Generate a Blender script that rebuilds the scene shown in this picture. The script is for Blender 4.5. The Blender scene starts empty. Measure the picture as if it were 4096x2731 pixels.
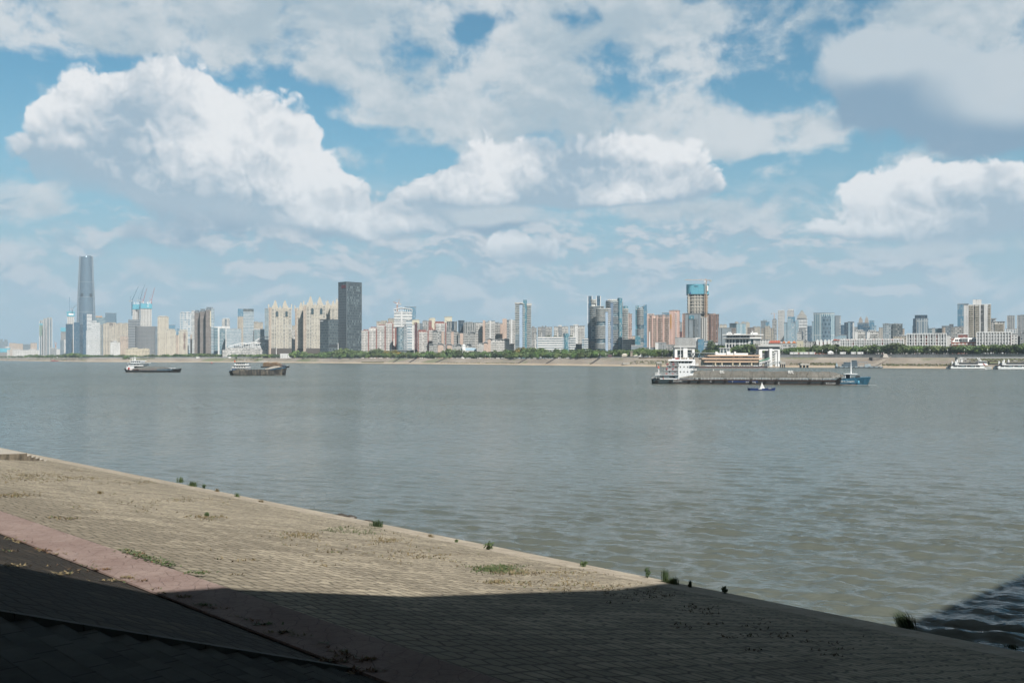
import bpy, bmesh, math, random
from mathutils import Vector, Matrix
R = math.radians
ALB = 0.65      # scales paint and cladding colours down to offset the raised exposure
scene = bpy.context.scene
COL = scene.collection

# ------------------------------------------------------------------ geometry of the view
# The camera stands on a levee 12 m above the river and looks along +Y.
CAM_H = 12.0
FOC = 4000.0            # focal length in photo pixels (photo 4096 wide)
HZ = 1427.0             # row of the horizon in the photo
def wx(px, Y): return (px - 2048.0) / FOC * Y          # metres across at distance Y
def wz(py, Y): return CAM_H + (HZ - py) / FOC * Y      # metres up at distance Y

# ------------------------------------------------------------------ node helper: sockets with operators
class S:
    def __init__(s, t, sock): s.t = t; s.s = sock
    def _m(s, op, *a, clamp=False):
        n = s.t.nodes.new('ShaderNodeMath'); n.operation = op; n.use_clamp = clamp
        for i, v in enumerate((s,) + a):
            if isinstance(v, S): s.t.links.new(v.s, n.inputs[i])
            else: n.inputs[i].default_value = v
        return S(s.t, n.outputs[0])
    def __add__(s, o): return s._m('ADD', o)
    __radd__ = __add__
    def __mul__(s, o): return s._m('MULTIPLY', o)
    __rmul__ = __mul__
    def __sub__(s, o): return s._m('SUBTRACT', o)
    def __rsub__(s, o): return (s * -1.0) + o
    def __truediv__(s, o): return s._m('DIVIDE', o)
    def fract(s): return s._m('FRACT')
    def floor(s): return s._m('FLOOR')
    def gt(s, o): return s._m('GREATER_THAN', o)
    def lt(s, o): return s._m('LESS_THAN', o)
    def pw(s, o): return s._m('POWER', o)
    def mx(s, o): return s._m('MAXIMUM', o)
    def mn(s, o): return s._m('MINIMUM', o)
    def clamp(s): return s._m('ADD', 0.0, clamp=True)
    def step(s, a, b, lo=0.0, hi=1.0):
        n = s.t.nodes.new('ShaderNodeMapRange'); n.interpolation_type = 'SMOOTHSTEP'
        s.t.links.new(s.s, n.inputs[0])
        n.inputs[1].default_value = a; n.inputs[2].default_value = b
        n.inputs[3].default_value = lo; n.inputs[4].default_value = hi
        return S(s.t, n.outputs[0])
def lk(t, v, sock):
    if isinstance(v, S): t.links.new(v.s, sock)
    elif isinstance(v, (tuple, list)) and len(v) == 3 and hasattr(sock, 'default_value') and len(sock.default_value) == 4:
        sock.default_value = (*v, 1)
    else: sock.default_value = v
def vop(t, op, a, b=None, scale=None):
    n = t.nodes.new('ShaderNodeVectorMath'); n.operation = op
    lk(t, a, n.inputs[0])
    if b is not None: lk(t, b, n.inputs[1])
    if scale is not None: lk(t, scale, n.inputs['Scale'])
    return S(t, n.outputs['Value'] if op in ('DOT_PRODUCT', 'LENGTH', 'DISTANCE') else n.outputs[0])
def xyz(t, x, y, z=0.0):
    n = t.nodes.new('ShaderNodeCombineXYZ')
    lk(t, x, n.inputs[0]); lk(t, y, n.inputs[1]); lk(t, z, n.inputs[2])
    return S(t, n.outputs[0])
def sep(t, v):
    n = t.nodes.new('ShaderNodeSeparateXYZ'); lk(t, v, n.inputs[0])
    return [S(t, o) for o in n.outputs]
def noise(t, v, scale, detail=4.0, rough=0.55, lac=2.0, dist=0.0, col=False, dim='3D'):
    n = t.nodes.new('ShaderNodeTexNoise'); n.noise_dimensions = dim
    if v is not None: lk(t, v, n.inputs['Vector'])
    n.inputs['Scale'].default_value = scale; n.inputs['Detail'].default_value = detail
    n.inputs['Roughness'].default_value = rough; n.inputs['Lacunarity'].default_value = lac
    n.inputs['Distortion'].default_value = dist
    return S(t, n.outputs['Color' if col else 0])
def voro(t, v, scale, feature='F1', detail=0.0, rough=0.5, smooth=None, out='Distance', rnd=1.0, dim='3D'):
    n = t.nodes.new('ShaderNodeTexVoronoi'); n.voronoi_dimensions = dim; n.feature = feature
    if v is not None: lk(t, v, n.inputs['Vector'])
    n.inputs['Scale'].default_value = scale
    if 'Detail' in n.inputs: n.inputs['Detail'].default_value = detail; n.inputs['Roughness'].default_value = rough
    if smooth is not None: n.inputs['Smoothness'].default_value = smooth
    n.inputs['Randomness'].default_value = rnd
    return S(t, n.outputs[out])
def mixc(t, f, a, b, mode='MIX'):
    n = t.nodes.new('ShaderNodeMix'); n.data_type = 'RGBA'; n.blend_type = mode
    lk(t, f, n.inputs[0]); lk(t, a, n.inputs[6]); lk(t, b, n.inputs[7])
    return S(t, n.outputs[2])
def wnoise(t, v):
    n = t.nodes.new('ShaderNodeTexWhiteNoise'); n.noise_dimensions = '3D'; lk(t, v, n.inputs[0])
    return S(t, n.outputs[0])
def obj_coord(t, which='Object'):
    return S(t, t.nodes.new('ShaderNodeTexCoord').outputs[which])
def bump(t, h, strength=0.5, dist=0.1, normal=None):
    n = t.nodes.new('ShaderNodeBump'); n.inputs['Strength'].default_value = strength; n.inputs['Distance'].default_value = dist
    lk(t, h, n.inputs['Height'])
    if normal is not None: lk(t, normal, n.inputs['Normal'])
    return S(t, n.outputs[0])
def srgb(r, g, b):
    f = lambda c: (c / 255 / 12.92) if c <= 10 else ((c / 255 + 0.055) / 1.055) ** 2.4
    return (f(r), f(g), f(b))
_new = {}
def new_mat(name):
    m = bpy.data.materials.new(name); m.use_nodes = True
    t = m.node_tree; b = t.nodes['Principled BSDF']
    return m, t, b

# ------------------------------------------------------------------ mesh builder (UVs in metres: u round the footprint, v up)
class MB:
    def __init__(s): s.v = []; s.f = []; s.uv = []; s.mi = []
    def face(s, pts, uv=None, mi=0):
        i = len(s.v); s.v += [tuple(p) for p in pts]; s.f.append(tuple(range(i, i + len(pts))))
        s.uv += uv if uv else [(p[0], p[1]) for p in pts]; s.mi.append(mi)
    def prism(s, fp, z0, z1, mi=0, cap=True, mcap=None, top=None, bottom=False):
        # fp: ccw footprint; top: optional footprint at z1 (taper)
        tp = top or fp; n = len(fp); u = 0.0
        for i in range(n):
            a, b = fp[i], fp[(i + 1) % n]; c, d = tp[(i + 1) % n], tp[i]
            l = math.hypot(b[0] - a[0], b[1] - a[1])
            s.face([(a[0], a[1], z0), (b[0], b[1], z0), (c[0], c[1], z1), (d[0], d[1], z1)],
                   [(u, 0), (u + l, 0), (u + l, z1 - z0), (u, z1 - z0)], mi)
            u += l
        if cap: s.face([(p[0], p[1], z1) for p in tp], None, mi if mcap is None else mcap)
        if bottom: s.face([(p[0], p[1], z0) for p in reversed(fp)], None, mi if mcap is None else mcap)
    def box(s, x0, x1, y0, y1, z0, z1, mi=0):
        s.prism([(x0, y0), (x1, y0), (x1, y1), (x0, y1)], z0, z1, mi, True, None, None, True)
    def bar(s, p, q, w, h=None, mi=0):
        # square bar between two points
        p, q = Vector(p), Vector(q); d = q - p
        if d.length < 1e-6: return
        d.normalize(); up = Vector((0, 0, 1)) if abs(d.z) < 0.95 else Vector((0, 1, 0))
        a = d.cross(up).normalized() * w / 2; b = a.cross(d).normalized() * (h or w) / 2
        A = [p - a - b, p + a - b, p + a + b, p - a + b]; B = [x + (q - p) for x in A]
        for i in range(4): s.face([A[i], A[(i + 1) % 4], B[(i + 1) % 4], B[i]], None, mi)
        s.face(A[::-1], None, mi); s.face(B, None, mi)
    def tube(s, p, q, r, r2=None, n=8, mi=0, cap=True):
        p, q = Vector(p), Vector(q); d = (q - p)
        if d.length < 1e-6: return
        L = d.length; d.normalize(); up = Vector((0, 0, 1)) if abs(d.z) < 0.95 else Vector((1, 0, 0))
        a = d.cross(up).normalized(); b = d.cross(a); r2 = r if r2 is None else r2
        A = [p + (a * math.cos(k * 2 * math.pi / n) - b * math.sin(k * 2 * math.pi / n)) * r for k in range(n)]
        B = [q + (a * math.cos(k * 2 * math.pi / n) - b * math.sin(k * 2 * math.pi / n)) * r2 for k in range(n)]
        for i in range(n):
            j = (i + 1) % n; u0, u1 = i * 6.28 * r / n, (i + 1) * 6.28 * r / n
            s.face([A[j], A[i], B[i], B[j]], [(u1, 0), (u0, 0), (u0, L), (u1, L)], mi)
        if cap: s.face(A, None, mi); s.face(B[::-1], None, mi)
    def loft(s, rings, mi=0, close=True, caps=True):
        n = len(rings[0]); m = n if close else n - 1
        v = 0.0
        for k in range(len(rings) - 1):
            a, b = rings[k], rings[k + 1]; u = 0.0
            dv = (Vector(b[0]) - Vector(a[0])).length
            for i in range(m):
                j = (i + 1) % n; l = (Vector(a[j]) - Vector(a[i])).length
                s.face([a[i], a[j], b[j], b[i]], [(u, v), (u + l, v), (u + l, v + dv), (u, v + dv)], mi); u += l
            v += dv
        if caps and close:
            s.face(list(reversed(rings[0])), None, mi); s.face(rings[-1], None, mi)
    def build(s, name, mats, parent=None, loc=None, smooth=False, mat4=None):
        me = bpy.data.meshes.new(name)
        vs = [mat4 @ Vector(p) for p in s.v] if mat4 else s.v
        me.from_pydata([tuple(p) for p in vs], [], s.f)
        if not isinstance(mats, (list, tuple)): mats = [mats]
        for m in mats: me.materials.append(m)
        ul = me.uv_layers.new(name='UVMap')
        flat = [c for q in s.uv for c in q]
        if len(flat) == 2 * len(me.loops): ul.data.foreach_set('uv', flat)
        me.polygons.foreach_set('material_index', s.mi)
        if smooth:
            me.polygons.foreach_set('use_smooth', [True] * len(me.polygons))
            bm = bmesh.new(); bm.from_mesh(me); bmesh.ops.remove_doubles(bm, verts=bm.verts, dist=1e-4); bm.to_mesh(me); bm.free()
        me.update()
        o = bpy.data.objects.new(name, me); COL.objects.link(o)
        if parent is not None: o.parent = parent
        if loc is not None: o.location = loc
        return o
def tag(o, label=None, cat=None, group=None, kind=None):
    if label: o['label'] = label
    if cat: o['category'] = cat
    if group: o['group'] = group
    if kind: o['kind'] = kind
    return o
def thing(name, label, cat, loc=(0, 0, 0), rz=0.0, group=None):
    o = bpy.data.objects.new(name, None); COL.objects.link(o); o.empty_display_size = 0.5
    o.location = loc; o.rotation_euler = (0, 0, rz)
    return tag(o, label, cat, group)
def copy_thing(root, loc, rz=0.0, scale=None, label=None):
    r = root.copy(); COL.objects.link(r); r.location = loc; r.rotation_euler = (0, 0, rz)
    if scale: r.scale = scale
    if label: r['label'] = label
    for ch in root.children:
        c = ch.copy(); COL.objects.link(c); c.parent = r
        for g in ch.children:
            e = g.copy(); COL.objects.link(e); e.parent = c
    return r
def arc(cx, cy, rx, ry, a0, a1, n):
    return [(cx + rx * math.cos(R(a0 + (a1 - a0) * i / n)), cy + ry * math.sin(R(a0 + (a1 - a0) * i / n))) for i in range(n + 1)]
def rrect(x0, x1, y0, y1, r, n=5):
    return arc(x0 + r, y0 + r, r, r, 180, 270, n) + arc(x1 - r, y0 + r, r, r, 270, 360, n) + arc(x1 - r, y1 - r, r, r, 0, 90, n) + arc(x0 + r, y1 - r, r, r, 90, 180, n)
def plain(name, col, rough=0.7, metal=0.0, var=0.12, vscale=0.6, spec=0.4):
    if name in _new: return _new[name]
    m, t, b = new_mat(name)
    c = obj_coord(t)
    n = noise(t, c, vscale, 5, 0.6)
    k = n.step(0.25, 0.75, (1 - var) * ALB, (1 + var) * ALB)
    cc = vop(t, 'SCALE', xyz(t, *col), scale=k)
    lk(t, cc, b.inputs['Base Color']); b.inputs['Roughness'].default_value = rough; b.inputs['Metallic'].default_value = metal
    b.inputs['Specular IOR Level'].default_value = spec
    _new[name] = m
    return m
# ------------------------------------------------------------------ sun direction (high, behind the viewer and to the right)
SUN_EL = R(47); SUN_L = Vector((-0.5, 0.866, 0)).normalized()     # the way the light travels over the ground
SUN_AZ_VEC = -SUN_L
# ------------------------------------------------------------------ world: Nishita sky and procedural clouds set by direction
def sky_uv(px, py):
    a = math.atan((px - 2048) / FOC); e = math.atan((HZ - py) / FOC * math.cos(a))
    return a * 4, e * 4
CUM = [ # px, py, rx, ry, weight : heaped clouds
 (590,435,270,185,1.1),(390,440,205,150,1),(215,515,125,120,1),(830,500,250,190,1.1),(985,600,220,190,1.1),(1150,710,200,160,1),
 (1310,790,170,120,.9),(440,650,290,120,1),(760,680,300,150,1),(640,730,380,110,.9),(1010,790,260,110,.9),(2020,775,300,70,1),
 (1240,880,170,55,.9),(1020,700,260,140,1),(1540,925,280,75,1.1),(1720,890,110,50,.8),
 (1740,770,150,75,.9),(1950,680,180,120,1.1),(2120,690,220,130,1.1),(2500,595,210,95,1.2),(2340,750,350,75,1),(2690,650,180,70,1),(2620,775,180,45,.8),
 (3470,775,120,90,1),(3690,735,140,95,1.1),(3840,810,240,125,1.1),(4060,790,140,100,1),(4300,780,240,140,1),(3480,905,240,60,1),(3820,925,330,80,1),
 (2110,1000,190,75,1.3),(2330,800,330,60,1),(1830,800,220,60,.9),(2450,795,320,50,.9),(2820,720,180,55,.8),
 (-120,740,120,70,.6)]
SHEET = [
 (-100,40,500,130,1.),(500,30,500,120,1.),(1000,90,500,140,1.),(1500,90,500,150,1.),(900,230,90,80,.6),(1380,260,200,110,.8),(1620,340,300,140,1),(1950,330,400,170,1),
 (2150,100,400,180,1.1),(2450,150,300,220,1.1),(2300,430,330,120,1.),(1430,455,150,38,.8),(1590,465,60,28,.7),(1800,490,130,45,.7),(2650,160,230,150,.8),(2890,60,180,60,.6),
 (2780,290,160,40,.7),(2600,480,280,80,.9),(2900,520,320,90,.9),(3050,560,260,55,.7),(3260,510,210,60,.85),(3090,690,80,42,.7),(2000,590,320,60,.7),
 (3500,70,450,90,.7),(3950,40,300,90,.7),(3980,190,120,90,.6),(4100,270,150,120,.7),
 (3720,630,130,50,.7),(1450,640,110,40,.5),
 (3280,820,300,80,.55),(2550,840,300,70,.55),(2900,850,300,70,.55),(480,190,120,30,.4),(150,740,130,60,.6),(90,850,140,45,.8),(350,1010,250,60,.5),(700,1080,300,50,.5)]
HOLES = [(1866,138,60,44,.62),(1925,100,56,34,.55),(2290,60,120,45,.8),(1650,215,150,65,.6),(2520,340,170,70,.6),(1200,400,200,60,.3)]
GREY = [ # heavy shaded clouds and flat bases
 (3450,320,240,140,1),(3700,330,300,180,1),(3950,430,300,160,1),(4250,470,300,170,1),(3540,220,220,90,.8),
 (620,760,600,130,.7),(1150,880,480,110,.7),(500,930,450,70,.45),(2050,850,450,60,.9),(1900,900,300,60,.6),(3700,1000,550,50,.8)]
def fld(t, pt, blobs):
    tot = 0.0
    for (px, py, rx, ry, wt) in blobs:
        cu, cv = sky_uv(px, py); k = math.cos((px - 2048) / FOC)
        sx, sy = 1000 / (rx * k) * 1.2011, 1000 / ry * 1.2011
        n = t.nodes.new('ShaderNodeVectorMath'); n.operation = 'MULTIPLY_ADD'
        lk(t, pt, n.inputs[0]); n.inputs[1].default_value = (sx, sy, 0); n.inputs[2].default_value = (-cu * sx, -cv * sy, 0)
        q = S(t, n.outputs[0]); g = vop(t, 'DOT_PRODUCT', q, q)
        p = t.nodes.new('ShaderNodeMath'); p.operation = 'POWER'; p.inputs[0].default_value = 0.5; lk(t, g, p.inputs[1])
        tot = S(t, p.outputs[0])._m('MULTIPLY_ADD', wt, tot)
    return tot
def build_world():
    w = bpy.data.worlds.new("World"); scene.world = w; w.use_nodes = True
    t = w.node_tree; t.nodes.clear()
    out = t.nodes.new('ShaderNodeOutputWorld'); bg = t.nodes.new('ShaderNodeBackground')
    t.links.new(bg.outputs[0], out.inputs[0])
    sky = t.nodes.new('ShaderNodeTexSky'); sky.sky_type = 'NISHITA'; sky.sun_disc = False
    sky.sun_elevation = SUN_EL
    sky.sun_rotation = math.atan2(SUN_AZ_VEC.x, SUN_AZ_VEC.y)
    sky.air_density = 1.0; sky.dust_density = 1.0; sky.ozone_density = 1.0
    d = obj_coord(t, 'Generated')
    x, y, z = sep(t, d)
    az = x._m('ARCTAN2', y); el = z._m('ARCSINE')
    u = az * 4.0; v = el * 4.0
    P = xyz(t, u, v)
    ns = lambda pt, sc, det, rough, col=False: noise(t, pt, sc, det, rough, col=col, dim='2D')
    half = (0.5, 0.5, 0.5)
    wv = ns(P, 2.6, 4, 0.55, True)
    P1 = vop(t, 'ADD', P, vop(t, 'MULTIPLY', vop(t, 'SUBTRACT', wv, half), (0.13, 0.085, 0)))
    # cauliflower relief: rounded cells at two sizes over soft noise
    wv2 = ns(P, 11, 2, 0.5, True)
    PB = vop(t, 'ADD', P1, vop(t, 'MULTIPLY', vop(t, 'SUBTRACT', wv2, half), (0.06, 0.06, 0)))
    def billow(pt):
        a = voro(t, pt, 5.5, 'F1', detail=3.4, rough=0.58, dim='2D')
        return ns(pt, 3.2, 7, 0.58) * 0.7 - a * 0.62 - 0.1
    f0 = fld(t, P1, CUM); f1 = fld(t, vop(t, 'ADD', P1, (0.01, 0.05, 0)), CUM)
    b0 = billow(PB); b1 = billow(vop(t, 'ADD', PB, (0.014, 0.030, 0)))
    h0 = f0.mn(1.5) + b0 * 0.92 - 0.30
    # ---- clear air
    tint = vop(t, 'MULTIPLY', S(t, sky.outputs[0]), tuple(a * SKY_STR for a in SKY_TINT))
    c = mixc(t, v.step(0.0, 1.15, 0.92, 0.0), tint, srgb(152, 180, 198))
    # ---- low far bands of small puffs
    PL = xyz(t, u, v * 2.3 + ns(P, 3.0, 3, 0.5) * 0.3)
    nl = ns(PL, 4.6, 8, 0.60); nlu = ns(vop(t, 'ADD', PL, (0.015, 0.10, 0)), 4.6, 8, 0.60)
    low = (nl + ns(P, 1.5, 2, 0.5) * 0.35).step(0.56, 0.77) * v.step(0.05, 0.22) * v.step(0.74, 0.45) * 0.9
    lowc = mixc(t, (nl - nlu).step(-0.10, 0.12), srgb(152, 178, 196), srgb(214, 215, 219))
    c = mixc(t, low, c, lowc)
    # ---- broken sheet
    fs = fld(t, P1, SHEET).mn(1.0) - fld(t, P1, HOLES)
    PS = vop(t, 'MULTIPLY', P1, (1, 1.35, 1))
    n3 = ns(PS, 4.2, 9, 0.60); n3u = ns(vop(t, 'ADD', PS, (0.012, 0.05, 0)), 4.2, 9, 0.60)
    nb = ns(P1, 1.9, 3, 0.5)
    hs = fs + (n3 - 0.5) * 2.3
    sc = mixc(t, ((n3 - n3u) * 2.0 + (nb - 0.5) * 2.2).step(-0.6, 0.6), srgb(173, 190, 201), srgb(212, 218, 222))
    c = mixc(t, hs.step(0.22, 0.98) * 0.94, c, sc)
    # ---- heavy grey clouds, darker below
    n1 = ns(P1, 2.8, 6, 0.52)
    fg = fld(t, P1, GREY); fgu = fld(t, vop(t, 'ADD', P1, (0, 0.06, 0)), GREY)
    hg = fg.mn(1.3) + (n1 - 0.5) * 1.5 + b0 * 0.55
    gc = mixc(t, ((fg - fgu) * 1.3 + (nb - 0.5) * 0.8).step(-0.45, 0.42), srgb(132, 161, 184), srgb(194, 205, 213))
    c = mixc(t, hg.step(0.16, 0.66) * 0.95, c, gc)
    # ---- heaped clouds: cauliflower edges, bright tops and shaded undersides
    rel = (f0 - f1) / (f0 + 0.05)            # + towards the tops, - towards the bases
    m = h0.step(-0.06, 0.22) * rel.step(-1.05, -0.12, 0.0, 1.0) * f0.step(0.06, 0.22)
    sh = rel * 1.0 + (b0 - b1) * 0.95 + (n1 - 0.5) * 1.1 + (nb - 0.5) * 1.9
    cc = mixc(t, sh.step(-0.45, 0.20), srgb(158, 181, 198), srgb(206, 214, 221))
    cc = mixc(t, sh.step(0.04, 0.58), cc, srgb(235, 237, 239))
    c = mixc(t, m, c, cc)
    c = mixc(t, v.step(1.5, 2.3), c, mixc(t, n1.step(.3, .7), srgb(66, 73, 78), srgb(108, 115, 120)))     # dark cloud deck added out of frame, to dim and grey the bank's shade
    c = mixc(t, v.step(0.02, 0.80, 0.66, 0.0), c, srgb(158, 184, 200))      # thick air low down
    c = mixc(t, v.lt(0.0), c, srgb(140, 160, 170))
    lk(t, c, bg.inputs[0]); bg.inputs[1].default_value = 2.0 ** -EXPO
    w.cycles.sampling_method = 'NONE'
EXPO = 0.75; SKY_STR = 0.10; SKY_TINT = (0.56, 1.03, 1.05)
build_world()
# ------------------------------------------------------------------ near bank: p runs down towards the river, t along the bank
NX, NY = 0.719, 0.695
def bank(p, t, z): return (NX * p - NY * t, NY * p + NX * t, z)
P_EDGE = 41.2
def z_low(p): return 6.0 - (p - 12.7) * (5.45 / (P_EDGE - 12.7))
def z_up(p): return 6.0 + 0.35 * (11.1 - p)
T0, T1 = -70.0, 420.0
def strip(name, pz, mat, t0=T0, t1=T1, dt=7.0, jit=0.0, kind='structure', thick=True):
    # a sheet following the profile pz = [(p, z), ...] along the bank
    b = MB(); n = int((t1 - t0) / dt)
    for i in range(n):
        a, c = t0 + (t1 - t0) * i / n, t0 + (t1 - t0) * (i + 1) / n
        for (p0, z0), (p1, z1) in zip(pz[:-1], pz[1:]):
            b.face([bank(p0, a, z0), bank(p1, a, z1), bank(p1, c, z1), bank(p0, c, z0)])
    o = b.build(name, mat); bpy_fix(o)
    return tag(o, kind=kind)
def bpy_fix(o):
    bm = bmesh.new(); bm.from_mesh(o.data); bmesh.ops.remove_doubles(bm, verts=bm.verts, dist=1e-3)
    bmesh.ops.recalc_face_normals(bm, faces=bm.faces)
    up = sum(f.normal.z for f in bm.faces)
    if up < 0: bmesh.ops.reverse_faces(bm, faces=bm.faces)
    bm.to_mesh(o.data); bm.free()
def bank_uv(t):
    # bank coordinates (p, t) from the position
    c = obj_coord(t, 'Object')
    p = vop(t, 'DOT_PRODUCT', c, (NX, NY, 0)); q = vop(t, 'DOT_PRODUCT', c, (-NY, NX, 0))
    return c, p, q
def slab_mat(name, colA, colB, joint, pw, tw, jw, dirt, rnd=0.45):
    m, t, b = new_mat(name)
    c, p, q = bank_uv(t)
    w = noise(t, c, 0.8, 3, 0.5, col=True)
    pq = vop(t, 'ADD', xyz(t, p / pw, q / tw), vop(t, 'SCALE', vop(t, 'SUBTRACT', w, (.5, .5, .5)), scale=0.5))
    ed = voro(t, pq, 1.0, 'DISTANCE_TO_EDGE', dim='2D', rnd=rnd)
    jm = (ed - (noise(t, c, 9.0, 3, 0.6) - .5) * 0.08).step(jw * 0.3, jw * 2.2)             # 0 in the joint
    cellc = voro(t, pq, 1.0, 'F1', dim='2D', out='Color', rnd=rnd)
    cell = sep(t, cellc)[0]
    big = noise(t, c, 0.11, 5, 0.6); mid = noise(t, c, 0.9, 6, 0.65); fine = noise(t, c, 14, 4, 0.7)
    stk = noise(t, xyz(t, p * 0.13, q * 0.62), 1.0, 3, 0.55)
    bandn = noise(t, xyz(t, p * 0.75, q * 0.06), 1.0, 4, 0.6)
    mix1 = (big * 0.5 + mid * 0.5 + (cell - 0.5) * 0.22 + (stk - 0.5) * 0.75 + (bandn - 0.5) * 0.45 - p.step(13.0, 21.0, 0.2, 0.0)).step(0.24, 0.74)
    pan = ((q / 1.55 + (noise(t, c, 0.35, 3) - .5) * 0.5).fract() - .5)._m('ABSOLUTE').step(0.30, 0.5) * noise(t, c, 0.55, 4, .65).step(.38, .66)
    col = mixc(t, (mix1 - pan * 0.55).clamp(), colB, colA)
    col = mixc(t, (fine.step(0.35, 0.7)) * 0.25, col, tuple(x * 0.5 for x in colB))
    col = mixc(t, (1.0 - jm) * dirt, col, joint)
    lk(t, col, b.inputs['Base Color']); b.inputs['Roughness'].default_value = 0.92; b.inputs['Specular IOR Level'].default_value = 0.25
    h = jm * 0.7 + mid * 0.5 + fine * 0.22
    lk(t, bump(t, h, 0.7, 0.05), b.inputs['Normal'])
    return m
M_lower = slab_mat('slab_paving', (0.330, 0.290, 0.220), (0.175, 0.152, 0.115), (0.045, 0.039, 0.030), 0.42, 0.62, 0.062, 0.74)
M_coping = slab_mat('coping_stone', (0.345, 0.305, 0.245), (0.24, 0.21, 0.168), (0.17, 0.145, 0.11), 0.8, 1.3, 0.03, 0.5)
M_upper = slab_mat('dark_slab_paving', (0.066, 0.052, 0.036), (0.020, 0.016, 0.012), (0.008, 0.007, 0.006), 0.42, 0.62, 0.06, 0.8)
def path_mat():
    m, t, b = new_mat('pink_flagstone')
    c = obj_coord(t)
    wv = noise(t, c, 1.5, 2, 0.5, col=True)
    cc = vop(t, 'ADD', c, vop(t, 'SCALE', vop(t, 'SUBTRACT', wv, (0.5,) * 3), scale=0.25))
    e = voro(t, cc, 2.3, 'DISTANCE_TO_EDGE', dim='2D', rnd=0.85)
    cell = voro(t, cc, 2.3, 'F1', dim='2D', out='Color', rnd=0.85)
    jm = e.step(0.004, 0.035)
    mid = noise(t, c, 0.7, 6, 0.65); fine = noise(t, c, 12, 4, 0.65)
    col = mixc(t, (mid + (fine - 0.5) * 0.5).step(0.3, 0.7), (0.158, 0.113, 0.100), (0.218, 0.168, 0.150))
    col = mixc(t, (sep(t, cell)[0]) * .3, col, (0.16, 0.115, 0.105))
    col = mixc(t, (1.0 - jm) * 0.5, col, (0.07, 0.05, 0.045))
    lk(t, col, b.inputs['Base Color']); b.inputs['Roughness'].default_value = 0.9; b.inputs['Specular IOR Level'].default_value = 0.25
    lk(t, bump(t, jm * 0.8 + mid * 0.4 + fine * 0.15, 0.6, 0.03), b.inputs['Normal'])
    return m
M_path = path_mat()
M_step = None
def step_mat():
    m, t, b = new_mat('step_stone')
    c, p, q = bank_uv(t)
    row = (p / 0.49).floor()
    jn = ((q / 1.25 + row * 0.37).fract() - 0.5)._m('ABSOLUTE')
    jm = jn.step(0.487, 0.480)
    mid = noise(t, c, 1.1, 6, 0.6); fine = noise(t, c, 16, 4, 0.65)
    cell = wnoise(t, xyz(t, (q / 1.25 + row * 0.37 + 0.5).floor(), row))
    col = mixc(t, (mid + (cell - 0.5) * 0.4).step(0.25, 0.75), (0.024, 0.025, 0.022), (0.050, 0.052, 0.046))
    col = mixc(t, 1.0 - jm, col, (0.008, 0.008, 0.008))
    lk(t, col, b.inputs['Base Color']); b.inputs['Roughness'].default_value = 0.9; b.inputs['Specular IOR Level'].default_value = 0.25
    lk(t, bump(t, jm * 0.6 + mid * 0.3 + fine * 0.2, 0.5, 0.03), b.inputs['Normal'])
    return m
M_step = step_mat()
M_conc = plain('pale_concrete', (0.46, 0.42, 0.36), 0.9, var=0.25, vscale=0.4)
M_conc_d = plain('stained_concrete', (0.27, 0.22, 0.16), 0.95, var=0.6, vscale=0.9)
T_ST = 15.9     # the flight of steps lies on the near side of this line
strip('near_revetment', [(12.7, 5.995), (38.0, z_low(38.0))], M_lower)
strip('near_coping', [(38.0, z_low(38.0) + 0.004), (P_EDGE, 0.57), (P_EDGE + 0.05, 0.50), (P_EDGE + 0.05, -2.5)], M_coping)
strip('pink_path', [(11.1, 6.0), (11.12, 6.04), (12.68, 6.04), (12.7, 5.99)], M_path)
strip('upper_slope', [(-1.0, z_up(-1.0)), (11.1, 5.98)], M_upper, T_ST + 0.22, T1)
strip('levee_top', [(-120.0, 10.25), (-1.0, 10.23)], M_conc)
# the flight of steps
st = thing('stone_steps', 'dark stone steps running down the shaded near bank to the pink path', 'steps', (0, 0, 0))
b = MB()
p = 11.1; z = 6.0 - 0.1715
while p > -0.9:
    z += 0.1715
    b.face([bank(p, T0, z - 0.1715), bank(p, T_ST, z - 0.1715), bank(p, T_ST, z), bank(p, T0, z)])
    b.face([bank(p, T0, z), bank(p, T_ST, z), bank(p - 0.49, T_ST, z), bank(p - 0.49, T0, z)])
    b.face([bank(p + 0.02, T0, z), bank(p + 0.02, T_ST, z), bank(p + 0.02, T_ST, z - 0.045), bank(p + 0.02, T0, z - 0.045)])
    b.face([bank(p, T0, z + 0.002), bank(p, T_ST, z + 0.002), bank(p + 0.02, T_ST, z + 0.002), bank(p + 0.02, T0, z + 0.002)])
    b.face([bank(p, T_ST, 4.0), bank(p - 0.49, T_ST, 4.0), bank(p - 0.49, T_ST, z), bank(p, T_ST, z)])
    p -= 0.49
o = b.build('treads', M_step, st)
b = MB()
for i in range(12):
    p0, p1 = 11.15 - i * 1.02, 11.15 - (i + 1) * 1.02 + 0.015
    q = [(p0, T_ST), (p1, T_ST), (p1, T_ST + 0.24), (p0, T_ST + 0.24)]
    lo = [bank(a, c, z_up(a) - 0.35) for a, c in q]; hi = [bank(a, c, z_up(a) + 0.05) for a, c in q]
    for k in range(4): b.face([lo[k], lo[(k + 1) % 4], hi[(k + 1) % 4], hi[k]])
    b.face(hi)
b.build('side_kerb', plain('kerb_stone', (0.055, 0.057, 0.051), 0.9, var=0.3), st)
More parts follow.
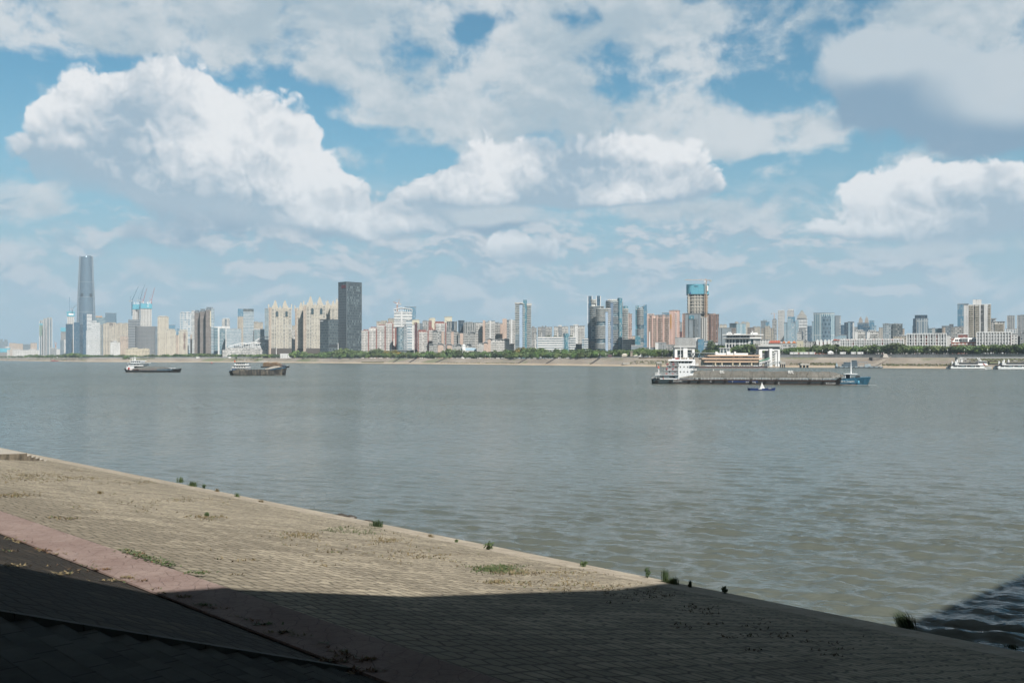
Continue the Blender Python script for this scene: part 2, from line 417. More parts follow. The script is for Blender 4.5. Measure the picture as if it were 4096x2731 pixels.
# raised landing with a stained wall and little steps, far along the bank
ld = thing('concrete_landing', 'raised concrete landing with a stained side wall at the far end of the near bank', 'landing', bank(0, 0, 0))
b = MB()
prof_ = [(26.0, 91.0, 3.5), (29.0, 95.5, 3.36), (33.0, 100.6, 2.80)]
ps = prof_ + [(33.0 + .78 * k, 100.6 + 1.18 * k, 2.80 - .27 * k) for k in range(1, 8)]
for (p0, t0_, z0), (p1, t1_, z1) in zip(ps[:-1], ps[1:]):
    stp = p0 >= 33.0; za, zc = (z1, z1) if stp else (z0, z1)
    A, C2 = bank(p0, t0_, za), bank(p1, t1_, zc); A2, C3 = bank(p0, 190, za), bank(p1, 190, zc)
    b.face([A, C2, C3, A2], None, 0)
    b.face([bank(p0, t0_, -1), bank(p1, t1_, -1), C2, A], None, 1)
    if stp: b.face([A, bank(p0, t0_, z0), bank(p0, 190, z0), A2], None, 1)
b.face([bank(ps[-1][0], ps[-1][1], -2), bank(ps[-1][0], 190, -2), bank(ps[-1][0], 190, ps[-1][2]), bank(*ps[-1])], None, 1)
b.build('platform', [M_conc, M_conc_d], ld)
# tall unseen blocks added behind the viewer to cut sky light on the bank
for k in range(9):
    lw = thing('sky_blocker', '%s unseen block added on the levee behind the viewer to hold off the sky' % ('first second third fourth fifth sixth seventh eighth ninth'.split()[k]), 'building', (0, 0, 0))
    a0, a1 = -150 + k * 45, -106.5 + k * 45; q = [bank(-14, a0, 0), bank(-14, a1, 0), bank(-34, a1, 0), bank(-34, a0, 0)]
    b = MB(); b.prism([(x, y) for x, y, _ in q], 9.0, 44.0 + (k % 3) * 3); b.build('wall', M_conc_d, lw)
    b = MB(); cx, cy, _ = bank(-24, (a0 + a1) / 2, 0); b.prism([(cx + (x - cx) * 1.01, cy + (y - cy) * 1.01) for x, y, _ in q], 44.003 + (k % 3) * 3, 45 + (k % 3) * 3, 0, True, 0, None, True); b.build('roof', M_conc, lw)
# ------------------------------------------------------------------ the bridge overhead (out of frame): it throws the shade on the near bank
def brg(s, p, z):
    # s axis = to the right along the bank (-t), p axis = out over the river
    return bank(p, -s, z)
bt = thing('river_bridge', 'wide concrete road bridge crossing high over the near bank', 'bridge', (0, 0, 0))
b = MB(); HB = 22.0
def slab(outline, z0, z1):
    lo = [brg(s, p, z0) for s, p in outline]; hi = [brg(s, p, z1) for s, p in outline]
    n = len(outline)
    for k in range(n): b.face([lo[k], lo[(k + 1) % n], hi[(k + 1) % n], hi[k]])
    b.face(hi); b.face(lo[::-1])
SH_L, SH_R = -6.0, 44.0
slab([(SH_R, -60), (SH_R, 36.2), (-9.6, 36.2), (-7.2, 27), (SH_L, 14), (-7.2, 9), (-9.8, 3), (-9.8, -60)], HB, HB + 2.2)
slab([(1.7, 36.2), (40.0, 36.2), (40.0, 900), (1.7, 900)], HB + 0.02, HB + 2.0)
b.build('deck', M_conc, bt)
b = MB()
for s in (6, 18, 31):
    b.bar(brg(s, -60, HB - 0.9), brg(s, 900, HB - 0.9), 2.0, 1.8)
b.build('girder', M_conc, bt)
for p in (-30.0, 130.0, 290.0, 450.0):
    for s in (10.0, 30.0):
        b = MB(); b.prism([brg(s + math.cos(k * .785) * 2.2, p + math.sin(k * .785) * 2.2, 0)[:2] for k in range(8)][::-1], -4, HB - 1.8)
        o = b.build('pier', M_conc, bt)
# ------------------------------------------------------------------ far shore, sampled by direction
SHORE = [(-1400, 1436.2), (-600, 1439.4), (0, 1442), (350, 1447), (1000, 1449), (1500, 1454), (1920, 1457.5), (2560, 1465.5), (3300, 1470), (3800, 1474), (4100, 1477), (4700, 1483), (5600, 1490)]
def lerp(tab, x):
    if x <= tab[0][0]: return tab[0][1]
    for (a, va), (b_, vb) in zip(tab[:-1], tab[1:]):
        if x <= b_: return va + (vb - va) * (x - a) / (b_ - a)
    return tab[-1][1]
def shoreY(px): return CAM_H * FOC / (lerp(SHORE, px) - HZ)
ZTOP = [(-1400, 8.0), (0, 8.4), (1000, 9.2), (2000, 9.2), (2330, 9.4), (2440, 11.0), (2870, 11.4), (2890, 11.2), (5600, 11.2)]
def ztop(px): return lerp(ZTOP, px)
def gz(px): return 14.6 if px > 2885 else ztop(px)          # ground behind the bank
PXS = list(range(-1400, 5601, 25))
def far_strip(name, offs, zs, mat, px0=-1400, px1=5600, kind='structure', step=25, bumpy=0.0, z_end=None):
    b = MB(); rnd = random.Random(5)
    xs = [px0 + i * step for i in range(int((px1 - px0) / step) + 1)]
    rows = []
    for px in xs:
        Y0 = shoreY(px); r = []
        for k, (o, z) in enumerate(zip(offs, zs)):
            oo = o(px) if callable(o) else o; zz = z(px) if callable(z) else z
            j = (rnd.random() - 0.5) * bumpy
            r.append((wx(px, Y0 + oo + j * 6), Y0 + oo + j * 6, zz))
        rows.append(r)
    for a, c in zip(rows[:-1], rows[1:]):
        for k in range(len(offs) - 1):
            b.face([a[k], c[k], c[k + 1], a[k + 1]])
    o = b.build(name, mat); bpy_fix(o)
    return tag(o, kind=kind)
def ground_mat(name, ca, cb, sc=0.05, spots=None):
    m, t, b = new_mat(name)
    c = obj_coord(t)
    n = noise(t, vop(t, 'MULTIPLY', c, (1, 1, 6)), sc, 6, 0.62); n2 = noise(t, vop(t, 'MULTIPLY', c, (1, 1, 10)), sc * 9, 4, 0.6)
    col = mixc(t, (n * 0.7 + n2 * 0.3).step(0.35, 0.65), ca, cb)
    if spots:
        col = mixc(t, (noise(t, vop(t, 'ADD', c, (31, 7, 0)), sc * 0.6, 5, 0.6) + n2 * 0.2).step(0.62, 0.72), col, spots)
    lk(t, col, b.inputs['Base Color']); b.inputs['Roughness'].default_value = 0.95; b.inputs['Specular IOR Level'].default_value = 0.2
    return m
M_sand = ground_mat('beach_sand', (0.27, 0.22, 0.165), (0.35, 0.295, 0.23), 0.03)
M_rev = ground_mat('grey_revetment', (0.17, 0.148, 0.125), (0.26, 0.23, 0.195), 0.02, (0.13, 0.14, 0.085))
M_land = ground_mat('promenade_paving', (0.20, 0.19, 0.17), (0.28, 0.26, 0.23), 0.03)
far_strip('far_beach', [-40, 0, 9, 18], [-1.6, 0.0, 1.3, 2.2], M_sand, bumpy=0.5)
far_strip('far_revetment', [18, lambda p: 48 if p < 2880 else 62], [2.19, ztop], M_rev)
far_strip('far_land', [lambda p: 48 if p < 2880 else 62, lambda p: 76, lambda p: 77, 400, 9000], [lambda p: ztop(p) - 0.01, lambda p: ztop(p) if p < 2880 else 11.2, gz, gz, 15.0], M_land)
# ------------------------------------------------------------------ river
def water_mat():
    m, t, b = new_mat('muddy_river_water')
    c = obj_coord(t)
    big = noise(t, vop(t, 'MULTIPLY', c, (1, 1.6, 1)), 0.0045, 4, 0.55)
    col = mixc(t, big.step(0.3, 0.7), (0.070, 0.079, 0.068), (0.088, 0.098, 0.085))
    lk(t, col, b.inputs['Base Color'])
    yy = sep(t, c)[1]; lk(t, yy.step(60, 650, 0.10, 0.2), b.inputs['Roughness']); b.inputs['IOR'].default_value = 1.33
    b.inputs['Specular IOR Level'].default_value = 0.5
    # wind waves at three sizes, crests roughly across the view
    rc = vop(t, 'MULTIPLY', c, (0.55, 1.0, 1.0))
    rot = t.nodes.new('ShaderNodeVectorRotate'); rot.rotation_type = 'Z_AXIS'; lk(t, c, rot.inputs['Vector']); rot.inputs['Angle'].default_value = R(24)
    rv = vop(t, 'MULTIPLY', S(t, rot.outputs[0]), (0.38, 1.0, 1.0))
    w1 = noise(t, rv, 0.42, 2, 0.5, dist=0.6); w2 = noise(t, rv, 1.15, 3, 0.55, dist=0.4); w3 = noise(t, rc, 3.6, 3, 0.6)
    gust = noise(t, c, 0.018, 4, 0.6).step(0.25, 0.75, 0.55, 1.15)
    sharp = lambda w: (w - 0.5)._m('ABSOLUTE') * -2.0 + 1.0
    h = w1 * 0.16 + w2 * 0.24 + sharp(w2) * 0.07 + w3 * 0.085
    bn = bump(t, h * gust * yy.step(60, 500, 0.25, 0.7), 1.0, 2.3)
    # beyond the modelled waves the slopes of unresolved ripples are set directly
    sl = noise(t, rv, 1.6, 2, 0.6, col=True); gl = noise(t, c, 0.006, 4, 0.6).step(.3, .7, .8, 1.2)
    sx_, sy_, _z = sep(t, sl)        # the faces one sees are those leaning to this bank
    far = xyz(t, (sx_ - .5) * 0.8, (sy_ - .5)._m('ABSOLUTE') * -1.7 - 0.02, 0.0)
    far = vop(t, 'SCALE', far, scale=yy.step(70, 330, 0.15, 1.0) * gl)
    nn = vop(t, 'NORMALIZE', vop(t, 'ADD', bn, far))
    lk(t, nn, b.inputs['Normal'])
    return m
import numpy as np
def water_mesh():
    # wind waves as real relief near the bank, a flat sheet beyond
    rs_ = np.random.RandomState(4)
    K = [(40.0, -60.0)]
    ks = np.linspace(-0.66, 0.66, 660); nr = 430; ys = 36.0 * np.exp(np.linspace(0, math.log(640 / 36.0), nr))
    Yg, Kg = np.meshgrid(ys, ks, indexing='ij'); Xg = Kg * Yg; Z = np.zeros_like(Xg)
    spc = np.maximum(Yg * (ks[1] - ks[0]), Yg * math.log(640 / 36.0) / nr)
    ang0 = R(72)
    for i in range(72):
        lam = 0.6 * (3.6 / 0.6) ** rs_.rand(); an = ang0 + rs_.randn() * 0.42; k = 2 * math.pi / lam
        amp = 0.0104 * lam ** 0.75 * (0.5 + rs_.rand()) * (1.0 if lam < 2.6 else 0.5)
        ph = k * (Xg * math.cos(an) + Yg * math.sin(an)) + rs_.rand() * 6.283 + 0.9 * np.sin(Xg * 0.07 + i) + 0.9 * np.sin(Yg * 0.06 + 2.1 * i)
        fade = np.clip((lam / spc - 2.2) / 2.5, 0, 1)
        w = np.sin(ph); Z += amp * fade * (w + 0.35 * np.cos(2 * ph))
    gust = 0.75 + 0.35 * np.sin(Xg * .031 + Yg * .017) * np.sin(Yg * .023 - Xg * .011 + 1.0) + 0.2 * np.sin(Xg * .09 + 2) * np.sin(Yg * .05)
    Z *= gust * np.clip((640 - Yg) / 120, 0, 1); Z -= 0.02
    v = np.stack([Xg, Yg, Z], -1).reshape(-1, 3); n, m = nr, len(ks)
    idx = np.arange(n * m).reshape(n, m); f = np.stack([idx[:-1, :-1], idx[:-1, 1:], idx[1:, 1:], idx[1:, :-1]], -1).reshape(-1, 4)
    base = len(v); big = np.array([(-9000, -400, -.33), (9000, -400, -.33), (9000, 640, -.33), (-9000, 640, -.33), (9000, 640, -.02), (-9000, 640, -.02), (9000, 9500, -.02), (-9000, 9500, -.02)])
    v = np.concatenate([v, big]); f = np.concatenate([f, np.array([[0, 1, 2, 3], [5, 4, 6, 7]]) + base])
    me = bpy.data.meshes.new('river_water'); me.vertices.add(len(v)); me.vertices.foreach_set('co', v.ravel()); me.loops.add(f.size); me.loops.foreach_set('vertex_index', f.ravel().astype(np.int32))
    me.polygons.add(len(f)); me.polygons.foreach_set('loop_start', (np.arange(len(f)) * 4).astype(np.int32)); me.polygons.foreach_set('loop_total', np.full(len(f), 4, np.int32)); me.polygons.foreach_set('use_smooth', np.ones(len(f), bool))
    me.update(calc_edges=True); me.validate(); me.materials.append(water_mat())
    o = bpy.data.objects.new('river_water', me); COL.objects.link(o); return tag(o, kind='structure')
water_mesh()
# ------------------------------------------------------------------ haze
b = MB(); b.box(-7000, 7000, -420, 9000, -5.0, 620.0)
hz_m = bpy.data.materials.new('haze_air'); hz_m.use_nodes = True
t = hz_m.node_tree; t.nodes.clear()
ho = t.nodes.new('ShaderNodeOutputMaterial'); hv = t.nodes.new('ShaderNodeVolumePrincipled')
hv.inputs['Color'].default_value = (0.66, 0.84, 1.0, 1); hv.inputs['Density'].default_value = 0.00006; hv.inputs['Anisotropy'].default_value = 0.0
t.links.new(hv.outputs[0], ho.inputs['Volume'])
ho_ = tag(b.build('haze', hz_m), kind='stuff')
# ------------------------------------------------------------------ facade materials (windows laid out in metres from the UVs)
def facade(name, wall, glass=(.035, .05, .06), bay=3.2, fl=3.1, wf=.55, hf=.55, stag=0.0, stripe=None, lite=.35, rough=.25, wrough=.85, var=.16, metal=0.0, lit=(.4, .4, .39), gspec=.6):
    m, t, b = new_mat('facade_' + name)
    uvn = t.nodes.new('ShaderNodeUVMap'); uvn.uv_map = 'UVMap'
    u, v, _ = sep(t, S(t, uvn.outputs[0]))
    fv = v / fl; row = fv.floor()
    fu = u / bay + row * stag; colm = fu.floor()
    inu = (fu.fract() - 0.5)._m('ABSOLUTE').lt(wf / 2) if wf < 1 else None
    inv = (fv.fract() - 0.52)._m('ABSOLUTE').lt(hf / 2) if hf < 1 else None
    win = inu * inv if (inu and inv) else (inu or inv)
    r = wnoise(t, xyz(t, colm, row, 0.37))
    g = mixc(t, (r.pw(3.0)) * lite * 2.0, glass, lit)
    c = obj_coord(t)
    n = noise(t, vop(t, 'MULTIPLY', c, (1, 1, .35)), 0.09, 4, .6); n2 = noise(t, vop(t, 'MULTIPLY', c, (1, 1, .12)), .7, 3, .6)
    k = (n * 0.6 + n2 * 0.4).step(.3, .7, (1 - var) * ALB, (1 + var) * ALB)
    w = vop(t, 'SCALE', xyz(t, *wall), scale=k)
    if stripe:
        sc, per, fr, off = stripe
        w = mixc(t, ((u / per + off).fract()).lt(fr), w, sc)
        if len(stripe) > 4 or True: pass
    if win is None:
        col = g
        b.inputs['Roughness'].default_value = rough
    else:
        if stripe and stripe[2] < .5: win = win * ((u / stripe[1] + stripe[3]).fract()).gt(stripe[2])
        col = mixc(t, win, w, g)
        lk(t, win * (rough - wrough) + wrough, b.inputs['Roughness'])
        lk(t, win * (gspec - .25) + .25, b.inputs['Specular IOR Level'])
    lk(t, col, b.inputs['Base Color']); b.inputs['Metallic'].default_value = metal
    return m
FM = {}
def fm(k):
    if k not in FM:
        kw = dict(FDEF[k]); wall = kw.pop('wall'); FM[k] = facade(k, wall, **kw)
    return FM[k]
B_ = lambda wall, **k: dict(wall=wall, **k)
FDEF = {
 'cream': B_((.60, .55, .46), bay=3.0, wf=.48, hf=.50, glass=(.08, .08, .08)),
 'cream_lines': B_((.56, .505, .42), bay=4.2, wf=.42, hf=.72, glass=(.05, .055, .06)),
 'castle': B_((.60, .555, .47), bay=3.4, fl=3.2, wf=.46, hf=.52, glass=(.05, .055, .06)),
 'castle_wide': B_((.60, .56, .48), bay=6.0, fl=3.2, wf=.80, hf=.50, glass=(.06, .065, .07)),
 'white': B_((.70, .70, .69), bay=3.4, wf=.42, hf=.45),
 'white_wall': B_((.72, .72, .71), bay=9.0, wf=.10, hf=.35),
 'white_busy': B_((.62, .60, .57), bay=3.1, wf=.66, hf=.56, lite=.7, var=.3),
 'white_band': B_((.66, .66, .64), bay=3.0, wf=.94, hf=.50, glass=(.05, .08, .10), lite=.5),
 'lattice': B_((.56, .60, .63), bay=5.2, fl=6.2, wf=.74, hf=.66, glass=(.10, .17, .22), lite=.5),
 'lattice_fine': B_((.60, .61, .61), bay=3.2, fl=3.4, wf=.60, hf=.55, glass=(.10, .13, .16)),
 'blue_band': B_((.52, .58, .62), bay=4, fl=3.7, wf=.96, hf=.50, glass=(.06, .12, .16), lite=.3),
 'teal_band': B_((.30, .40, .44), bay=4, fl=3.8, wf=.96, hf=.60, glass=(.04, .09, .12), lite=.3),
 'brown_band': B_((.27, .235, .215), bay=3.4, wf=.80, hf=.48, glass=(.05, .055, .06), lite=.35),
 'grey_blue_bal': B_((.36, .42, .46), bay=3.2, wf=.72, hf=.52, glass=(.05, .08, .10), lite=.4),
 'dark_glass': B_((.05, .075, .10), bay=1.8, fl=3.9, wf=.84, hf=.80, glass=(.022, .045, .07), lite=.12, wrough=.35, rough=.12),
 'navy_glass': B_((.055, .11, .16), bay=2.2, fl=3.9, wf=.84, hf=.78, glass=(.03, .075, .12), lite=.15, wrough=.35, rough=.12),
 'blue_glass': B_((.13, .24, .32), bay=2.4, fl=3.9, wf=.82, hf=.78, glass=(.07, .17, .25), lite=.3, wrough=.35, rough=.12),
 'pale_glass': B_((.34, .43, .48), bay=3.6, fl=3.8, wf=.72, hf=.76, glass=(.17, .26, .32), lite=.4, wrough=.45, rough=.15),
 'teal_glass': B_((.11, .25, .31), bay=2.6, fl=3.6, wf=.86, hf=.82, glass=(.05, .16, .21), lite=.3, wrough=.35, rough=.12),
 'fin_glass': B_((.52, .58, .60), bay=3.4, fl=40, wf=.62, hf=.985, glass=(.06, .15, .20), lite=.2, rough=.12),
 'fin_grey': B_((.46, .50, .52), bay=4.2, fl=60, wf=.60, hf=.985, glass=(.09, .14, .18), lite=.2),
 'patch_glass': B_((.16, .24, .30), bay=6.5, fl=7.6, wf=.5, hf=.52, stag=.5, glass=(.03, .06, .09), lite=.1),
 'checker': B_((.095, .118, .13), bay=3.5, fl=5.4, wf=.5, hf=.66, stag=.5, glass=(.012, .02, .028), lite=.26, wrough=.5, lit=(.3, .38, .4)),
 'checker_left': B_((.15, .17, .185), bay=2.8, fl=5.4, wf=.5, hf=.55, stag=.5, glass=(.05, .062, .07), lite=.15, wrough=.5, lit=(.3, .34, .36)),
 'checker_block': B_((.12, .145, .155), bay=4.6, fl=5.6, wf=.55, hf=.58, stag=.5, glass=(.022, .035, .045), lite=.2, wrough=.5, lit=(.26, .33, .35)),
 'grey': B_((.33, .35, .36), bay=3.2, wf=.55, hf=.52, glass=(.05, .06, .07)),
 'grey_busy': B_((.38, .375, .36), bay=3.1, wf=.62, hf=.56, lite=.6, var=.3),
 'slate': B_((.20, .245, .275), bay=3.6, fl=3.4, wf=.5, hf=.5, glass=(.05, .07, .09)),
 'slate_plain': B_((.27, .315, .345), bay=40, fl=200, wf=.02, hf=.98, glass=(.04, .05, .06), rough=.4),
 'slate_win': B_((.14, .165, .175), bay=2.6, fl=3.6, wf=.78, hf=.60, glass=(.035, .05, .055), lite=.3),
 'beige': B_((.49, .445, .375), bay=3.4, wf=.45, hf=.5),
 'beige_screen': B_((.50, .45, .37), bay=3.2, fl=6.2, wf=.5, hf=.62, stag=.5, glass=(.14, .135, .125)),
 'pale_yellow': B_((.64, .60, .47), bay=9.0, fl=9, wf=.08, hf=.3),
 'peach': B_((.56, .455, .37), bay=3.6, wf=.44, hf=.5),
 'peach_end': B_((.56, .43, .36), bay=40, fl=3.1, wf=.05, hf=.4),
 'pink_white': B_((.52, .47, .43), bay=3.0, wf=.66, hf=.56, stripe=((.48, .30, .24), 12.0, .22, .05), lite=.6, var=.25),
 'pink': B_((.47, .345, .295), bay=3.2, wf=.55, hf=.55, stripe=((.52, .39, .335), 9.5, .30, .1), lite=.5, var=.25),
 'pink_dark': B_((.30, .19, .155), bay=3.2, wf=.60, hf=.58, stripe=((.40, .26, .21), 10.5, .34, .2), lite=.3),
 'salmon': B_((.64, .44, .38), bay=4.2, wf=.26, hf=.36, glass=(.12, .08, .07)),
 'red_white': B_((.70, .655, .62), bay=3.0, fl=3.1, wf=.70, hf=.52, lite=.9, var=.3, lit=(.66, .64, .6), glass=(.10, .09, .09)),
 'red': B_((.32, .135, .115), bay=4, wf=.3, hf=.4, glass=(.10, .08, .08)),
 'red_dark': B_((.135, .055, .055), bay=3.2, wf=.4, hf=.5, lite=.5),
 'brick_white': B_((.36, .125, .085), bay=4.2, fl=4.0, wf=.5, hf=.55, glass=(.45, .44, .42), lite=.1),
 'col_white': B_((.66, .66, .65), bay=5.6, fl=3.7, wf=.68, hf=.56, glass=(.045, .055, .06), lite=.12),
 'grey_col': B_((.50, .53, .54), bay=5.2, fl=3.8, wf=.50, hf=.74, glass=(.07, .08, .09), lite=.2),
 'institute': B_((.60, .54, .42), bay=3.6, fl=3.8, wf=.46, hf=.56, glass=(.08, .08, .07)),
 'concrete': B_((.37, .36, .34), bay=3.6, fl=3.4, wf=.62, hf=.62, glass=(.05, .055, .06), lite=.05, rough=.8),
 'core': B_((.56, .55, .53), bay=8.4, fl=4.4, wf=.26, hf=.5, glass=(.10, .10, .10), lite=.05, rough=.8),
 'frame_dark': B_((.23, .255, .275), bay=4.4, fl=3.7, wf=.8, hf=.66, glass=(.05, .065, .08), lite=.05, rough=.8),
 'frame_light': B_((.52, .50, .45), bay=4.4, fl=3.7, wf=.8, hf=.70, glass=(.07, .07, .07), lite=.1, rough=.8),
 'netting': B_((.10, .33, .42), bay=2.4, fl=1.8, wf=.86, hf=.86, glass=(.09, .29, .37), lite=.1, rough=.8, lit=(.17, .38, .45)),
 'shell': B_((.22, .29, .345), bay=1.6, fl=4.6, wf=1.0, hf=.55, glass=(.10, .15, .20), lite=.2, wrough=.3, rough=.25, metal=.45, lit=(.4, .45, .48)),
}
ROOFM = plain('roof_felt', (.30, .30, .29), .9, var=.3, vscale=.1)
TRIM = plain('painted_trim', (.62, .61, .59), .7, var=.15, vscale=.1)
TRIM_D = plain('grey_trim', (.26, .275, .285), .7, var=.2, vscale=.1)
def solve(C, d, px):
    k = (px - 2048) / FOC
    return (k * C[1] - C[0]) / (d[0] - k * d[1])
class Bld: pass
def bld(name, label, px0, px1, top, off, mat, pxc=None, th=28.0, D=None, lift=(), slabs=None, fins=None, vol=(), Y=None, g=None, cat='building', foot=None, roof=True, group=None, roofm=None, capm=None):
    pm = px0 if pxc is None else pxc
    Yc = Y if Y else shoreY((px0 + px1) / 2) + off
    C = (wx(pm, Yc), Yc)
    al = math.atan((((px0 + px1) / 2 if pxc is None else pxc) - 2048) / FOC)
    ph = -al + (R(th) if pxc is not None else 0.0)
    W = solve(C, (math.cos(ph), math.sin(ph)), px1)
    if pxc is not None: D = solve(C, (-math.sin(ph), math.cos(ph)), px0)
    elif D is None: D = max(9.0, min(W * .7, 26.0))
    G = gz((px0 + px1) / 2) if g is None else g
    H = wz(top, Yc) - G
    o = Bld(); o.W, o.D, o.H, o.Y, o.G = W, D, H, Yc, G
    o.z = lambda py: wz(py, Yc) - G
    o.x = lambda px: solve(C, (math.cos(ph), math.sin(ph)), px)
    o.root = thing(name, label, cat, (C[0], C[1], G), ph, group)
    fp = foot(W, D) if foot else [(0, 0), (W, 0), (W, D), (0, D)]
    o.fp = fp
    b = MB(); b.prism(fp, -2.0, H, 0, True, 1)
    ms = mat if isinstance(mat, str) else mat
    b.build('wall', [fm(ms), capm or ROOFM], o.root)
    cx, cy = sum(p[0] for p in fp) / len(fp), sum(p[1] for p in fp) / len(fp)
    grow = lambda d: [(p[0] + (d if p[0] > cx else -d), p[1] + (d if p[1] > cy else -d)) for p in fp]
    o.grow = grow
    if roof:
        b = MB(); g1 = grow(.25); b.prism(g1, H + .003, H + .9, 0, True, 0, None, True)
        b.build('roof', roofm or TRIM_D, o.root)
    for (f0, f1, tp, lm) in lift:
        b = MB(); zz = o.z(tp); b.prism([(W * f0, D * .25), (W * f1, D * .25), (W * f1, D * .8), (W * f0, D * .8)], H - .5, zz, 0, True, 1)
        b.build('lift_house', [fm(lm), ROOFM], o.root)
    if slabs:
        sp, ou, tk, sm = slabs[:4]; b = MB(); z = sp
        gg = grow(ou)
        while z < H - .5: b.prism(gg, z - tk / 2, z + tk / 2, 0, True, 0, None, True); z += sp
        b.build('balcony_stack' if ou > .7 else 'floor_edge', sm, o.root)
    if fins:
        n, wd, ou, sm = fins[:4]; b = MB()
        for i in range(n + 1):
            xx = W * i / n; b.box(xx - wd / 2, xx + wd / 2, -ou, .2, -1, H + (fins[4] if len(fins) > 4 else .3))
        b.build('pilaster', sm, o.root)
    for q in vol:
        nm, f0, f1, tp, vm, pr = q[:6]; b = MB(); zz = o.z(tp); z0 = o.z(q[6]) if len(q) > 6 else -1.0
        b.prism([(W * f0, -pr), (W * f1, -pr), (W * f1, max(2.0, D * .5)), (W * f0, max(2.0, D * .5))], z0, zz, 0, True, 1, None, True)
        b.build(nm, [fm(vm) if isinstance(vm, str) else vm, ROOFM], o.root)
    return o
WH = plain('white_paint', (.92, .92, .91), .6, var=.08, vscale=.05)
DKM = plain('dark_metal', (.06, .07, .08), .5, var=.2, vscale=.3)
GL_D = plain('dark_window_glass', (.025, .035, .04), .12, var=.3, vscale=.3, spec=.7)
RED_R = plain('red_roof_tile', (.42, .115, .07), .85, var=.3, vscale=.5)
ORG_R = plain('orange_roof_tile', (.56, .22, .09), .85, var=.3, vscale=.5)
BLUEP = plain('pale_blue_panel', (.40, .52, .66), .5, var=.08, vscale=.2)
BLUEP_D = plain('slate_blue_panel', (.19, .27, .38), .5, var=.1, vscale=.2)
BALC = plain('balcony_white', (.62, .62, .60), .7, var=.25, vscale=.35)
AP, OF, TW = 'apartment_building', 'office_building', 'glass_tower'
# ------------------------------------------------------------------ left third of the skyline
bld(AP, 'hazy twin-topped blue-grey apartment block at the far left edge', -60, 32, 1366, 0, 'slate', Y=5600, lift=[(.55, .78, 1356, 'slate'), (.84, .98, 1357, 'slate')])
bld(AP, 'leftmost pale peach apartment block beyond the cyan site sheds', 37, 62, 1372, 0, 'peach', Y=4700)
bld(AP, 'peach apartment block second from the left, joined to a paler one', 62, 92, 1374, 0, 'peach', Y=4720)
bld(AP, 'hazy slate block between two peach apartment blocks', 92, 123, 1377, 0, 'slate', Y=4800)
bld(AP, 'peach apartment block standing just left of the thin concrete towers', 122, 148, 1372, 0, 'peach', Y=4700)
bld('site_shed', 'cyan-sheeted concrete site building at the left edge of the shore', -70, 28, 1393, 0, 'concrete', Y=3750, vol=[('sheeting', 0, 1, 1393, 'netting', .6, 1408)], cat='site building')
bld('site_shed', 'small cyan-topped white site building beside the cyan-sheeted shed', 22, 41, 1385, 0, 'core', Y=3800, vol=[('sheeting', 0, 1, 1392, 'netting', .5, 1398)], cat='site building')
bld('low_block', 'long low white concrete block in front of the peach apartments', 50, 156, 1400, 0, 'core', Y=3900, slabs=(7, .3, 1.0, WH), lift=[(.0, .3, 1397, 'white'), (.62, .9, 1396, 'white')])
for i, (a, b_, c_, lab) in enumerate([(158, 176, 1281, 'scaffolded'), (173, 188, 1273, 'middle'), (187, 208, 1270, 'tallest right-hand')]):
    o = bld('tower_block', '%s one of the three thin grey concrete towers far left' % lab, a, b_, c_ + 6, 0, 'slate', Y=4250 - i * 30, D=22,
        fins=(2, 2.6, .6, TRIM), lift=[(.1, .45, c_, 'beige'), (.6, .95, c_ - 1, 'beige')], cat='tower')
    if i == 0:
        b = MB(); b.prism(o.grow(.8), o.H - 14, o.H - 7); b.build('safety_netting', fm('netting'), o.root)
        b = MB(); b.prism(o.grow(.7), o.H - 60, o.H - 14.2); b.build('scaffold', plain('scaffold_green', (.22, .30, .25), .9, var=.4, vscale=.2), o.root)
bld('low_block', 'squat grey block with a flat roof right of the thin concrete towers', 200, 228, 1391, 0, 'grey', Y=3850, roofm=WH)
bld('low_block', 'small white block standing below the orange crane', 226, 242, 1396, 0, 'white', Y=3800)
o = bld('tower_block', 'half-built grey tower with a cyan-netted top left of the navy glass towers', 243, 263, 1312, 0, 'concrete', Y=4000, cat='tower')
b = MB(); b.prism(o.grow(.9), o.z(1326), o.H + 2); b.build('safety_netting', fm('netting'), o.root)
bld('tower_block', 'grey stump of a tower with a white right side, below the cyan-netted tower', 241, 263, 1361, 0, 'slate', Y=3800, vol=[('end_wall', .68, 1.0, 1358, 'white', .6)], cat='tower')
o = bld('tower_block', 'white concrete core with a cyan climbing form, left of the tallest skyscraper', 269, 297, 1264, 0, 'core', Y=4150, cat='tower', roof=False)
b = MB(); b.prism(o.grow(1.6), o.z(1265), o.z(1250)); b.build('climbing_form', fm('netting'), o.root)
b = MB(); b.prism(o.grow(3.2), o.z(1250) + .01, o.z(1246)); b.build('work_platform', plain('cyan_steel', (.14, .46, .55), .6), o.root)
b = MB(); b.box(o.W * .2, o.W * .9, -1.8, -1.55, o.z(1260), o.z(1253)); b.build('banner', WH, o.root)
b = MB(); b.bar((o.W * .33, o.D / 2, o.H), (o.W * .33, o.D / 2, o.z(1187)), 1.7); b.build('mast', plain('blue_steel', (.12, .22, .33), .6), o.root)
bld(TW, 'left one of the two navy glass towers below the tallest skyscraper', 263, 291, 1296, 0, 'navy_glass', Y=3700, pxc=280, th=40, cat='tower')
bld(TW, 'darker right one of the two navy glass towers below the tallest skyscraper', 295, 333, 1297, 0, 'dark_glass', Y=3650, vol=[('glass_core', 0, .62, 1289, 'navy_glass', 1.5)], cat='tower')
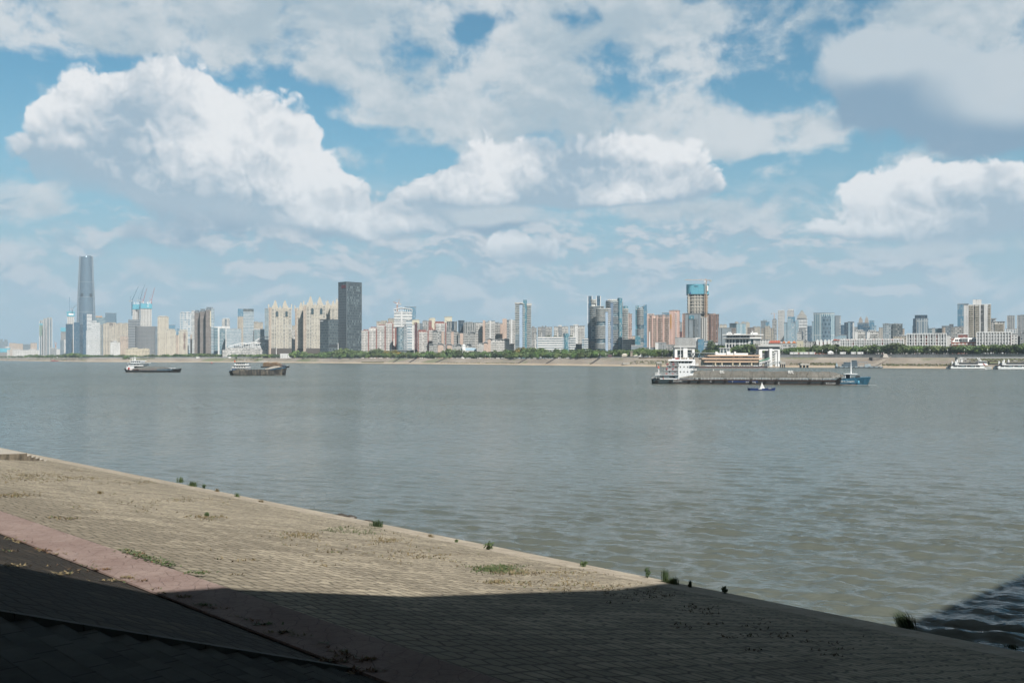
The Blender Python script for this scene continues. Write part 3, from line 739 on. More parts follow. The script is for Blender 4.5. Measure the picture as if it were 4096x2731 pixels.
# the tallest skyscraper: a rounded, tapering shell with a notched crown
Yg = 4700.0; Gg = 9.0
sk = thing('skyscraper', 'tallest skyscraper, a tapering silver tower with a notched round crown', 'skyscraper', (wx(344.5, Yg), Yg, Gg), -math.atan((344.5 - 2048) / FOC))
prof = [(0, 44.5), (40, 44.2), (90, 43.6), (150, 42.5), (215, 41.0), (280, 39.0), (340, 36.6), (395, 34.0), (440, 32.3), (468, 31.4)]
def trilobe(r, n=48):
    out = []
    for k in range(n):
        a = 2 * math.pi * k / n
        rr = r * (1 + .055 * math.cos(3 * (a - R(30)))) / 1.03
        out.append((rr * math.cos(a), rr * math.sin(a)))
    return out
rings = []
for z, r in prof: rings.append([(x, y, z) for x, y in trilobe(r)])
crown = [(x, y, 468 + 9 * max(0, abs(math.sin(1.5 * (math.atan2(y, x) + R(0))))) ** .8) for x, y in trilobe(31.2)]
b = MB(); b.loft(rings + [crown]); b.build('glass_skin', fm('shell'), sk, smooth=True)
for a in (-150, -30, 90):
    b = MB(); z0 = 0
    for (za, ra), (zb, rb) in zip(prof[:-1], prof[1:]):
        for da in (-7.5, 7.5):
            ca, sa = math.cos(R(a + da)), math.sin(R(a + da))
            b.bar((ca * (ra + .2), sa * (ra + .2), za), (ca * (rb + .2), sa * (rb + .2), zb + (8 if zb > 460 else 0)), 2.0)
    b.build('corner_rib', plain('silver_rib', (.40, .45, .49), .35, metal=.3, var=.05), sk)
for a, z in ((-118, 285), (-58, 285), (-118, 30)):
    rr = 37.6 if z > 100 else 43.2
    b = MB(); ca, sa = math.cos(R(a)), math.sin(R(a)); tx, ty = -sa, ca
    P = lambda s, d, zz: (ca * (rr + d) + tx * s, sa * (rr + d) + ty * s, zz)
    for k in range(1): b.face([P(-5.5, 2.2, z), P(5.5, 2.2, z), P(5.5, 1.4, z + 14), P(-5.5, 1.4, z + 14)])
    b.face([P(-5.5, 2.2, z), P(-5.5, 1.4, z + 14), P(-5.5, -3, z + 14), P(-5.5, -3, z)]); b.face([P(5.5, 2.2, z), P(5.5, -3, z), P(5.5, -3, z + 14), P(5.5, 1.4, z + 14)])
    b.build('refuge_opening', plain('dark_louvre', (.04, .05, .06), .7), sk)
for z in (70, 140, 212, 282, 352):
    b = MB(); b.prism([(x, y) for x, y in trilobe(lerp(prof, z) + .5)], z, z + 2.2); b.build('belt_band', plain('silver_band', (.30, .35, .39), .4, metal=.2, var=.05), sk)
o = bld(TW, 'stepped blue glass tower with a white lattice half, before the tallest skyscraper', 332, 368, 1256, 0, 'lattice_fine', Y=3500, vol=[('glass_half', 0, .42, 1255, 'navy_glass', 1.0)], slabs=(13.6, .25, 1.2, WH), cat='tower')
bld('tower_block', 'white lattice tower right of the stepped blue glass tower', 366, 400, 1290, 0, 'lattice_fine', Y=3420, lift=[(.1, .6, 1281, 'lattice_fine')], slabs=(6.8, .4, .8, WH), cat='tower')
bld('tower_block', 'short white lattice tower in front of the stepped blue glass tower', 345, 376, 1322, 0, 'lattice_fine', Y=3330, slabs=(6.8, .3, .8, WH), cat='tower')
o = bld(OF, 'blue-grey office block with an orange rooftop sign behind the cream apartments', 380, 422, 1269, 0, 'teal_band', Y=3750)
b = MB()
for k in range(5): b.box(o.W * (.08 + k * .13), o.W * (.18 + k * .13), -.4, 0, o.H + 1, o.H + 5)
b.build('rooftop_sign', plain('orange_sign', (.75, .36, .07), .6), o.root)
bld(OF, 'blue office block with dark patchwork windows behind the cream apartments', 421, 466, 1252, 0, 'patch_glass', Y=3700)
bld(AP, 'narrow dark-sided beige apartment tower left of the wide cream apartments', 402, 414, 1298, 0, 'beige', Y=3300, vol=[('dark_bay', .3, .8, 1299, 'slate', .4)])
bld(AP, 'wide cream apartment block with brown vertical strips and stepped shoulders', 413, 471, 1293, 0, 'cream_lines', Y=3150, vol=[('centre_bay', .22, .86, 1289, 'cream_lines', 1.4), ('dark_crown', .42, .68, 1291, 'brown_band', 1.8, 1302)])
bld(AP, 'cream apartment block joined to the right of the wide brown-stripped one', 470, 515, 1293, 0, 'cream_lines', Y=3180, vol=[('centre_bay', .12, .40, 1291, 'cream_lines', 1.2), ('centre_bay', .62, .9, 1291, 'cream_lines', 1.2)])
bld(AP, 'white mid-rise block with a rooftop lift house before the wide cream apartments', 441, 481, 1369, 0, 'white', Y=2800, lift=[(.3, .68, 1361, 'white')])
bld(AP, 'pale peach block tucked between the white mid-rise and the half-built frame', 481, 513, 1344, 0, 'peach', Y=2900)
o = bld('building_shell', 'dark scaffolded concrete frame left of the wide half-built frame', 513, 562, 1278, 0, 'frame_dark', Y=2980, slabs=(7.4, .5, .7, TRIM), cat='building site', roof=False)
o = bld('building_shell', 'wide curved half-built concrete frame with open floors under the four cranes', 541, 622, 1304, 0, 'frame_dark', Y=2750, foot=lambda W, D: [(W * .5 + W * .5 * math.cos(R(a)), D * .5 - D * .42 * math.sin(R(a)) ) for a in range(180, -1, -15)] + [(W, D), (0, D)], cat='building site', roof=False)
b = MB(); fpx = [(x, y) for x, y in o.fp]
z = 3.7
while z < o.H: b.prism([(x, y - .7) for x, y in o.fp], z - .35, z + .35, 0, True, 0, None, True); z += 3.7
b.build('floor_edge', plain('raw_concrete', (.46, .44, .42), .9, var=.2, vscale=.1), o.root)
cran = []
for (a, b_, c1, c0, lab) in [(530, 560, 1236, 1217, 'left'), (562, 607, 1233, 1214, 'right')]:
    o = bld('concrete_core', '%s one of the two pale concrete cores topped with cyan climbing forms' % lab, a, b_, c1, 0, 'core', Y=3080, cat='building site', roof=False)
    b = MB(); b.prism(o.grow(1.2), o.z(c1 + 1), o.z(c0)); b.build('climbing_form', fm('netting'), o.root)
    for f in (.25, .6, .85): b = MB(); b.bar((o.W * f, 4, o.H), (o.W * f, 4, o.z(c0 - 9)), 1.4); b.build('mast', WH, o.root)
    if lab == 'right':
        b = MB()
        for k in range(2):
            z0 = o.z(1228) + k * 8
            for (x0, x1, za, zb) in ((.62, .64, 0, 6), (.72, .74, 0, 6), (.62, .74, 5.2, 6.2), (.66, .68, 1, 4)): b.box(o.W * x0, o.W * x1, -1.5, -1.25, z0 + za, z0 + zb)
        b.build('site_banner', WH, o.root)
def luffing_crane(label, pxb, pyb, pxp, pyp, pxt, pyt, Y, colr, g0=None):
    # mast up to a pivot, a raised lattice jib and a short counter-jib
    cx = wx(pxb, Y); G = 9.0 if g0 is None else g0
    r = thing('tower_crane', label, 'crane', (cx, Y, wz(pyb, Y)))
    z = lambda py: wz(py, Y) - wz(pyb, Y); x = lambda px: wx(px, Y) - cx
    m = plain('crane_' + colr[0], colr[1], .6)
    b = MB(); h = z(pyp)
    for s in (-1, 1):
        for q in (-1, 1): b.bar((s * .9, q * .9, 0), (s * .9, q * .9, h), .55)
    k = 0
    while k * 2.6 < h - 2.6: b.bar((-.9, -.9, k * 2.6), (.9, -.9, k * 2.6 + 2.6), .4); k += 1
    b.build('mast', m, r)
    b = MB(); tip = Vector((x(pxt), 0, z(pyt))); piv = Vector((0, 0, h)); n = 12
    for s in (-.8, .8):
        b.bar(piv + Vector((0, s, -.7)), tip + Vector((0, 0, -.2)), .55); b.bar(piv + Vector((0, s, .9)), tip, .45)
    for k in range(n):
        pa = piv.lerp(tip, k / n); pb = piv.lerp(tip, (k + 1) / n); b.bar(pa + Vector((0, 0, -.6 * (1 - k / n))), pb + Vector((0, 0, .8 * (1 - k / n))), .35)
    b.build('jib', m, r)
    sg = -1 if pxt > pxb else 1
    b = MB(); b.bar(piv, piv + Vector((sg * 6.5, 0, -.6)), 1.2); b.bar(piv + Vector((sg * 2, 0, 0)), piv + Vector((sg * 5, 0, 9)), .6); b.bar(piv + Vector((sg * 5, 0, 9)), tip, .22)
    b.build('counter_jib', m, r)
    b = MB(); b.box(sg * 6.5 - 1.6, sg * 6.5 + 1.6, -1, 1, h - 3, h + .2); b.build('counterweight', plain('pale_ballast', (.55, .55, .52), .8), r)
    b = MB(); b.box(-1.2, 1.2, -2.2, -.95, h - 2.4, h + .2); b.build('cab', WH, r)
    return r
CB, CR, CO = ('blue', (.10, .19, .28)), ('red', (.50, .07, .06)), ('orange', (.58, .24, .09))
luffing_crane('leftmost of the two blue cranes over the concrete cores', 528, 1262, 527, 1202, 553, 1146, 3070, CB)
luffing_crane('right-hand blue crane standing between the two concrete cores', 560, 1300, 558, 1200, 578, 1139, 3060, CB)
luffing_crane('red crane behind the right concrete core, left of the other red crane', 573, 1213, 572, 1206, 587, 1153, 3105, CR)
luffing_crane('outermost right red crane beside the right concrete core', 605, 1263, 604, 1204, 619, 1150, 3110, CR)
luffing_crane('small grey crane leaning to the right on the core beside the skyscraper', 289, 1247, 289, 1235, 306, 1219, 4150, ('steel', (.2, .25, .29)))
luffing_crane('little orange crane rising behind the low white blocks far left', 223, 1396, 223, 1374, 228, 1372, 4000, CO)
bld('institute', 'long low cream institute building with many small windows', 502, 598, 1396, 0, 'institute', Y=2620, lift=[(.22, .5, 1390, 'institute'), (.76, .9, 1392, 'institute')], vol=[('wing', 0, .52, 1394, 'institute', 5)], roofm=plain('cream_trim', (.62, .55, .42), .8))
bld(OF, 'dark slate office slab behind the tall cream tower', 622, 634, 1307, 0, 'slate', Y=3000)
bld(AP, 'tall cream apartment tower with a flat stepped top, left of two shorter ones', 631, 674, 1268, 0, 'cream', Y=2560, lift=[(.08, .92, 1263, 'cream')], fins=(6, .9, .5, plain('cream_pier', (.62, .57, .48), .8)))
bld(AP, 'shorter cream apartment tower right against the tall cream one', 664, 703, 1322, 0, 'cream', Y=2480, lift=[(.1, .92, 1315, 'cream')], fins=(6, .8, .5, _new['cream_pier']))
o = bld(AP, 'cream apartment tower with big characters painted down its face', 715, 750, 1324, 0, 'cream', Y=2480, lift=[(.1, .92, 1318, 'cream')], fins=(2, .8, .5, _new['cream_pier']))
b = MB()
for k in range(8):
    zc = o.z(1332 + k * 8.6); xa = o.W * .55
    for (x0, x1, za, zb) in ((0, 4.2, 0, .6), (0, 4.2, 3.6, 4.2), (0, .7, 0, 4.2), (3.5, 4.2, 0, 4.2), (1.7, 2.4, -.4, 4.6)):
        if (k + int(x0 * 10)) % 5 != 4: b.box(xa + x0, xa + x1, -.55, -.3, zc - 4 + za, zc - 4 + zb)
b.build('painted_sign', plain('sign_red_brown', (.22, .10, .10), .8), o.root)
bld(OF, 'bright blue half-built office box peeping over the cream towers', 675, 702, 1300, 0, 'blue_glass', Y=3300)
bld(OF, 'small slate-blue block between the cream towers', 706, 720, 1315, 0, 'blue_glass', Y=3200)
bld(AP, 'narrow peach block in the gap between two cream towers', 702, 716, 1340, 0, 'peach', Y=2700)
bld('tower_block', 'pale grey-blue lattice tower left of the brown stepped towers', 721, 763, 1251, 0, 'lattice', Y=2800, lift=[(.1, .4, 1247, 'white'), (.5, .9, 1246, 'white')], fins=(3, 1.4, .6, TRIM), cat='tower')
bld('tower_block', 'slim white-edged tower close behind the brown stepped towers', 765, 783, 1245, 0, 'white_band', Y=2720, lift=[(.2, .9, 1241, 'white')], cat='tower')
bld(AP, 'narrow peach slab low between the lattice tower and the white-edged tower', 761, 768, 1338, 0, 'peach', Y=2600)
for (a, b_, c_, lab, yy) in [(778, 801, 1243, 'lowest left', 2520), (800, 824, 1238, 'middle', 2500), (823, 857, 1231, 'tallest right', 2480)]:
    o = bld('residential_tower', '%s of the three joined brown stepped towers' % lab, a, b_, c_ + 5, 0, 'brown_band', Y=yy, D=26, slabs=(3.1, .5, .5, plain('brown_slab', (.33, .29, .265), .8)),
        vol=[('crown', .08, .85, c_ - 3, 'slate', .3, c_ + 8)] + ([('cream_strip', .50, .62, 1244, 'pale_yellow', .8, 1306), ('blue_bay', .64, 1.0, 1236, 'blue_band', .7)] if lab[0] == 't' else []), cat='tower')
bld(OF, 'dark banded office block between the brown towers and the white portal frame', 857, 873, 1310, 0, 'teal_band', Y=2480, roofm=WH, lift=[(.1, .9, 1306, 'white')])
bld(OF, 'white portal-framed office slab with dark banded glass', 872, 902, 1308, 0, 'teal_band', Y=2420, vol=[('portal_frame', -.02, .2, 1305, 'white_wall', .8), ('portal_head', .2, 1.0, 1305, 'white_wall', .8, 1313)])
bld(OF, 'white-walled office slab joined to the right of the portal frame', 898, 920, 1304, 0, 'white_wall', Y=2450)
bld(AP, 'white tower with cut-out balconies rising behind the portal-framed slab', 888, 919, 1277, 0, 'white_busy', Y=2700, lift=[(.1, .95, 1272, 'white')], vol=[('balcony_bay', .35, .62, 1275, 'slate', .5)])
bld(OF, 'wide blue-slabbed office block in front of the banded glass tower', 906, 965, 1315, 0, 'blue_band', Y=2380, slabs=(3.7, .35, .6, plain('blue_slab', (.46, .54, .58), .6)), lift=[(.05, .9, 1313, 'slate')])
bld('tower_block', 'beige tower with a blue glass cap left of the banded glass tower', 951, 976, 1266, 0, 'beige', Y=2560, vol=[('glass_cap', 0, .95, 1235, 'blue_glass', .5, 1266)], fins=(4, 1.0, .7, plain('beige_pier', (.55, .48, .39), .8)), cat='tower')
bld(TW, 'tall banded grey-green glass tower beside the beige tower with a blue cap', 973, 1015, 1239, 0, 'blue_band', Y=2450, slabs=(3.7, .45, .55, _new['blue_slab']), vol=[('crown_frame', 0, 1.0, 1235, 'slate_win', .6, 1246)], cat='tower')
bld(AP, 'beige stepped apartment block behind the dark banded office', 1014, 1052, 1290, 0, 'beige', Y=2650, lift=[(.05, .5, 1286, 'beige'), (.55, .95, 1287, 'beige')])
bld(OF, 'low dark banded office right of the banded glass tower', 1016, 1058, 1317, 0, 'teal_band', Y=2450, roofm=WH, slabs=(3.8, .3, .6, TRIM))
bld('tower_block', 'dark banded tower half hidden behind the first spired tower', 1059, 1080, 1235, 0, 'teal_band', Y=2420, slabs=(3.8, .4, .7, TRIM), cat='tower')
# white terraces with arched ribs
te = bld('terraced_block', 'pale blue stepped terraces with white arched ribs left of the spired towers', 890, 1076, 1398, 0, 'white_busy', Y=2290, D=30, roof=False)
for i, (a, b_, c_) in enumerate([(905, 1076, 1391), (935, 1076, 1383), (970, 1076, 1376), (1005, 1076, 1366), (1030, 1076, 1357)]):
    b = MB(); x0, x1 = te.x(a), te.x(b_); b.prism([(x0, 6 + i * 5), (x1, 6 + i * 5), (x1, 36), (x0, 36)], 0, te.z(c_), 0, True, 1)
    b.build('terrace', [fm('white_busy'), plain('blue_awning', (.25, .47, .66), .6)], te.root)
for i, (a, b_, c0, c1) in enumerate([(912, 990, 1387, 1371), (958, 1030, 1386, 1368), (996, 1066, 1385, 1369), (1032, 1076, 1383, 1371), (1020, 1076, 1362, 1344)]):
    b = MB(); x0, x1 = te.x(a), te.x(b_); n = 10
    for k in range(n):
        f = lambda q: te.z(c0) + (te.z(c1) - te.z(c0)) * math.sin(min(1, q * 1.12) * math.pi / 2) * (1 - max(0, q - .82) * .8)
        for yy in (5 + i * 4, 9 + i * 4): b.bar((x0 + (x1 - x0) * k / n, yy, f(k / n)), (x0 + (x1 - x0) * (k + 1) / n, yy, f((k + 1) / n)), 1.4)
    b.build('arched_rib', WH, te.root)
    b = MB()
    for k in range(1, n): b.bar((x0 + (x1 - x0) * k / n, 5 + i * 4, te.z(c0) - 2), (x0 + (x1 - x0) * k / n, 5 + i * 4, f(k / n)), .7)
    b.build('rib_post', WH, te.root)
# cream towers with spires
def spire_crown(o, px, base, tip, wpx):
    cx = o.x(px); w = o.Y * wpx / FOC; D = o.D * .5; zb, zt = o.z(base), o.z(tip)
    h = zt - zb; b = MB()
    for f, ww in ((.0, .92), (.24, .66), (.44, .46), (.56, .30), (.66, .20)):
        hw = w * ww / 2
        z0, z1 = zb + h * f, zb + h * (f + .26 if f < .3 else f + .17)
        b.box(cx - hw, cx + hw, D - hw, D + hw, z0, z1)
        for s in (-1, 1):
            for q in (-1, 1):
                b.prism([(cx + s * hw - .7, D + q * hw - .7), (cx + s * hw + .7, D + q * hw - .7), (cx + s * hw + .7, D + q * hw + .7), (cx + s * hw - .7, D + q * hw + .7)], z0, z1 + h * .06)
        for s in (-.4, 0, .4): b.box(cx + s * hw * 1.4 - .35, cx + s * hw * 1.4 + .35, D - hw - .5, D - hw, z0, z1 + h * .02)
    b.build('crown_tower', [plain('castle_stone', (.60, .55, .46), .8)], o.root)
    b = MB(); b.tube((cx, D, zb + h * .78), (cx, D, zb + h * .86), w * .13, w * .09, 8); b.tube((cx, D, zb + h * .84), (cx, D, zt), .8, .12, 6)
    b.build('spire', plain('spire_gold', (.42, .27, .14), .6), o.root)
def castle(label, px0, px1, body, Y, spires, D=24, vol=(), base=1393):
    o = bld('residential_tower', label, px0, px1, body, 0, 'castle', Y=Y, D=D, vol=vol, cat='tower', roofm=plain('castle_stone', (.60, .55, .46), .8))
    for (px, tp, wp) in spires: spire_crown(o, px, body + 2, tp, wp)
    b = MB(); n = max(4, int(o.W / 8))
    for i in range(n + 1):
        x = o.W * i / n; hh = 5.5 if i % 2 else 9.0
        b.box(x - 1.3, x + 1.3, -.3, 1.6, o.H - 3, o.H + hh)
    b.build('parapet_pier', _new['castle_stone'], o.root)
    b = MB(); b.box(-.5, o.W + .5, -.6, .4, o.z(1268) - 1.2, o.z(1268)); b.box(-.5, o.W + .5, -.6, .4, o.z(body + 9) - 1, o.z(body + 9)); b.build('cornice', _new['castle_stone'], o.root)
    b = MB(); b.box(-.4, o.W + .4, -1.0, .2, -1, o.z(base)); b.build('dark_plinth', plain('brown_plinth', (.10, .085, .075), .8), o.root)
    return o
def glass_slot(o, px, w, t0, t1):
    b = MB(); x = o.x(px); hw = w / 2; z0, z1 = o.z(t1), o.z(t0)
    pts = [(x - hw, z0), (x + hw, z0), (x + hw, z1 - hw)] + [(x + hw * math.cos(R(a)), z1 - hw + hw * math.sin(R(a))) for a in (45, 90, 135)] + [(x - hw, z1 - hw)]
    b.face([(px_, -.9, pz) for px_, pz in pts]); b.build('arched_window', plain('slot_glass', (.05, .085, .10), .15, spec=.7), o.root)
wide = lambda a, b_, t: ('window_bay', a, b_, t, 'castle_wide', .7)
o = castle('cream twin-spired tower standing alone left of the dark office towers', 1075, 1166, 1232, 2270, [(1101, 1197, 19), (1140, 1197, 19)], vol=[wide(.13, .32, 1234), wide(.87, .99, 1238), ('end_bay', 0, .1, 1228, 'peach', 1.5), wide(.62, .74, 1250)])
glass_slot(o, 1108, 5.0, 1244, 1266); glass_slot(o, 1146, 5.0, 1244, 1266)
o = castle('cream single-spired tower in front of the tallest twin-spired one', 1180, 1217, 1238, 2300, [(1204.5, 1206, 19)], vol=[('end_bay', .02, .2, 1233, 'peach', 1.2), wide(.55, .7, 1242)])
glass_slot(o, 1211, 3.4, 1248, 1270)
o = castle('tallest cream twin-spired tower behind the dark checkered block', 1215, 1305, 1220, 2270, [(1242, 1181, 20), (1279, 1182, 20)], vol=[('end_bay', -.02, .1, 1224, 'peach', 1.8), wide(.13, .34, 1228), wide(.84, .97, 1226)])
glass_slot(o, 1249.5, 5.5, 1232, 1256); glass_slot(o, 1285, 5.5, 1232, 1256)
castle('hazier cream spired tower just left of the dark tall tower', 1302, 1324, 1236, 2420, [(1311, 1197, 16)])
castle('cream spired tower half hidden behind the dark tall tower', 1320, 1354, 1228, 2400, [(1333, 1199, 15), (1348, 1191, 15)], vol=[wide(.2, .45, 1234)])
bld(AP, 'small white patterned block in the gap between spired towers', 1164, 1182, 1319, 0, 'white_busy', Y=2380, lift=[(.2, .9, 1312, 'beige')])
bld(AP, 'hazy beige block peeping over the gap between spired towers', 1168, 1180, 1302, 0, 'beige', Y=2900)
# dark checkered offices
o = bld(OF, 'low dark checkered office block beside the dark tall tower', 1280, 1353, 1278, 0, 'checker_block', Y=2020, pxc=1314, th=42, roofm=DKM)
b = MB(); b.box(o.W * .1, o.W * .96, -.5, .2, o.z(1388), o.z(1376)); b.build('dark_band', DKM, o.root)
b = MB(); b.box(-.5, -.3, o.D * .62, o.D * .95, o.z(1285), o.z(1281)); b.build('roof_sign', WH, o.root)
o = bld('dark_tower', 'tall dark checkered office tower with a red rooftop sign', 1353, 1446, 1128, 0, 'checker', Y=2060, pxc=1386, th=36, cat='tower', roofm=DKM)
b = MB(); b.prism([(-.35, .3), (-.02, .3), (-.02, o.D - .3), (-.35, o.D - .3)], 0, o.H - 9); b.build('side_screen', fm('checker_left'), o.root)
b = MB(); rr = random.Random(3)
for k in range(5):
    y0 = o.D * .60 - k * o.D * .105; z0 = o.H - 12
    for (ya, yb, za, zb) in ((0, 2.7, 0, .8), (0, 2.7, 3.0, 3.8), (0, .6, 0, 6.2), (1.9, 2.6, 0, 6.2), (0, 2.7, 5.6, 6.4)):
        if rr.random() < .85: b.box(-.75, -.4, y0 - yb, y0 - ya, z0 + za, z0 + zb)
b.build('red_sign', plain('sign_red', (.24, .05, .06), .6), o.root)
b = MB(); b.box(-.6, .9, -.7, .9, 0, o.H + .2); b.box(o.W - .9, o.W + .5, -.7, .9, 0, o.H + .2); b.build('corner_post', plain('corner_slate', (.14, .165, .18), .5), o.root)
# ------------------------------------------------------------------ middle of the skyline
RWP = plain('brick_red_pier', (.36, .13, .10), .85, var=.2, vscale=.2)
for (a, b_, c_, lab, yy, rx) in [(1446, 1476, 1322, 'lowest, leftmost step', 1925, (.25, .95)), (1476, 1508, 1312, 'second step from the left', 1928, (.2, .95)), (1508, 1543, 1302, 'third step from the left', 1931, (.2, .9)), (1543, 1573, 1293, 'tallest step', 1934, (.2, .9))]:
    o = bld(AP, 'white balconied block with brick piers, %s of the staggered row' % lab, a, b_, c_ + 1, 0, 'red_white', Y=yy, D=24,
            vol=[('brick_pier', .87, 1.0, c_ + 1, 'red', .8), ('red_roof_box', rx[0], rx[1], c_ - 5, 'red', -2.5, c_ + 1)], slabs=(15.5, .7, .7, WH), roofm=TRIM)
    b = MB(); z = 3.1
    while z < o.H - 2: b.box(o.W * .04, o.W * .36, -1.1, .1, z - .5, z + .45); b.box(o.W * .46, o.W * .84, -1.1, .1, z - .5, z + .45); z += 3.1
    b.build('balcony_stack', BALC, o.root)
bld(AP, 'short end block of the staggered red and white row, beside the glass cylinder', 1572, 1588, 1312, 0, 'red_white', Y=1945, vol=[('brick_pier', .5, 1.0, 1310, 'red', .6)])
bld(OF, 'beige screened office block behind the staggered red and white row', 1506, 1548, 1286, 0, 'beige_screen', Y=2120, vol=[('end_bay', .45, 1.0, 1282, 'beige', .6)])
bld(OF, 'beige block with a flat rim roof behind the tallest red and white step', 1552, 1580, 1276, 0, 'beige', Y=2180, lift=[(.1, .9, 1272, 'beige')])
bld(OF, 'grey-beige screened office block behind the white slant-roofed tower', 1572, 1626, 1284, 0, 'beige_screen', Y=2080)
# white tower with a slanting frame roof
o = bld('tower_block', 'white banded tower with a slanting open frame roof', 1577, 1648, 1246, 0, 'white_band', Y=2010, D=34, slabs=(5.4, .5, 1.5, WH), vol=[('white_core', .37, .46, 1244, 'white_wall', .9)], roof=False, cat='tower')
b = MB(); zl, zp, zr = o.z(1238), o.z(1230), o.z(1236)
for (xa, za, xb, zb_) in ((-.02, zl, .38, zp), (.38, zp, 1.02, zr)):
    for y in (-1, 33): b.bar((o.W * xa, y, za), (o.W * xb, y, zb_), 1.2)
    A = [(o.W * xa, -1, za - .2), (o.W * xb, -1, zb_ - .2), (o.W * xb, 33, zb_ - .2), (o.W * xa, 33, za - .2)]; Bq = [(x, y, z + .7) for x, y, z in A]
    b.face(A[::-1]); b.face(Bq)
b.build('slanted_roof', WH, o.root)
b = MB()
for k in range(9): b.box(o.W * k / 8 - .5, o.W * k / 8 + .5, -.6, .5, o.H, (zl + (zp - zl) * min(1, k / 3)) if k < 4 else (zp + (zr - zp) * (k - 3) / 5))
b.build('roof_post', WH, o.root)
o = bld('tower_block', 'narrow white and blue lower shaft of banded flats under the slant-roofed tower', 1625, 1648, 1283, 0, 'blue_band', Y=1985, D=20, slabs=(5.4, .5, 1.3, WH), cat='tower')
luffing_crane('small orange crane standing over the slant-roofed white tower', 1589, 1250, 1589, 1213, 1573, 1208, 2090, CO)
bld(TW, 'plain teal glass slab rising behind the slant-roofed white tower', 1618, 1664, 1228, 0, 'blue_glass', Y=2350, cat='tower')
o = bld('glass_cylinder', 'round green glass office cylinder at the water front', 1586, 1614, 1309, 0, 'teal_band', Y=1900, D=13, foot=lambda W, D: arc(W / 2, D * .6, W / 2, D * .6, 180, 540, 24)[:-1], slabs=(15.2, .35, .8, TRIM_D), cat='office building')
o2 = bld(OF, 'slim grid-fronted slab joined to the right of the glass cylinder', 1612, 1628, 1306, 0, 'grey_blue_bal', Y=1915, fins=(2, .7, .5, TRIM))
bld('podium', 'long low dark podium under the round glass cylinder', 1562, 1656, 1401, 0, 'slate_win', Y=1885, D=8, roofm=TRIM_D, cat='low building')
bld('tower_block', 'pale yellow stair tower right of the teal glass slab', 1647, 1678, 1280, 0, 'pale_yellow', Y=2150, lift=[(.2, .95, 1277, 'pale_yellow')], cat='tower')
bld('tower_block', 'slender cream end wall between the white tower and the dark red block', 1646, 1658, 1300, 0, 'white_wall', Y=2000, cat='tower')
o = bld(AP, 'tall dark red-brown apartment block at the middle of the front row', 1658, 1691, 1296, 0, 'grey_busy', Y=1890, vol=[('dark_pier', 0, .33, 1289, 'red_dark', 1.0), ('grey_bay', .66, 1, 1292, 'slate', .4)])
b = MB(); z = 3.1
while z < o.H - 2: b.box(o.W * .36, o.W * .66, -1.0, .1, z - .5, z + .45); z += 3.1
b.build('balcony_stack', BALC, o.root)
for (a, b_, c_, lab, yy) in [(1671, 1717, 1327, 'front', 1840), (1713, 1738, 1319, 'middle', 1855), (1738, 1788, 1293, 'rear, taller', 1935)]:
    o = bld(AP, '%s of three red-topped white balconied blocks' % lab, a, b_, c_, 0, 'red_white', Y=yy, D=22, slabs=(15.5, .6, .7, WH), vol=[('brick_pier', 0, .09, c_ - 2, 'red', .7), ('brick_pier', .86, .96, c_ - 2, 'red', .7), ('red_crown', .05, .75, c_ - 8, 'red', -1.5, c_ + 1)], roofm=RWP)
    b = MB(); z = 3.1
    while z < o.H - 2: b.box(o.W * .12, o.W * .42, -1.1, .1, z - .5, z + .45); b.box(o.W * .5, o.W * .84, -1.1, .1, z - .5, z + .45); z += 3.1
    b.build('balcony_stack', BALC, o.root)
bld(AP, 'grey and red block with dark flat tops behind the red-topped white blocks', 1690, 1727, 1285, 0, 'grey_busy', Y=1990, lift=[(.1, .5, 1281, 'slate'), (.68, 1.0, 1280, 'red')], vol=[('brick_bay', .66, 1.0, 1286, 'red', .6)])
bld('lift_tower', 'left of two pale yellow towers rising behind the red-topped blocks', 1715, 1741, 1274, 0, 'pale_yellow', Y=2250, lift=[(.3, .95, 1270, 'pale_yellow')], cat='tower')
bld('lift_tower', 'right, taller of two pale yellow towers rising behind the red-topped blocks', 1778, 1808, 1268, 0, 'pale_yellow', Y=2250, lift=[(.35, 1.0, 1265, 'pale_yellow')], cat='tower')
bld(OF, 'dark glass office with pale fins beyond the red-topped blocks', 1787, 1828, 1287, 0, 'slate_win', Y=2050, fins=(5, .8, .4, TRIM), vol=[('dark_end', .52, .72, 1286, 'dark_glass', .8)], roofm=DKM)
bld(OF, 'dark flat-topped office tower left of the finned grey office', 1833, 1858, 1283, 0, 'dark_glass', Y=2000, roofm=DKM)
bld(OF, 'grey office with pale vertical fins and a recessed roof frame', 1856, 1904, 1291, 0, 'slate_win', Y=1980, fins=(7, .9, .6, TRIM), lift=[(.12, .7, 1287, 'grey'), (.74, 1.0, 1289, 'grey')])
def arch_roofs(o, spans, m=None):
    for (f0, f1) in spans:
        b = MB(); x0, x1 = o.W * f0, o.W * f1; r = (x1 - x0) / 2; cx = (x0 + x1) / 2; n = 8
        up = [(cx - r * math.cos(math.pi * k / n), r * .55 * math.sin(math.pi * k / n)) for k in range(n + 1)]
        for (xa, za), (xb, zb_) in zip(up[:-1], up[1:]):
            b.face([(xa, -1.2, o.H + za), (xb, -1.2, o.H + zb_), (xb, o.D, o.H + zb_), (xa, o.D, o.H + za)]); b.bar((xa, -1.2, o.H + za), (xb, -1.2, o.H + zb_), 1.0)
        b.face([(x, -.5, o.H + z) for x, z in up])
        b.build('arched_roof', m or TRIM_D, o.root)
def balc(o, spans, sp=3.1, out=1.1, m=None, z1=None):
    b = MB(); z = sp
    while z < (z1 or o.H) - 1.5:
        for (f0, f1) in spans: b.box(o.W * f0, o.W * f1, -out, .1, z - .45, z + .45)
        z += sp
    b.build('balcony_stack', m or BALC, o.root)
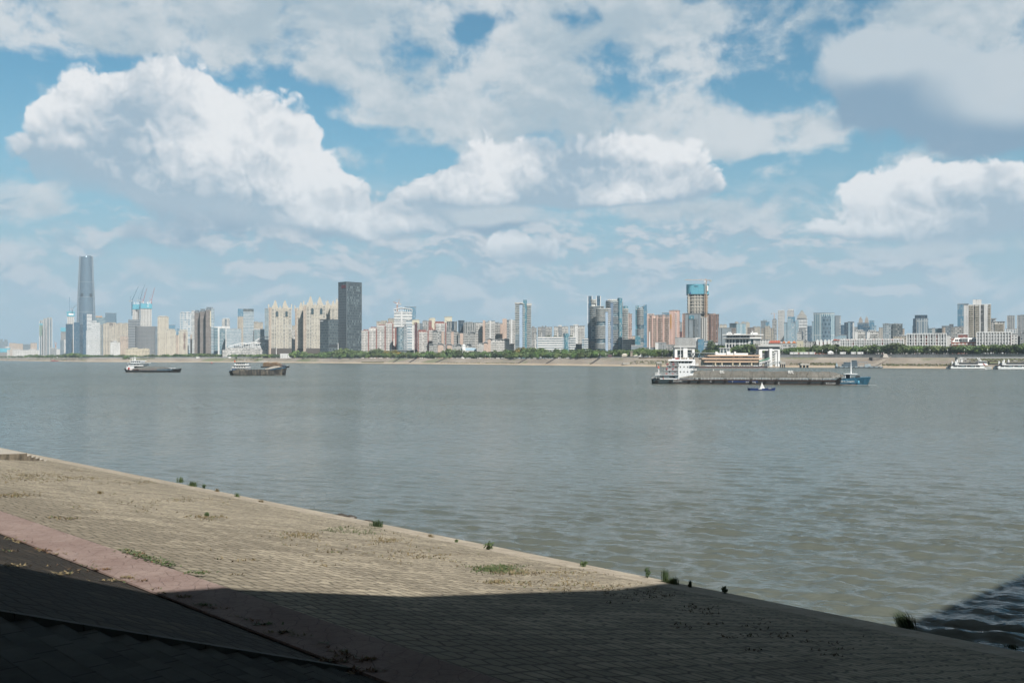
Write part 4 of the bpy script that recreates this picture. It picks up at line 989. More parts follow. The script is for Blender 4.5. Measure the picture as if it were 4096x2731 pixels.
for (a, b_, c_, lab, yy, sp, pk) in [(1730, 1780, 1327, 'with a tall glazed arch on its left end', 1820, [(0, .42)], (.72, .92)), (1785, 1833, 1328, 'with one white arch in the middle of its roof', 1835, [(.4, .9)], (.4, .62)), (1833, 1902, 1334, 'with a dark arch at its right end', 1830, [(.62, .98)], (.1, .28))]:
    o = bld(AP, 'grey balconied block %s' % lab, a, b_, c_, 0, 'grey_busy', Y=yy, vol=[('peach_pier', pk[0], pk[1], c_ - 1, 'peach_end', .9)], D=20)
    arch_roofs(o, sp); balc(o, [(.02, min(.38, pk[0] - .02)), (pk[1] + .02, .98)] if pk[0] > .2 else [(pk[1] + .03, .62), (.66, .97)])
o = bld(AP, 'tall grey-white balconied block with cluttered windows left of the pink piers', 1902, 1932, 1292, 0, 'white_busy', Y=1850, lift=[(.1, .9, 1289, 'slate')])
balc(o, [(.08, .38), (.55, .92)])
for (a, b_, c_, lab, yy, sp) in [(1716, 1776, 1380, 'left', 1745, [(.0, .3), (.58, .98)]), (1782, 1890, 1381, 'right', 1760, [(.05, .25), (.4, .58), (.78, .96)])]:
    o = bld(AP, '%s one of two low arch-roofed rows right behind the trees' % lab, a, b_, c_, 0, 'grey_busy', Y=yy, D=16, vol=[('pink_wall', .58 if lab == 'left' else .06, .96 if lab == 'left' else .24, c_, 'peach_end', .7)])
    arch_roofs(o, sp); balc(o, [(.02, .28), (.32, .56)] if lab == 'left' else [(.28, .6), (.66, .97)], out=.9)
# little white church-like hall with a pale blue roof
o = bld('hall', 'small white hall with a pale blue roof and a square turret', 1840, 1908, 1401, 0, 'white', Y=1735, D=14, roof=False)
b = MB(); r0 = o.H
b.face([(0, -.6, r0), (o.W, -.6, r0), (o.W * .9, 6, r0 + 4.2), (o.W * .12, 6, r0 + 4.2)]); b.face([(o.W, -.6, r0), (o.W, 14, r0), (o.W * .9, 6, r0 + 4.2)]); b.face([(0, 14, r0), (0, -.6, r0), (o.W * .12, 6, r0 + 4.2)]); b.face([(o.W, 14, r0), (0, 14, r0), (o.W * .12, 6, r0 + 4.2), (o.W * .9, 6, r0 + 4.2)])
b.build('roof', plain('pale_blue_roof', (.36, .50, .60), .6, var=.08), o.root)
b = MB(); x0, x1 = o.x(1849), o.x(1862); b.box(x0, x1, -2, 3, 0, o.z(1383)); b.box(x0 - .4, x1 + .4, -2.4, 3.4, o.z(1383), o.z(1381)); b.box(x0 + 1, x1 - 1, -1, 2, o.z(1381), o.z(1376)); b.build('turret', WH, o.root)
for (a, b_, c_, m_, lab, yy, pk) in [(1931, 1954, 1289, 'grey_busy', 'pink-ended grey block with a dark top box', 1835, ('pink_pier', 0, .42, 1281, 'peach_end', 1.0)), (1952, 1980, 1285, 'white_busy', 'grey-white block with a cream pier beside a recessed grey one', 1840, ('cream_pier', .2, .42, 1282, 'white_wall', 1.0)),
    (1979, 2011, 1293, 'grey_busy', 'recessed grey block with a flat dark parapet and a pink right end', 1860, ('pink_pier', .68, 1.0, 1297, 'peach_end', .8)), (2010, 2037, 1281, 'slate', 'tallest pink-walled block with blue-grey windows', 1830, ('pink_wall', 0, .62, 1275, 'peach_end', .8)), (2034, 2062, 1281, 'white_busy', 'white block with a cream pier, against the blue and white tower', 1835, ('cream_pier', .3, .55, 1277, 'white_wall', 1.0))]:
    o = bld(AP, lab, a, b_, c_, 0, m_, Y=yy, vol=[pk], lift=[(.05, .5, c_ - 5, 'slate')] if a in (1931, 1979) else [])
    balc(o, [(pk[2] + .03, .97)] if pk[1] < .5 else [(.04, .3), (.34, .64)])
for (a, b_, c_, lab, sp) in [(1910, 1952, 1373, 'peach-ended low arch-roofed block behind the promenade trees', [(.55, 1.0)]), (1950, 2038, 1359, 'long low arch-roofed balconied block left of the blue and white tower', [(.0, .22), (.5, .7), (.72, .9)]), (2037, 2056, 1378, 'small gabled house-like block at the foot of the blue and white tower', [(.2, .8)])]:
    o = bld(AP, lab, a, b_, c_, 0, 'white_busy', Y=1730 if a != 1910 else 1715, D=15, vol=[('peach_wall', .6, .98, c_, 'peach_end', .6)] if a == 1910 else ([('peach_wall', 0, .14, c_ - 2, 'peach_end', .6)] if a == 1950 else []))
    arch_roofs(o, sp); balc(o, [(.18, .55), (.6, .96)] if a == 1950 else [(.05, .5)], out=.9)
# blue and white tower with a glass lift shaft
BS = plain('balcony_cream', (.60, .60, .57), .7, var=.25, vscale=.3)
o = bld('residential_tower', 'slim blue and white tower with a glass lift shaft on top, alone at centre', 2061, 2124, 1216, 0, 'teal_band', Y=1700, D=24, slabs=(15.5, .3, .5, TRIM_D), cat='tower',
        vol=[('pale_blue_wall', .26, .46, 1219, BLUEP, .9), ('glass_shaft', .50, .74, 1199, 'teal_glass', .6)])
def stack(o, f0, f1, z0, z1, out, sp=3.1, th=1.1, m=None, y=0.0, nm='balcony_stack'):
    b = MB(); z = z0
    while z < z1:
        b.box(o.W * f0, o.W * f1, y - out, y + .3, z, z + th); z += sp
    b.build(nm, m or BS, o.root)
stack(o, -.01, .26, 3, o.H * .42, .6, m=TRIM_D); stack(o, -.02, .26, o.H * .45, o.H, 1.3)
stack(o, .47, .62, o.H * .05, o.H, 1.5); stack(o, .74, 1.02, o.H * .03, o.H, 1.4)
b = MB(); b.box(-1, o.W * .52, -1.5, 12, o.H + .9, o.H + 2.6); b.box(o.W * .73, o.W + 1, -1.5, 12, o.H - 3, o.H + 1.2); b.build('roof_canopy', BS, o.root)
bld(AP, 'hazy grey block just right of the blue and white tower', 2125, 2147, 1312, 0, 'grey_busy', Y=2050, lift=[(.1, .6, 1305, 'grey')])
for (a, b_, c_, lab, m_, lf) in [(2151, 2208, 1309, 'darker grey block with small roof huts', 'grey_busy', [(.28, .4, 1303, 'grey'), (.5, .6, 1302, 'grey'), (.9, 1, 1306, 'grey')]), (2216, 2273, 1307, 'pale grey block with roof huts', 'white_busy', [(.3, .55, 1300, 'white'), (.7, .8, 1304, 'white'), (.9, 1, 1305, 'white')]), (2280, 2339, 1304, 'white block with a tall stair head', 'white_busy', [(.24, .58, 1297, 'white'), (.75, .98, 1303, 'white')])]:
    o = bld(AP, lab + ' behind the long white banded flats', a, b_, c_, 0, m_, Y=1960, D=20, lift=lf, vol=[('end_wall', .32, .55, c_, 'white_wall' if a > 2270 else 'grey', .7), ('low_wing', 0, .2, c_ + 4, m_, .9)])
    balc(o, [(.56, .72), (.78, .96)])
o = bld(AP, 'long low white banded flats with roof plants, right of the blue and white tower', 2150, 2303, 1349, 0, 'blue_band', Y=1690, D=18)
stack(o, 0, .66, o.H * .30, o.H + .5, 1.2, 3.9, 1.7, WH); stack(o, .84, 1.0, o.H * .1, o.H, 1.2, 3.9, 1.4, WH); stack(o, 0, .8, 2, o.H * .3, .9, 3.9, 1.0, WH); stack(o, .42, .98, o.H * .02, o.H * .1, 1.3, 3.9, 1.5, WH)
b = MB(); b.prism(arc(o.W * .75, 4, o.W * .075, 5.5, 180, 540, 16)[:-1], 6, o.z(1334)); b.build('glass_drum', fm('teal_glass'), o.root)
b = MB(); rr = random.Random(8)
for k in range(140):
    f = rr.choice([rr.uniform(.2, .33), rr.uniform(.42, .62), rr.uniform(.84, .92)]); x, y, z, s = o.W * f, rr.uniform(-.5, 5), o.H + rr.uniform(.6, 3.2), rr.uniform(.5, 1.0)
    a = rr.uniform(0, 6.28); b.face([(x - s * math.cos(a), y - s * math.sin(a), z - s * .5), (x + s * math.cos(a), y + s * math.sin(a), z - s * .4), (x + s * .4, y, z + s)])
b.build('roof_garden', plain('roof_shrub', (.07, .10, .04), .9, var=.4), o.root)
o = bld(AP, 'short blue and white banded block left of the curved towers', 2328, 2353, 1354, 0, 'blue_band', Y=1640, D=16); stack(o, .3, 1, 2, o.H, 1.0, 3.6, 1.2, WH)
bld(AP, 'small grey house block low beside the curved towers', 2302, 2328, 1377, 0, 'grey_busy', Y=1700, D=12)
# the curved white and blue towers
def curved(label, px0, px1, top, Y, foot, D=26, mat='teal_band', out=1.2, sp=3.15, th=1.05, skip=None, vol=(), z0=3.0, name='residential_tower', m=None):
    o = bld(name, label, px0, px1, top, 0, mat, Y=Y, D=D, foot=foot, vol=vol, cat='tower', roofm=BS)
    b = MB(); b2 = MB(); z = z0; k = 0; gg = o.grow(out)
    while z < o.H:
        band = skip and skip(z / o.H)
        (b2 if band else b).prism(gg if not band else o.grow(.35), z, z + (th if not band else .5), 0, True, 0, None, True)
        z += sp; k += 1
    if b.f: b.build('balcony_stack', m or BS, o.root)
    if b2.f: b2.build('floor_edge', plain('blue_spandrel', (.12, .20, .26), .5), o.root)
    return o
elx = lambda W, D: arc(W / 2, D * .5, W / 2, D * .5, 180, 540, 28)[:-1]
rr_ = lambda W, D: rrect(0, W, 0, D, min(W, D) * .42, 6)
bandf = lambda lst: (lambda q: any(a < q < c for a, c in lst))
o = curved('rear left curved tower with two glass fins and a white bowl-shaped crown', 2353, 2414, 1226, 1660, rr_, D=30, skip=bandf([(.1, .16), (.3, .62)]), m=plain('balcony_shade', (.42, .43, .42), .7, var=.35, vscale=.25))
for (a, b_, t0) in ((2351.5, 2368, 1184), (2386, 2402, 1183)):
    b = MB(); x0, x1 = o.x(a), o.x(b_); b.prism([(x0, 2), (x1, 2), (x1, 12), (x0, 12)], o.H * (.1 if a < 2360 else .6), o.z(t0)); b.build('glass_fin', fm('navy_glass'), o.root)
    b = MB(); b.box(x0 - .5, x0 + .4, 1.2, 2.2, o.H * .6, o.z(t0)); b.box(x1 - .5, x1 + .5, 1.2, 2.2, o.H * .6, o.z(t0)); b.build('fin_edge', WH, o.root)
b = MB(); cx = o.x(2373.5); r_ = o.Y * 15 / FOC
for z0, z1, ra, rb in ((o.z(1224), o.z(1214), r_ * .3, r_ * .95), (o.z(1212), o.z(1206), r_ * .92, r_ * 1.0), (o.z(1203), o.z(1197), r_, r_ * 1.05)):
    b.tube((cx, 6, z0), (cx, 6, z1), ra, rb, 20)
b.tube((cx, 6, o.H), (cx, 6, o.z(1197)), r_ * .7, r_ * .7, 16)
b.build('bowl_crown', BS, o.root)
o = curved('front curved tower with sweeping white balconies and a pale blue wall strip', 2384, 2441, 1236, 1620, rr_, D=28, out=1.5, th=1.25, skip=bandf([(.12, .17), (.31, .37), (.66, .72)]), vol=[('pale_blue_wall', .66, .84, 1248, BLUEP, 1.8)])
stack(o, .84, .99, 4, o.H, 1.9, m=WH)
o = curved('tallest curved tower with a slate blue wall strip and a glass drum', 2424, 2490, 1203, 1660, rr_, D=30, skip=bandf([(.2, .24), (.5, .58), (.72, .77)]), vol=[('slate_blue_wall', .27, .43, 1212, BLUEP_D, 1.6)], m=plain('balcony_shade2', (.46, .47, .47), .7, var=.3, vscale=.25))
b = MB(); cx = o.x(2479.5); b.prism(arc(cx, 4, o.Y * 9.8 / FOC, 6.5, 180, 540, 18)[:-1], 0, o.z(1192)); b.build('glass_drum', fm('teal_glass'), o.root)
b = MB(); b.prism([(o.W * .1, 3), (o.W * .7, 3), (o.W * .7, 20), (o.W * .1, 20)], o.H, o.z(1197)); b.build('roof_pergola', BS, o.root)
o = curved('lower banded tower with a teal glass cap behind the tallest curved one', 2489, 2512, 1236, 1720, rr_, D=18, skip=bandf([(.22, .3)])); b = MB(); b.prism(o.grow(.3), o.H + .91, o.z(1224)); b.build('glass_cap', fm('teal_glass'), o.root)
bld(AP, 'pink-brown tower in the gap right of the curved towers', 2509, 2528, 1256, 0, 'pink', Y=1850, lift=[(.1, .55, 1251, 'pink')])
bld(AP, 'low pinkish block in the gap before the round banded tower', 2526, 2542, 1345, 0, 'peach', Y=1900)
o = bld(AP, 'low white banded terrace with roof plants between curved towers', 2490, 2548, 1358, 0, 'teal_band', Y=1640, D=18); stack(o, 0, 1, o.H * .5, o.H + .4, 1.2, 3.3, 1.2, BS); stack(o, 0, 1, 2, o.H * .5, .5, 3.3, .6, TRIM_D)
o = curved('round banded white and blue tower standing apart with two glass caps', 2543, 2588, 1233, 1600, elx, D=24, out=1.1, skip=bandf([(.08, .12), (.3, .36), (.58, .66)]))
for (a, b_, t0, zb) in ((2542, 2556, 1222, .0), (2574, 2587.5, 1219, .0)):
    b = MB(); x0, x1 = o.x(a), o.x(b_); b.prism([(x0, 3), (x1, 3), (x1, 16), (x0, 16)] if a < 2560 else [(x0, -.5), (x1, -.5), (x1, 12), (x0, 12)], 0, o.z(t0)); b.build('glass_cap', fm('teal_glass' if a < 2560 else 'blue_glass'), o.root)
b = MB(); b.prism([(o.W * .35, 4), (o.W * .7, 4), (o.W * .7, 14), (o.W * .35, 14)], o.H, o.z(1225)); b.build('lift_house', fm('pale_glass'), o.root)
b = MB(); b.prism([(-1, -2), (o.W * .42, -2), (o.W * .42, 4), (-1, 4)], 0, o.z(1343)); b.build('glass_podium', fm('teal_glass'), o.root)
for (a, b_, c_, lab, lf) in [(2589, 2628, 1262, 'pink apartment tower directly right of the round banded tower', [(0, .72, 1254, 'pink')]), (2626, 2678, 1264, 'wider pink apartment tower left of the salmon tower', [(.02, .98, 1258, 'pink_dark')])]:
    o = bld(AP, lab, a, b_, c_, 0, 'pink', Y=1440, D=22, lift=lf, vol=[('pink_pier', .0, .09, c_ - 1, 'salmon', .8), ('pink_pier', .46, .58, c_ - 1, 'salmon', .8)])
    balc(o, [(.14, .4), (.64, .92)], m=plain('balcony_brown', (.40, .33, .28), .8, var=.3, vscale=.4))
bld(TW, 'sliver of a teal glass office behind the pink towers', 2648, 2678, 1252, 0, 'blue_glass', Y=2000, cat='tower')
o = bld(AP, 'salmon tower with orange characters on its wall and white balconies', 2677, 2719, 1243, 0, 'salmon', Y=1490, D=22, lift=[(.22, .86, 1239, 'salmon')])
stack(o, .55, .75, 6, o.H - 3, 1.0, 3.1, .8, WH); stack(o, .97, 1.06, 6, o.H - 1, .4, 3.1, .9, DKM, y=3)
b = MB()
for k in range(5):
    zc = o.z(1262 + k * 11.4); xa = o.W * .06
    for (x0, x1, za, zb) in ((0, 2.6, 0, .5), (.2, 2.4, 1.5, 2.0), (0, 2.6, 2.9, 3.4), (1.1, 1.6, 0, 3.8), (0, .45, .4, 1.6), (2.1, 2.6, .2, 1.5)): b.box(xa + x0, xa + x1, -.4, -.02, zc - 2 + za, zc - 2 + zb)
b.build('wall_sign', plain('orange_letters', (.72, .40, .12), .6), o.root)
bld(OF, 'hazy grey slab in the gap right of the salmon tower', 2718, 2732, 1290, 0, 'grey', Y=2100)
bld(AP, 'dark brown low block in the gap right of the salmon tower', 2716, 2732, 1326, 0, 'red_dark', Y=1800)
o = bld(AP, 'pink-brown apartment tower left of the tower with cyan netting', 2729, 2760, 1256, 0, 'pink_dark', Y=1700, lift=[(.1, .9, 1252, 'pink')])
o = bld(AP, 'pink-brown apartment tower with a shaded front, right of the tower with cyan netting', 2830, 2876, 1258, 0, 'pink_dark', Y=1640, lift=[(.05, .7, 1253, 'pink_dark')], D=26); balc(o, [(.12, .32), (.5, .68)], m=plain('balcony_dark', (.16, .13, .12), .8))
# tower under construction
o = bld('construction_tower', 'open concrete frame tower wrapped in bright cyan netting at its top', 2750, 2831, 1176, 0, 'frame_light', Y=1560, D=34, foot=lambda W, D: rrect(0, W, 0, D, 9, 5), cat='building site', roof=False)
b = MB(); z = 5.2; 
while z < o.H - .5: b.prism(o.grow(.9), z - .55, z + .55, 0, True, 0, None, True); z += 5.2
b.build('floor_slab', plain('raw_beige_concrete', (.56, .52, .45), .9, var=.15, vscale=.1), o.root)
b = MB()
for f in (.05, .09, .36, .5, .64, .86, .95): b.box(o.W * f - .7, o.W * f + .7, -.75, 1.0, 0, o.H)
b.build('column', _new['raw_beige_concrete'], o.root)
b = MB(); b.prism(o.grow(1.9), o.z(1176) - .3, o.z(1137)); b.build('safety_netting', fm('netting'), o.root)
b = MB(); b.box(o.W * .955, o.W * 1.03, -2.2, 4, o.z(1165), o.z(1143)); b.build('white_panel', WH, o.root)
b = MB()
for k in range(4): x = o.W * (.33 + k * .045); b.box(x, x + 1.5, -2.25, -1.95, o.z(1147), o.z(1144))
b.build('netting_sign', plain('sign_navy', (.03, .08, .14), .7), o.root)
b = MB(); b.prism(o.grow(2.6), o.z(1256), o.z(1253)); b.build('protective_deck', DKM, o.root)
b = MB(); b.box(o.W * .12, o.W * .17, -3.2, -2, o.z(1176), o.z(1169)); b.build('hoist', plain('hoist_blue', (.03, .10, .30), .6), o.root)
# hammerhead crane on its front
Yc = 1552; r = thing('tower_crane', 'orange hammerhead tower crane standing in front of the cyan-netted tower', 'crane', (wx(2823.5, Yc), Yc, 11))
zt = wz(1121, Yc) - 11; m = plain('crane_orange2', (.50, .31, .19), .6); b = MB()
for s in (-1, 1):
    for q in (-1, 1): b.bar((s * 1.2, q * 1.2, 0), (s * 1.2, q * 1.2, zt), .34)
for k in range(int(zt / 3.4)): b.bar((-1.2, -1.2, k * 3.4), (1.2, -1.2, k * 3.4 + 3.4), .22)
b.build('mast', m, r); b = MB(); xl = wx(2739, Yc) - wx(2823.5, Yc)
for y in (-.7, .7): b.bar((0, y, zt), (xl, y, zt), .3)
b.bar((0, 0, zt + 1.6), (xl, 0, zt + .9), .3)
for k in range(14): b.bar((xl * k / 14, 0, zt), (xl * (k + .5) / 14, 0, zt + 1.4), .2); b.bar((xl * (k + .5) / 14, 0, zt + 1.4), (xl * (k + 1) / 14, 0, zt), .2)
b.build('jib', plain('crane_pale', (.62, .47, .38), .6), r)
b = MB(); xr = wx(2846, Yc) - wx(2823.5, Yc); b.bar((0, 0, zt), (xr, 0, zt), .9); b.build('counter_jib', m, r)
b = MB(); b.box(xr - 2.6, xr, -1, 1, zt - 2.4, zt + .8); b.build('counterweight', plain('grey_ballast', (.4, .44, .42), .8), r)
b = MB(); b.prism([(-.9, -.9), (.9, -.9), (.9, .9), (-.9, .9)], zt, zt + 2.6, 0, True, None, [(-.2, -.2), (.2, -.2), (.2, .2), (-.2, .2)]); b.build('apex', m, r)
b = MB(); b.box(-2.4, -1.1, -1.6, 0, zt - 3, zt - .6); b.build('cab', WH, r)
o = bld(OF, 'grey-blue office slab with a dark vertical slot at the foot of the cyan-netted tower', 2741, 2803, 1258, 0, 'slate_plain', Y=1500, D=24, vol=[('window_bay', .52, .80, 1276, 'slate_win', .6), ('pale_strip', .66, .72, 1274, 'slate_plain', .9), ('glass_front', .24, .56, 1262, 'teal_glass', .9, 1276)])
b = MB(); b.box(o.W * .22, o.W * .25, -.5, 0, 0, o.H); b.build('slot', DKM, o.root)
o = bld(OF, 'narrow white-framed podium block right of the grey-blue slab', 2801, 2826, 1272, 0, 'concrete', Y=1520, D=18, fins=(3, 1.1, .6, TRIM)) 
# buildings at the foot
bld(OF, 'low pale grey box left behind the white mast', 2525, 2571, 1383, 0, 'slate_plain', Y=1400, D=14, roofm=TRIM)
bld(OF, 'dark low roofline stretching behind the white mast', 2570, 2625, 1391, 0, 'slate', Y=1390, D=14)
o = bld(OF, 'pale grey five-storey block with dark side windows left of the white finned block', 2621, 2665, 1372, 0, 'grey', Y=1385, D=16, lift=[(.05, .5, 1368, 'slate')], vol=[('blank_wall', 0, .3, 1371, 'white_wall', .5)])
bld(OF, 'grey roof clutter block between the pale block and the white finned block', 2662, 2700, 1380, 0, 'grey_busy', Y=1385, D=14)
o = bld(OF, 'white block with slanted fins above the river gate', 2701, 2785, 1352, 0, 'slate_win', Y=1440, D=20, vol=[('end_wall', .97, 1.18, 1350, 'white_wall', .4)])
b = MB()
for k in range(18):
    x = o.W * (k + .3) / 18
    for j in range(4):
        za, zb = o.z(1384 - j * 8), o.z(1378 - j * 8); b.face([(x, -2.4, za), (x + 1.2, -.2, za), (x + 1.9, -.2, zb), (x + .7, -2.4, zb)]); b.face([(x + .7, -2.4, zb), (x + 1.9, -.2, zb), (x + 1.9, -.2, zb - .4), (x + .7, -2.4, zb - .4)])
    b.box(x, x + .5, -2.4, .1, o.z(1386), o.H)
b.build('slanted_fin', WH, o.root)
bld(OF, 'blue glass block with a slanted edge right of the white finned block', 2792, 2817, 1356, 0, 'blue_glass', Y=1430, D=14)
bld(OF, 'low blue-grey windowed block right of the blue glass block', 2814, 2851, 1363, 0, 'blue_band', Y=1460, D=14)
bld(OF, 'small white stepped block at the foot of the shaded pink-brown tower', 2849, 2872, 1372, 0, 'white', Y=1470, D=12, lift=[(.1, .4, 1369, 'white')])
# ------------------------------------------------------------------ right third of the skyline
bld(OF, 'plain grey-blue slab with a dark slot behind the white hall', 2872, 2926, 1313, 0, 'slate_plain', Y=1420, D=22, vol=[('slot', .25, .29, 1313, DKM, .3)], g=11)
for (a, b_, c_, lab) in [(2878, 2891, 1296, 'left'), (2892, 2907, 1296, 'right')]:
    bld('residential_tower', '%s of two hazy cream towers peeping over the grey-blue slab' % lab, a, b_, c_ + 3, 0, 'cream', Y=2900, lift=[(.2, .8, c_, 'cream')], cat='tower')
bld(OF, 'striped white and blue office with a dark glass left side', 2918, 2984, 1294, 0, 'fin_glass', pxc=2946, th=48, Y=1800)
for (a, b_, c_, lab) in [(2939, 2954, 1286, 'left'), (2966, 2981, 1286, 'middle'), (2982, 2999, 1287, 'right')]:
    bld('residential_tower', '%s of three cream tower tops behind the striped office' % lab, a, b_, c_ + 4, 0, 'cream', Y=2600, lift=[(.2, .8, c_, 'cream')], cat='tower')
bld(AP, 'brown block tucked left of the striped office', 2924, 2944, 1313, 0, 'brown_band', Y=1600)
bld(AP, 'brown-grey block right of the striped office', 2990, 3017, 1311, 0, 'brown_band', Y=1900)
bld(AP, 'hazy beige stepped towers beside the brown-grey block', 3010, 3042, 1309, 0, 'beige', Y=2500, lift=[(.1, .4, 1304, 'beige'), (.55, .95, 1305, 'beige')])
bld('tower_block', 'grey-blue tower with a notched pale top left of the art deco grey block', 3043, 3068, 1284, 0, 'slate', Y=2400, lift=[(.35, .7, 1277, 'pale_glass'), (.75, .98, 1277, 'pale_glass')], cat='tower')
bld('tower_block', 'blue-grey stub tower behind the art deco grey block', 3063, 3078, 1288, 0, 'blue_glass', Y=2300, cat='tower')
bld(AP, 'grey art deco apartment block with stepped shoulders', 3045, 3096, 1313, 0, 'beige', Y=1900, vol=[('centre_bay', .3, .72, 1304, 'beige', 1.2), ('blue_glass_box', .43, .62, 1294, 'blue_glass', -3, 1304)], fins=(6, .8, .5, TRIM_D))
o = bld('construction_tower', 'slim half-built tower with a small crane on its roof', 3089, 3107, 1280, 0, 'grey_busy', Y=2400, slabs=(7, .5, .8, TRIM), lift=[(.2, .9, 1274, 'slate')], cat='building site')
# small hammerhead crane on it
Yc = 2390; r = thing('tower_crane', 'tiny pale hammerhead crane on the slim half-built tower', 'crane', (wx(3097, Yc), Yc, wz(1276, Yc)))
b = MB(); b.bar((0, 0, 0), (0, 0, 14), 1.5); b.build('mast', plain('crane_faded', (.55, .42, .36), .7), r)
b = MB(); b.bar((-7.5, 0, 13), (6, 0, 13.4), 1.0); b.bar((0, 0, 15), (-7, 0, 13.4), .4); b.build('jib', _new['crane_faded'], r)
b = MB(); b.box(-7.5, -5.8, -.6, .6, 11.4, 13.6); b.build('counterweight', ROOFM, r)
for (a, b_, c_, lab, lf) in [(3112, 3138, 1246, 'left, fully seen', (0, 1, 1240)), (3149, 3175, 1244, 'right, half hidden by pale glass', (.1, 1, 1236))]:
    bld('tower_block', '%s one of two white grid towers with curved tops' % lab, a, b_, c_, 0, 'lattice_fine', Y=2300, lift=[(lf[0], lf[1], lf[2], 'white')], fins=(5, .9, .5, TRIM), slabs=(6.8, .5, .9, TRIM), cat='tower')
bld(TW, 'stepped pale glass office in front of the white grid towers', 3136, 3194, 1291, 0, 'pale_glass', Y=1900, vol=[('centre_bay', .22, .5, 1274, 'pale_glass', 1.0), ('upper_tier', .26, .76, 1267, 'blue_glass', -2, 1292), ('side_bay', .78, 1.0, 1281, 'pale_glass', .6)], cat='tower')
# stepped white tower with a crown
o = bld('residential_tower', 'white banded tower narrowing in steps to a pointed crown', 3187, 3229, 1272, 0, 'lattice_fine', Y=2250, slabs=(6.4, .8, 1.3, WH), roof=False, cat='tower')
b = MB(); W, D = o.W, o.D
for i, (f, t0, t1) in enumerate([(.88, 1272, 1265), (.66, 1265, 1259), (.48, 1259, 1253), (.30, 1253, 1248), (.14, 1248, 1243)]):
    hw = W * f / 2; cx = W / 2; b.box(cx - hw, cx + hw, D / 2 - hw, D / 2 + hw, o.z(t0), o.z(t1)); b.box(cx - hw - .8, cx + hw + .8, D / 2 - hw - .8, D / 2 + hw + .8, o.z(t1), o.z(t1) + 1.0)
b.build('stepped_crown', plain('crown_white', (.60, .58, .54), .8, var=.2, vscale=.3), o.root)
bld(OF, 'pale grey office at the foot of the stepped white tower', 3196, 3224, 1313, 0, 'grey', Y=1800, vol=[('dark_slot', .42, .55, 1325, 'dark_glass', .4)])
bld(OF, 'small blue-white office left below the pale grey office', 3188, 3206, 1332, 0, 'white_band', Y=1600)
bld(OF, 'navy block left of the big glass office', 3229, 3250, 1305, 0, 'navy_glass', Y=2100)
bld(OF, 'narrow blue slab touching the left side of the big glass office', 3247, 3256, 1287, 0, 'pale_glass', Y=1990)
o = bld(TW, 'big rounded glass office with white vertical fins', 3254, 3339, 1253, 0, 'fin_glass', Y=1900, D=30, foot=lambda W, D: [(0, 3), (W * .3, .4), (W * .6, 0), (W * .82, 1.5), (W * .93, 5), (W, 11), (W, D), (0, D)], cat='tower')
b = MB(); x0, x1 = W * 0, 0
b.prism([(o.W * .40, -.05), (o.W * .60, -.35), (o.W * .82, 1.15), (o.W * .82, 4), (o.W * .40, 4)], 2, o.z(1266), 0, True); b.build('patched_panel', fm('patch_glass'), o.root)
bld(TW, 'grey-blue tower with a pale right edge, right of the big glass office', 3338, 3363, 1264, 0, 'slate_plain', Y=2000, vol=[('dark_edge', 0, .14, 1266, 'dark_glass', .5), ('pale_edge', .8, 1, 1263, 'white_band', .5)], cat='tower')
bld(OF, 'low pale block under the grey-blue tower with the pale edge', 3340, 3366, 1345, 0, 'pale_glass', Y=1700)
bld(OF, 'navy slab between two grey-blue towers', 3362, 3379, 1301, 0, 'navy_glass', Y=2200)
bld(TW, 'dark glass slab at the left of a pale-edged blue tower', 3377, 3393, 1291, 0, 'dark_glass', Y=2000, cat='tower')
bld(TW, 'blue tower with broad pale side strips, beside a dark glass slab', 3391, 3417, 1288, 0, 'navy_glass', Y=1950, vol=[('pale_strip', .08, .36, 1290, 'pale_glass', .5), ('pale_strip', .76, 1.0, 1291, 'white_wall', .5)], cat='tower')
bld(OF, 'low pale blue block between the two slim blue towers', 3352, 3386, 1341, 0, 'pale_glass', Y=1620)
bld(AP, 'hazy grey block left of the twin-spired dark block', 3416, 3432, 1309, 0, 'grey', Y=2400)
o = bld('residential_tower', 'dark block with two pale spired towers on its roof', 3430, 3476, 1292, 0, 'slate', Y=2300, vol=[('navy_front', .02, .98, 1296, 'navy_glass', .8)], cat='tower')
for f in (.28, .80):
    b = MB(); cx = o.W * f; hw = 4.2
    for k, (s, a, c) in enumerate([(1, 1292, 1280), (.8, 1280, 1273), (.45, 1273, 1269)]): b.box(cx - hw * s, cx + hw * s, 6, 6 + 2 * hw * s, o.z(a), o.z(c))
    b.tube((cx, 11, o.z(1269)), (cx, 11, o.z(1265)), 1.4, .2, 6); b.build('spire_tower', plain('dusky_stone', (.40, .37, .34), .8), o.root)
bld(TW, 'stepped blue glass office right of the twin-spired dark block', 3474, 3505, 1304, 0, 'pale_glass', Y=2100, vol=[('upper_tier', .1, .75, 1282, 'blue_glass', .6)], cat='tower')
bld(OF, 'dark blue low office between the spired block and the white stepped flats', 3452, 3480, 1307, 0, 'navy_glass', Y=1900)
for (a, b_, c_, lab) in [(3419, 3462, 1326, 'left'), (3467, 3515, 1327, 'right')]:
    o = bld(AP, '%s of two white stepped flats behind the grey terrace row' % lab, a, b_, c_, 0, 'white_busy', Y=1500, D=16, lift=[(.12, .8, c_ - 7, 'white')], vol=[('end_wall', 0, .3, c_ + 1, 'white_wall', .5)])
    balc(o, [(.34, .62), (.66, .96)])
bld(AP, 'narrow beige-grey tower left of the grey twin block', 3516, 3533, 1311, 0, 'beige', Y=1900, fins=(3, .8, .5, TRIM))
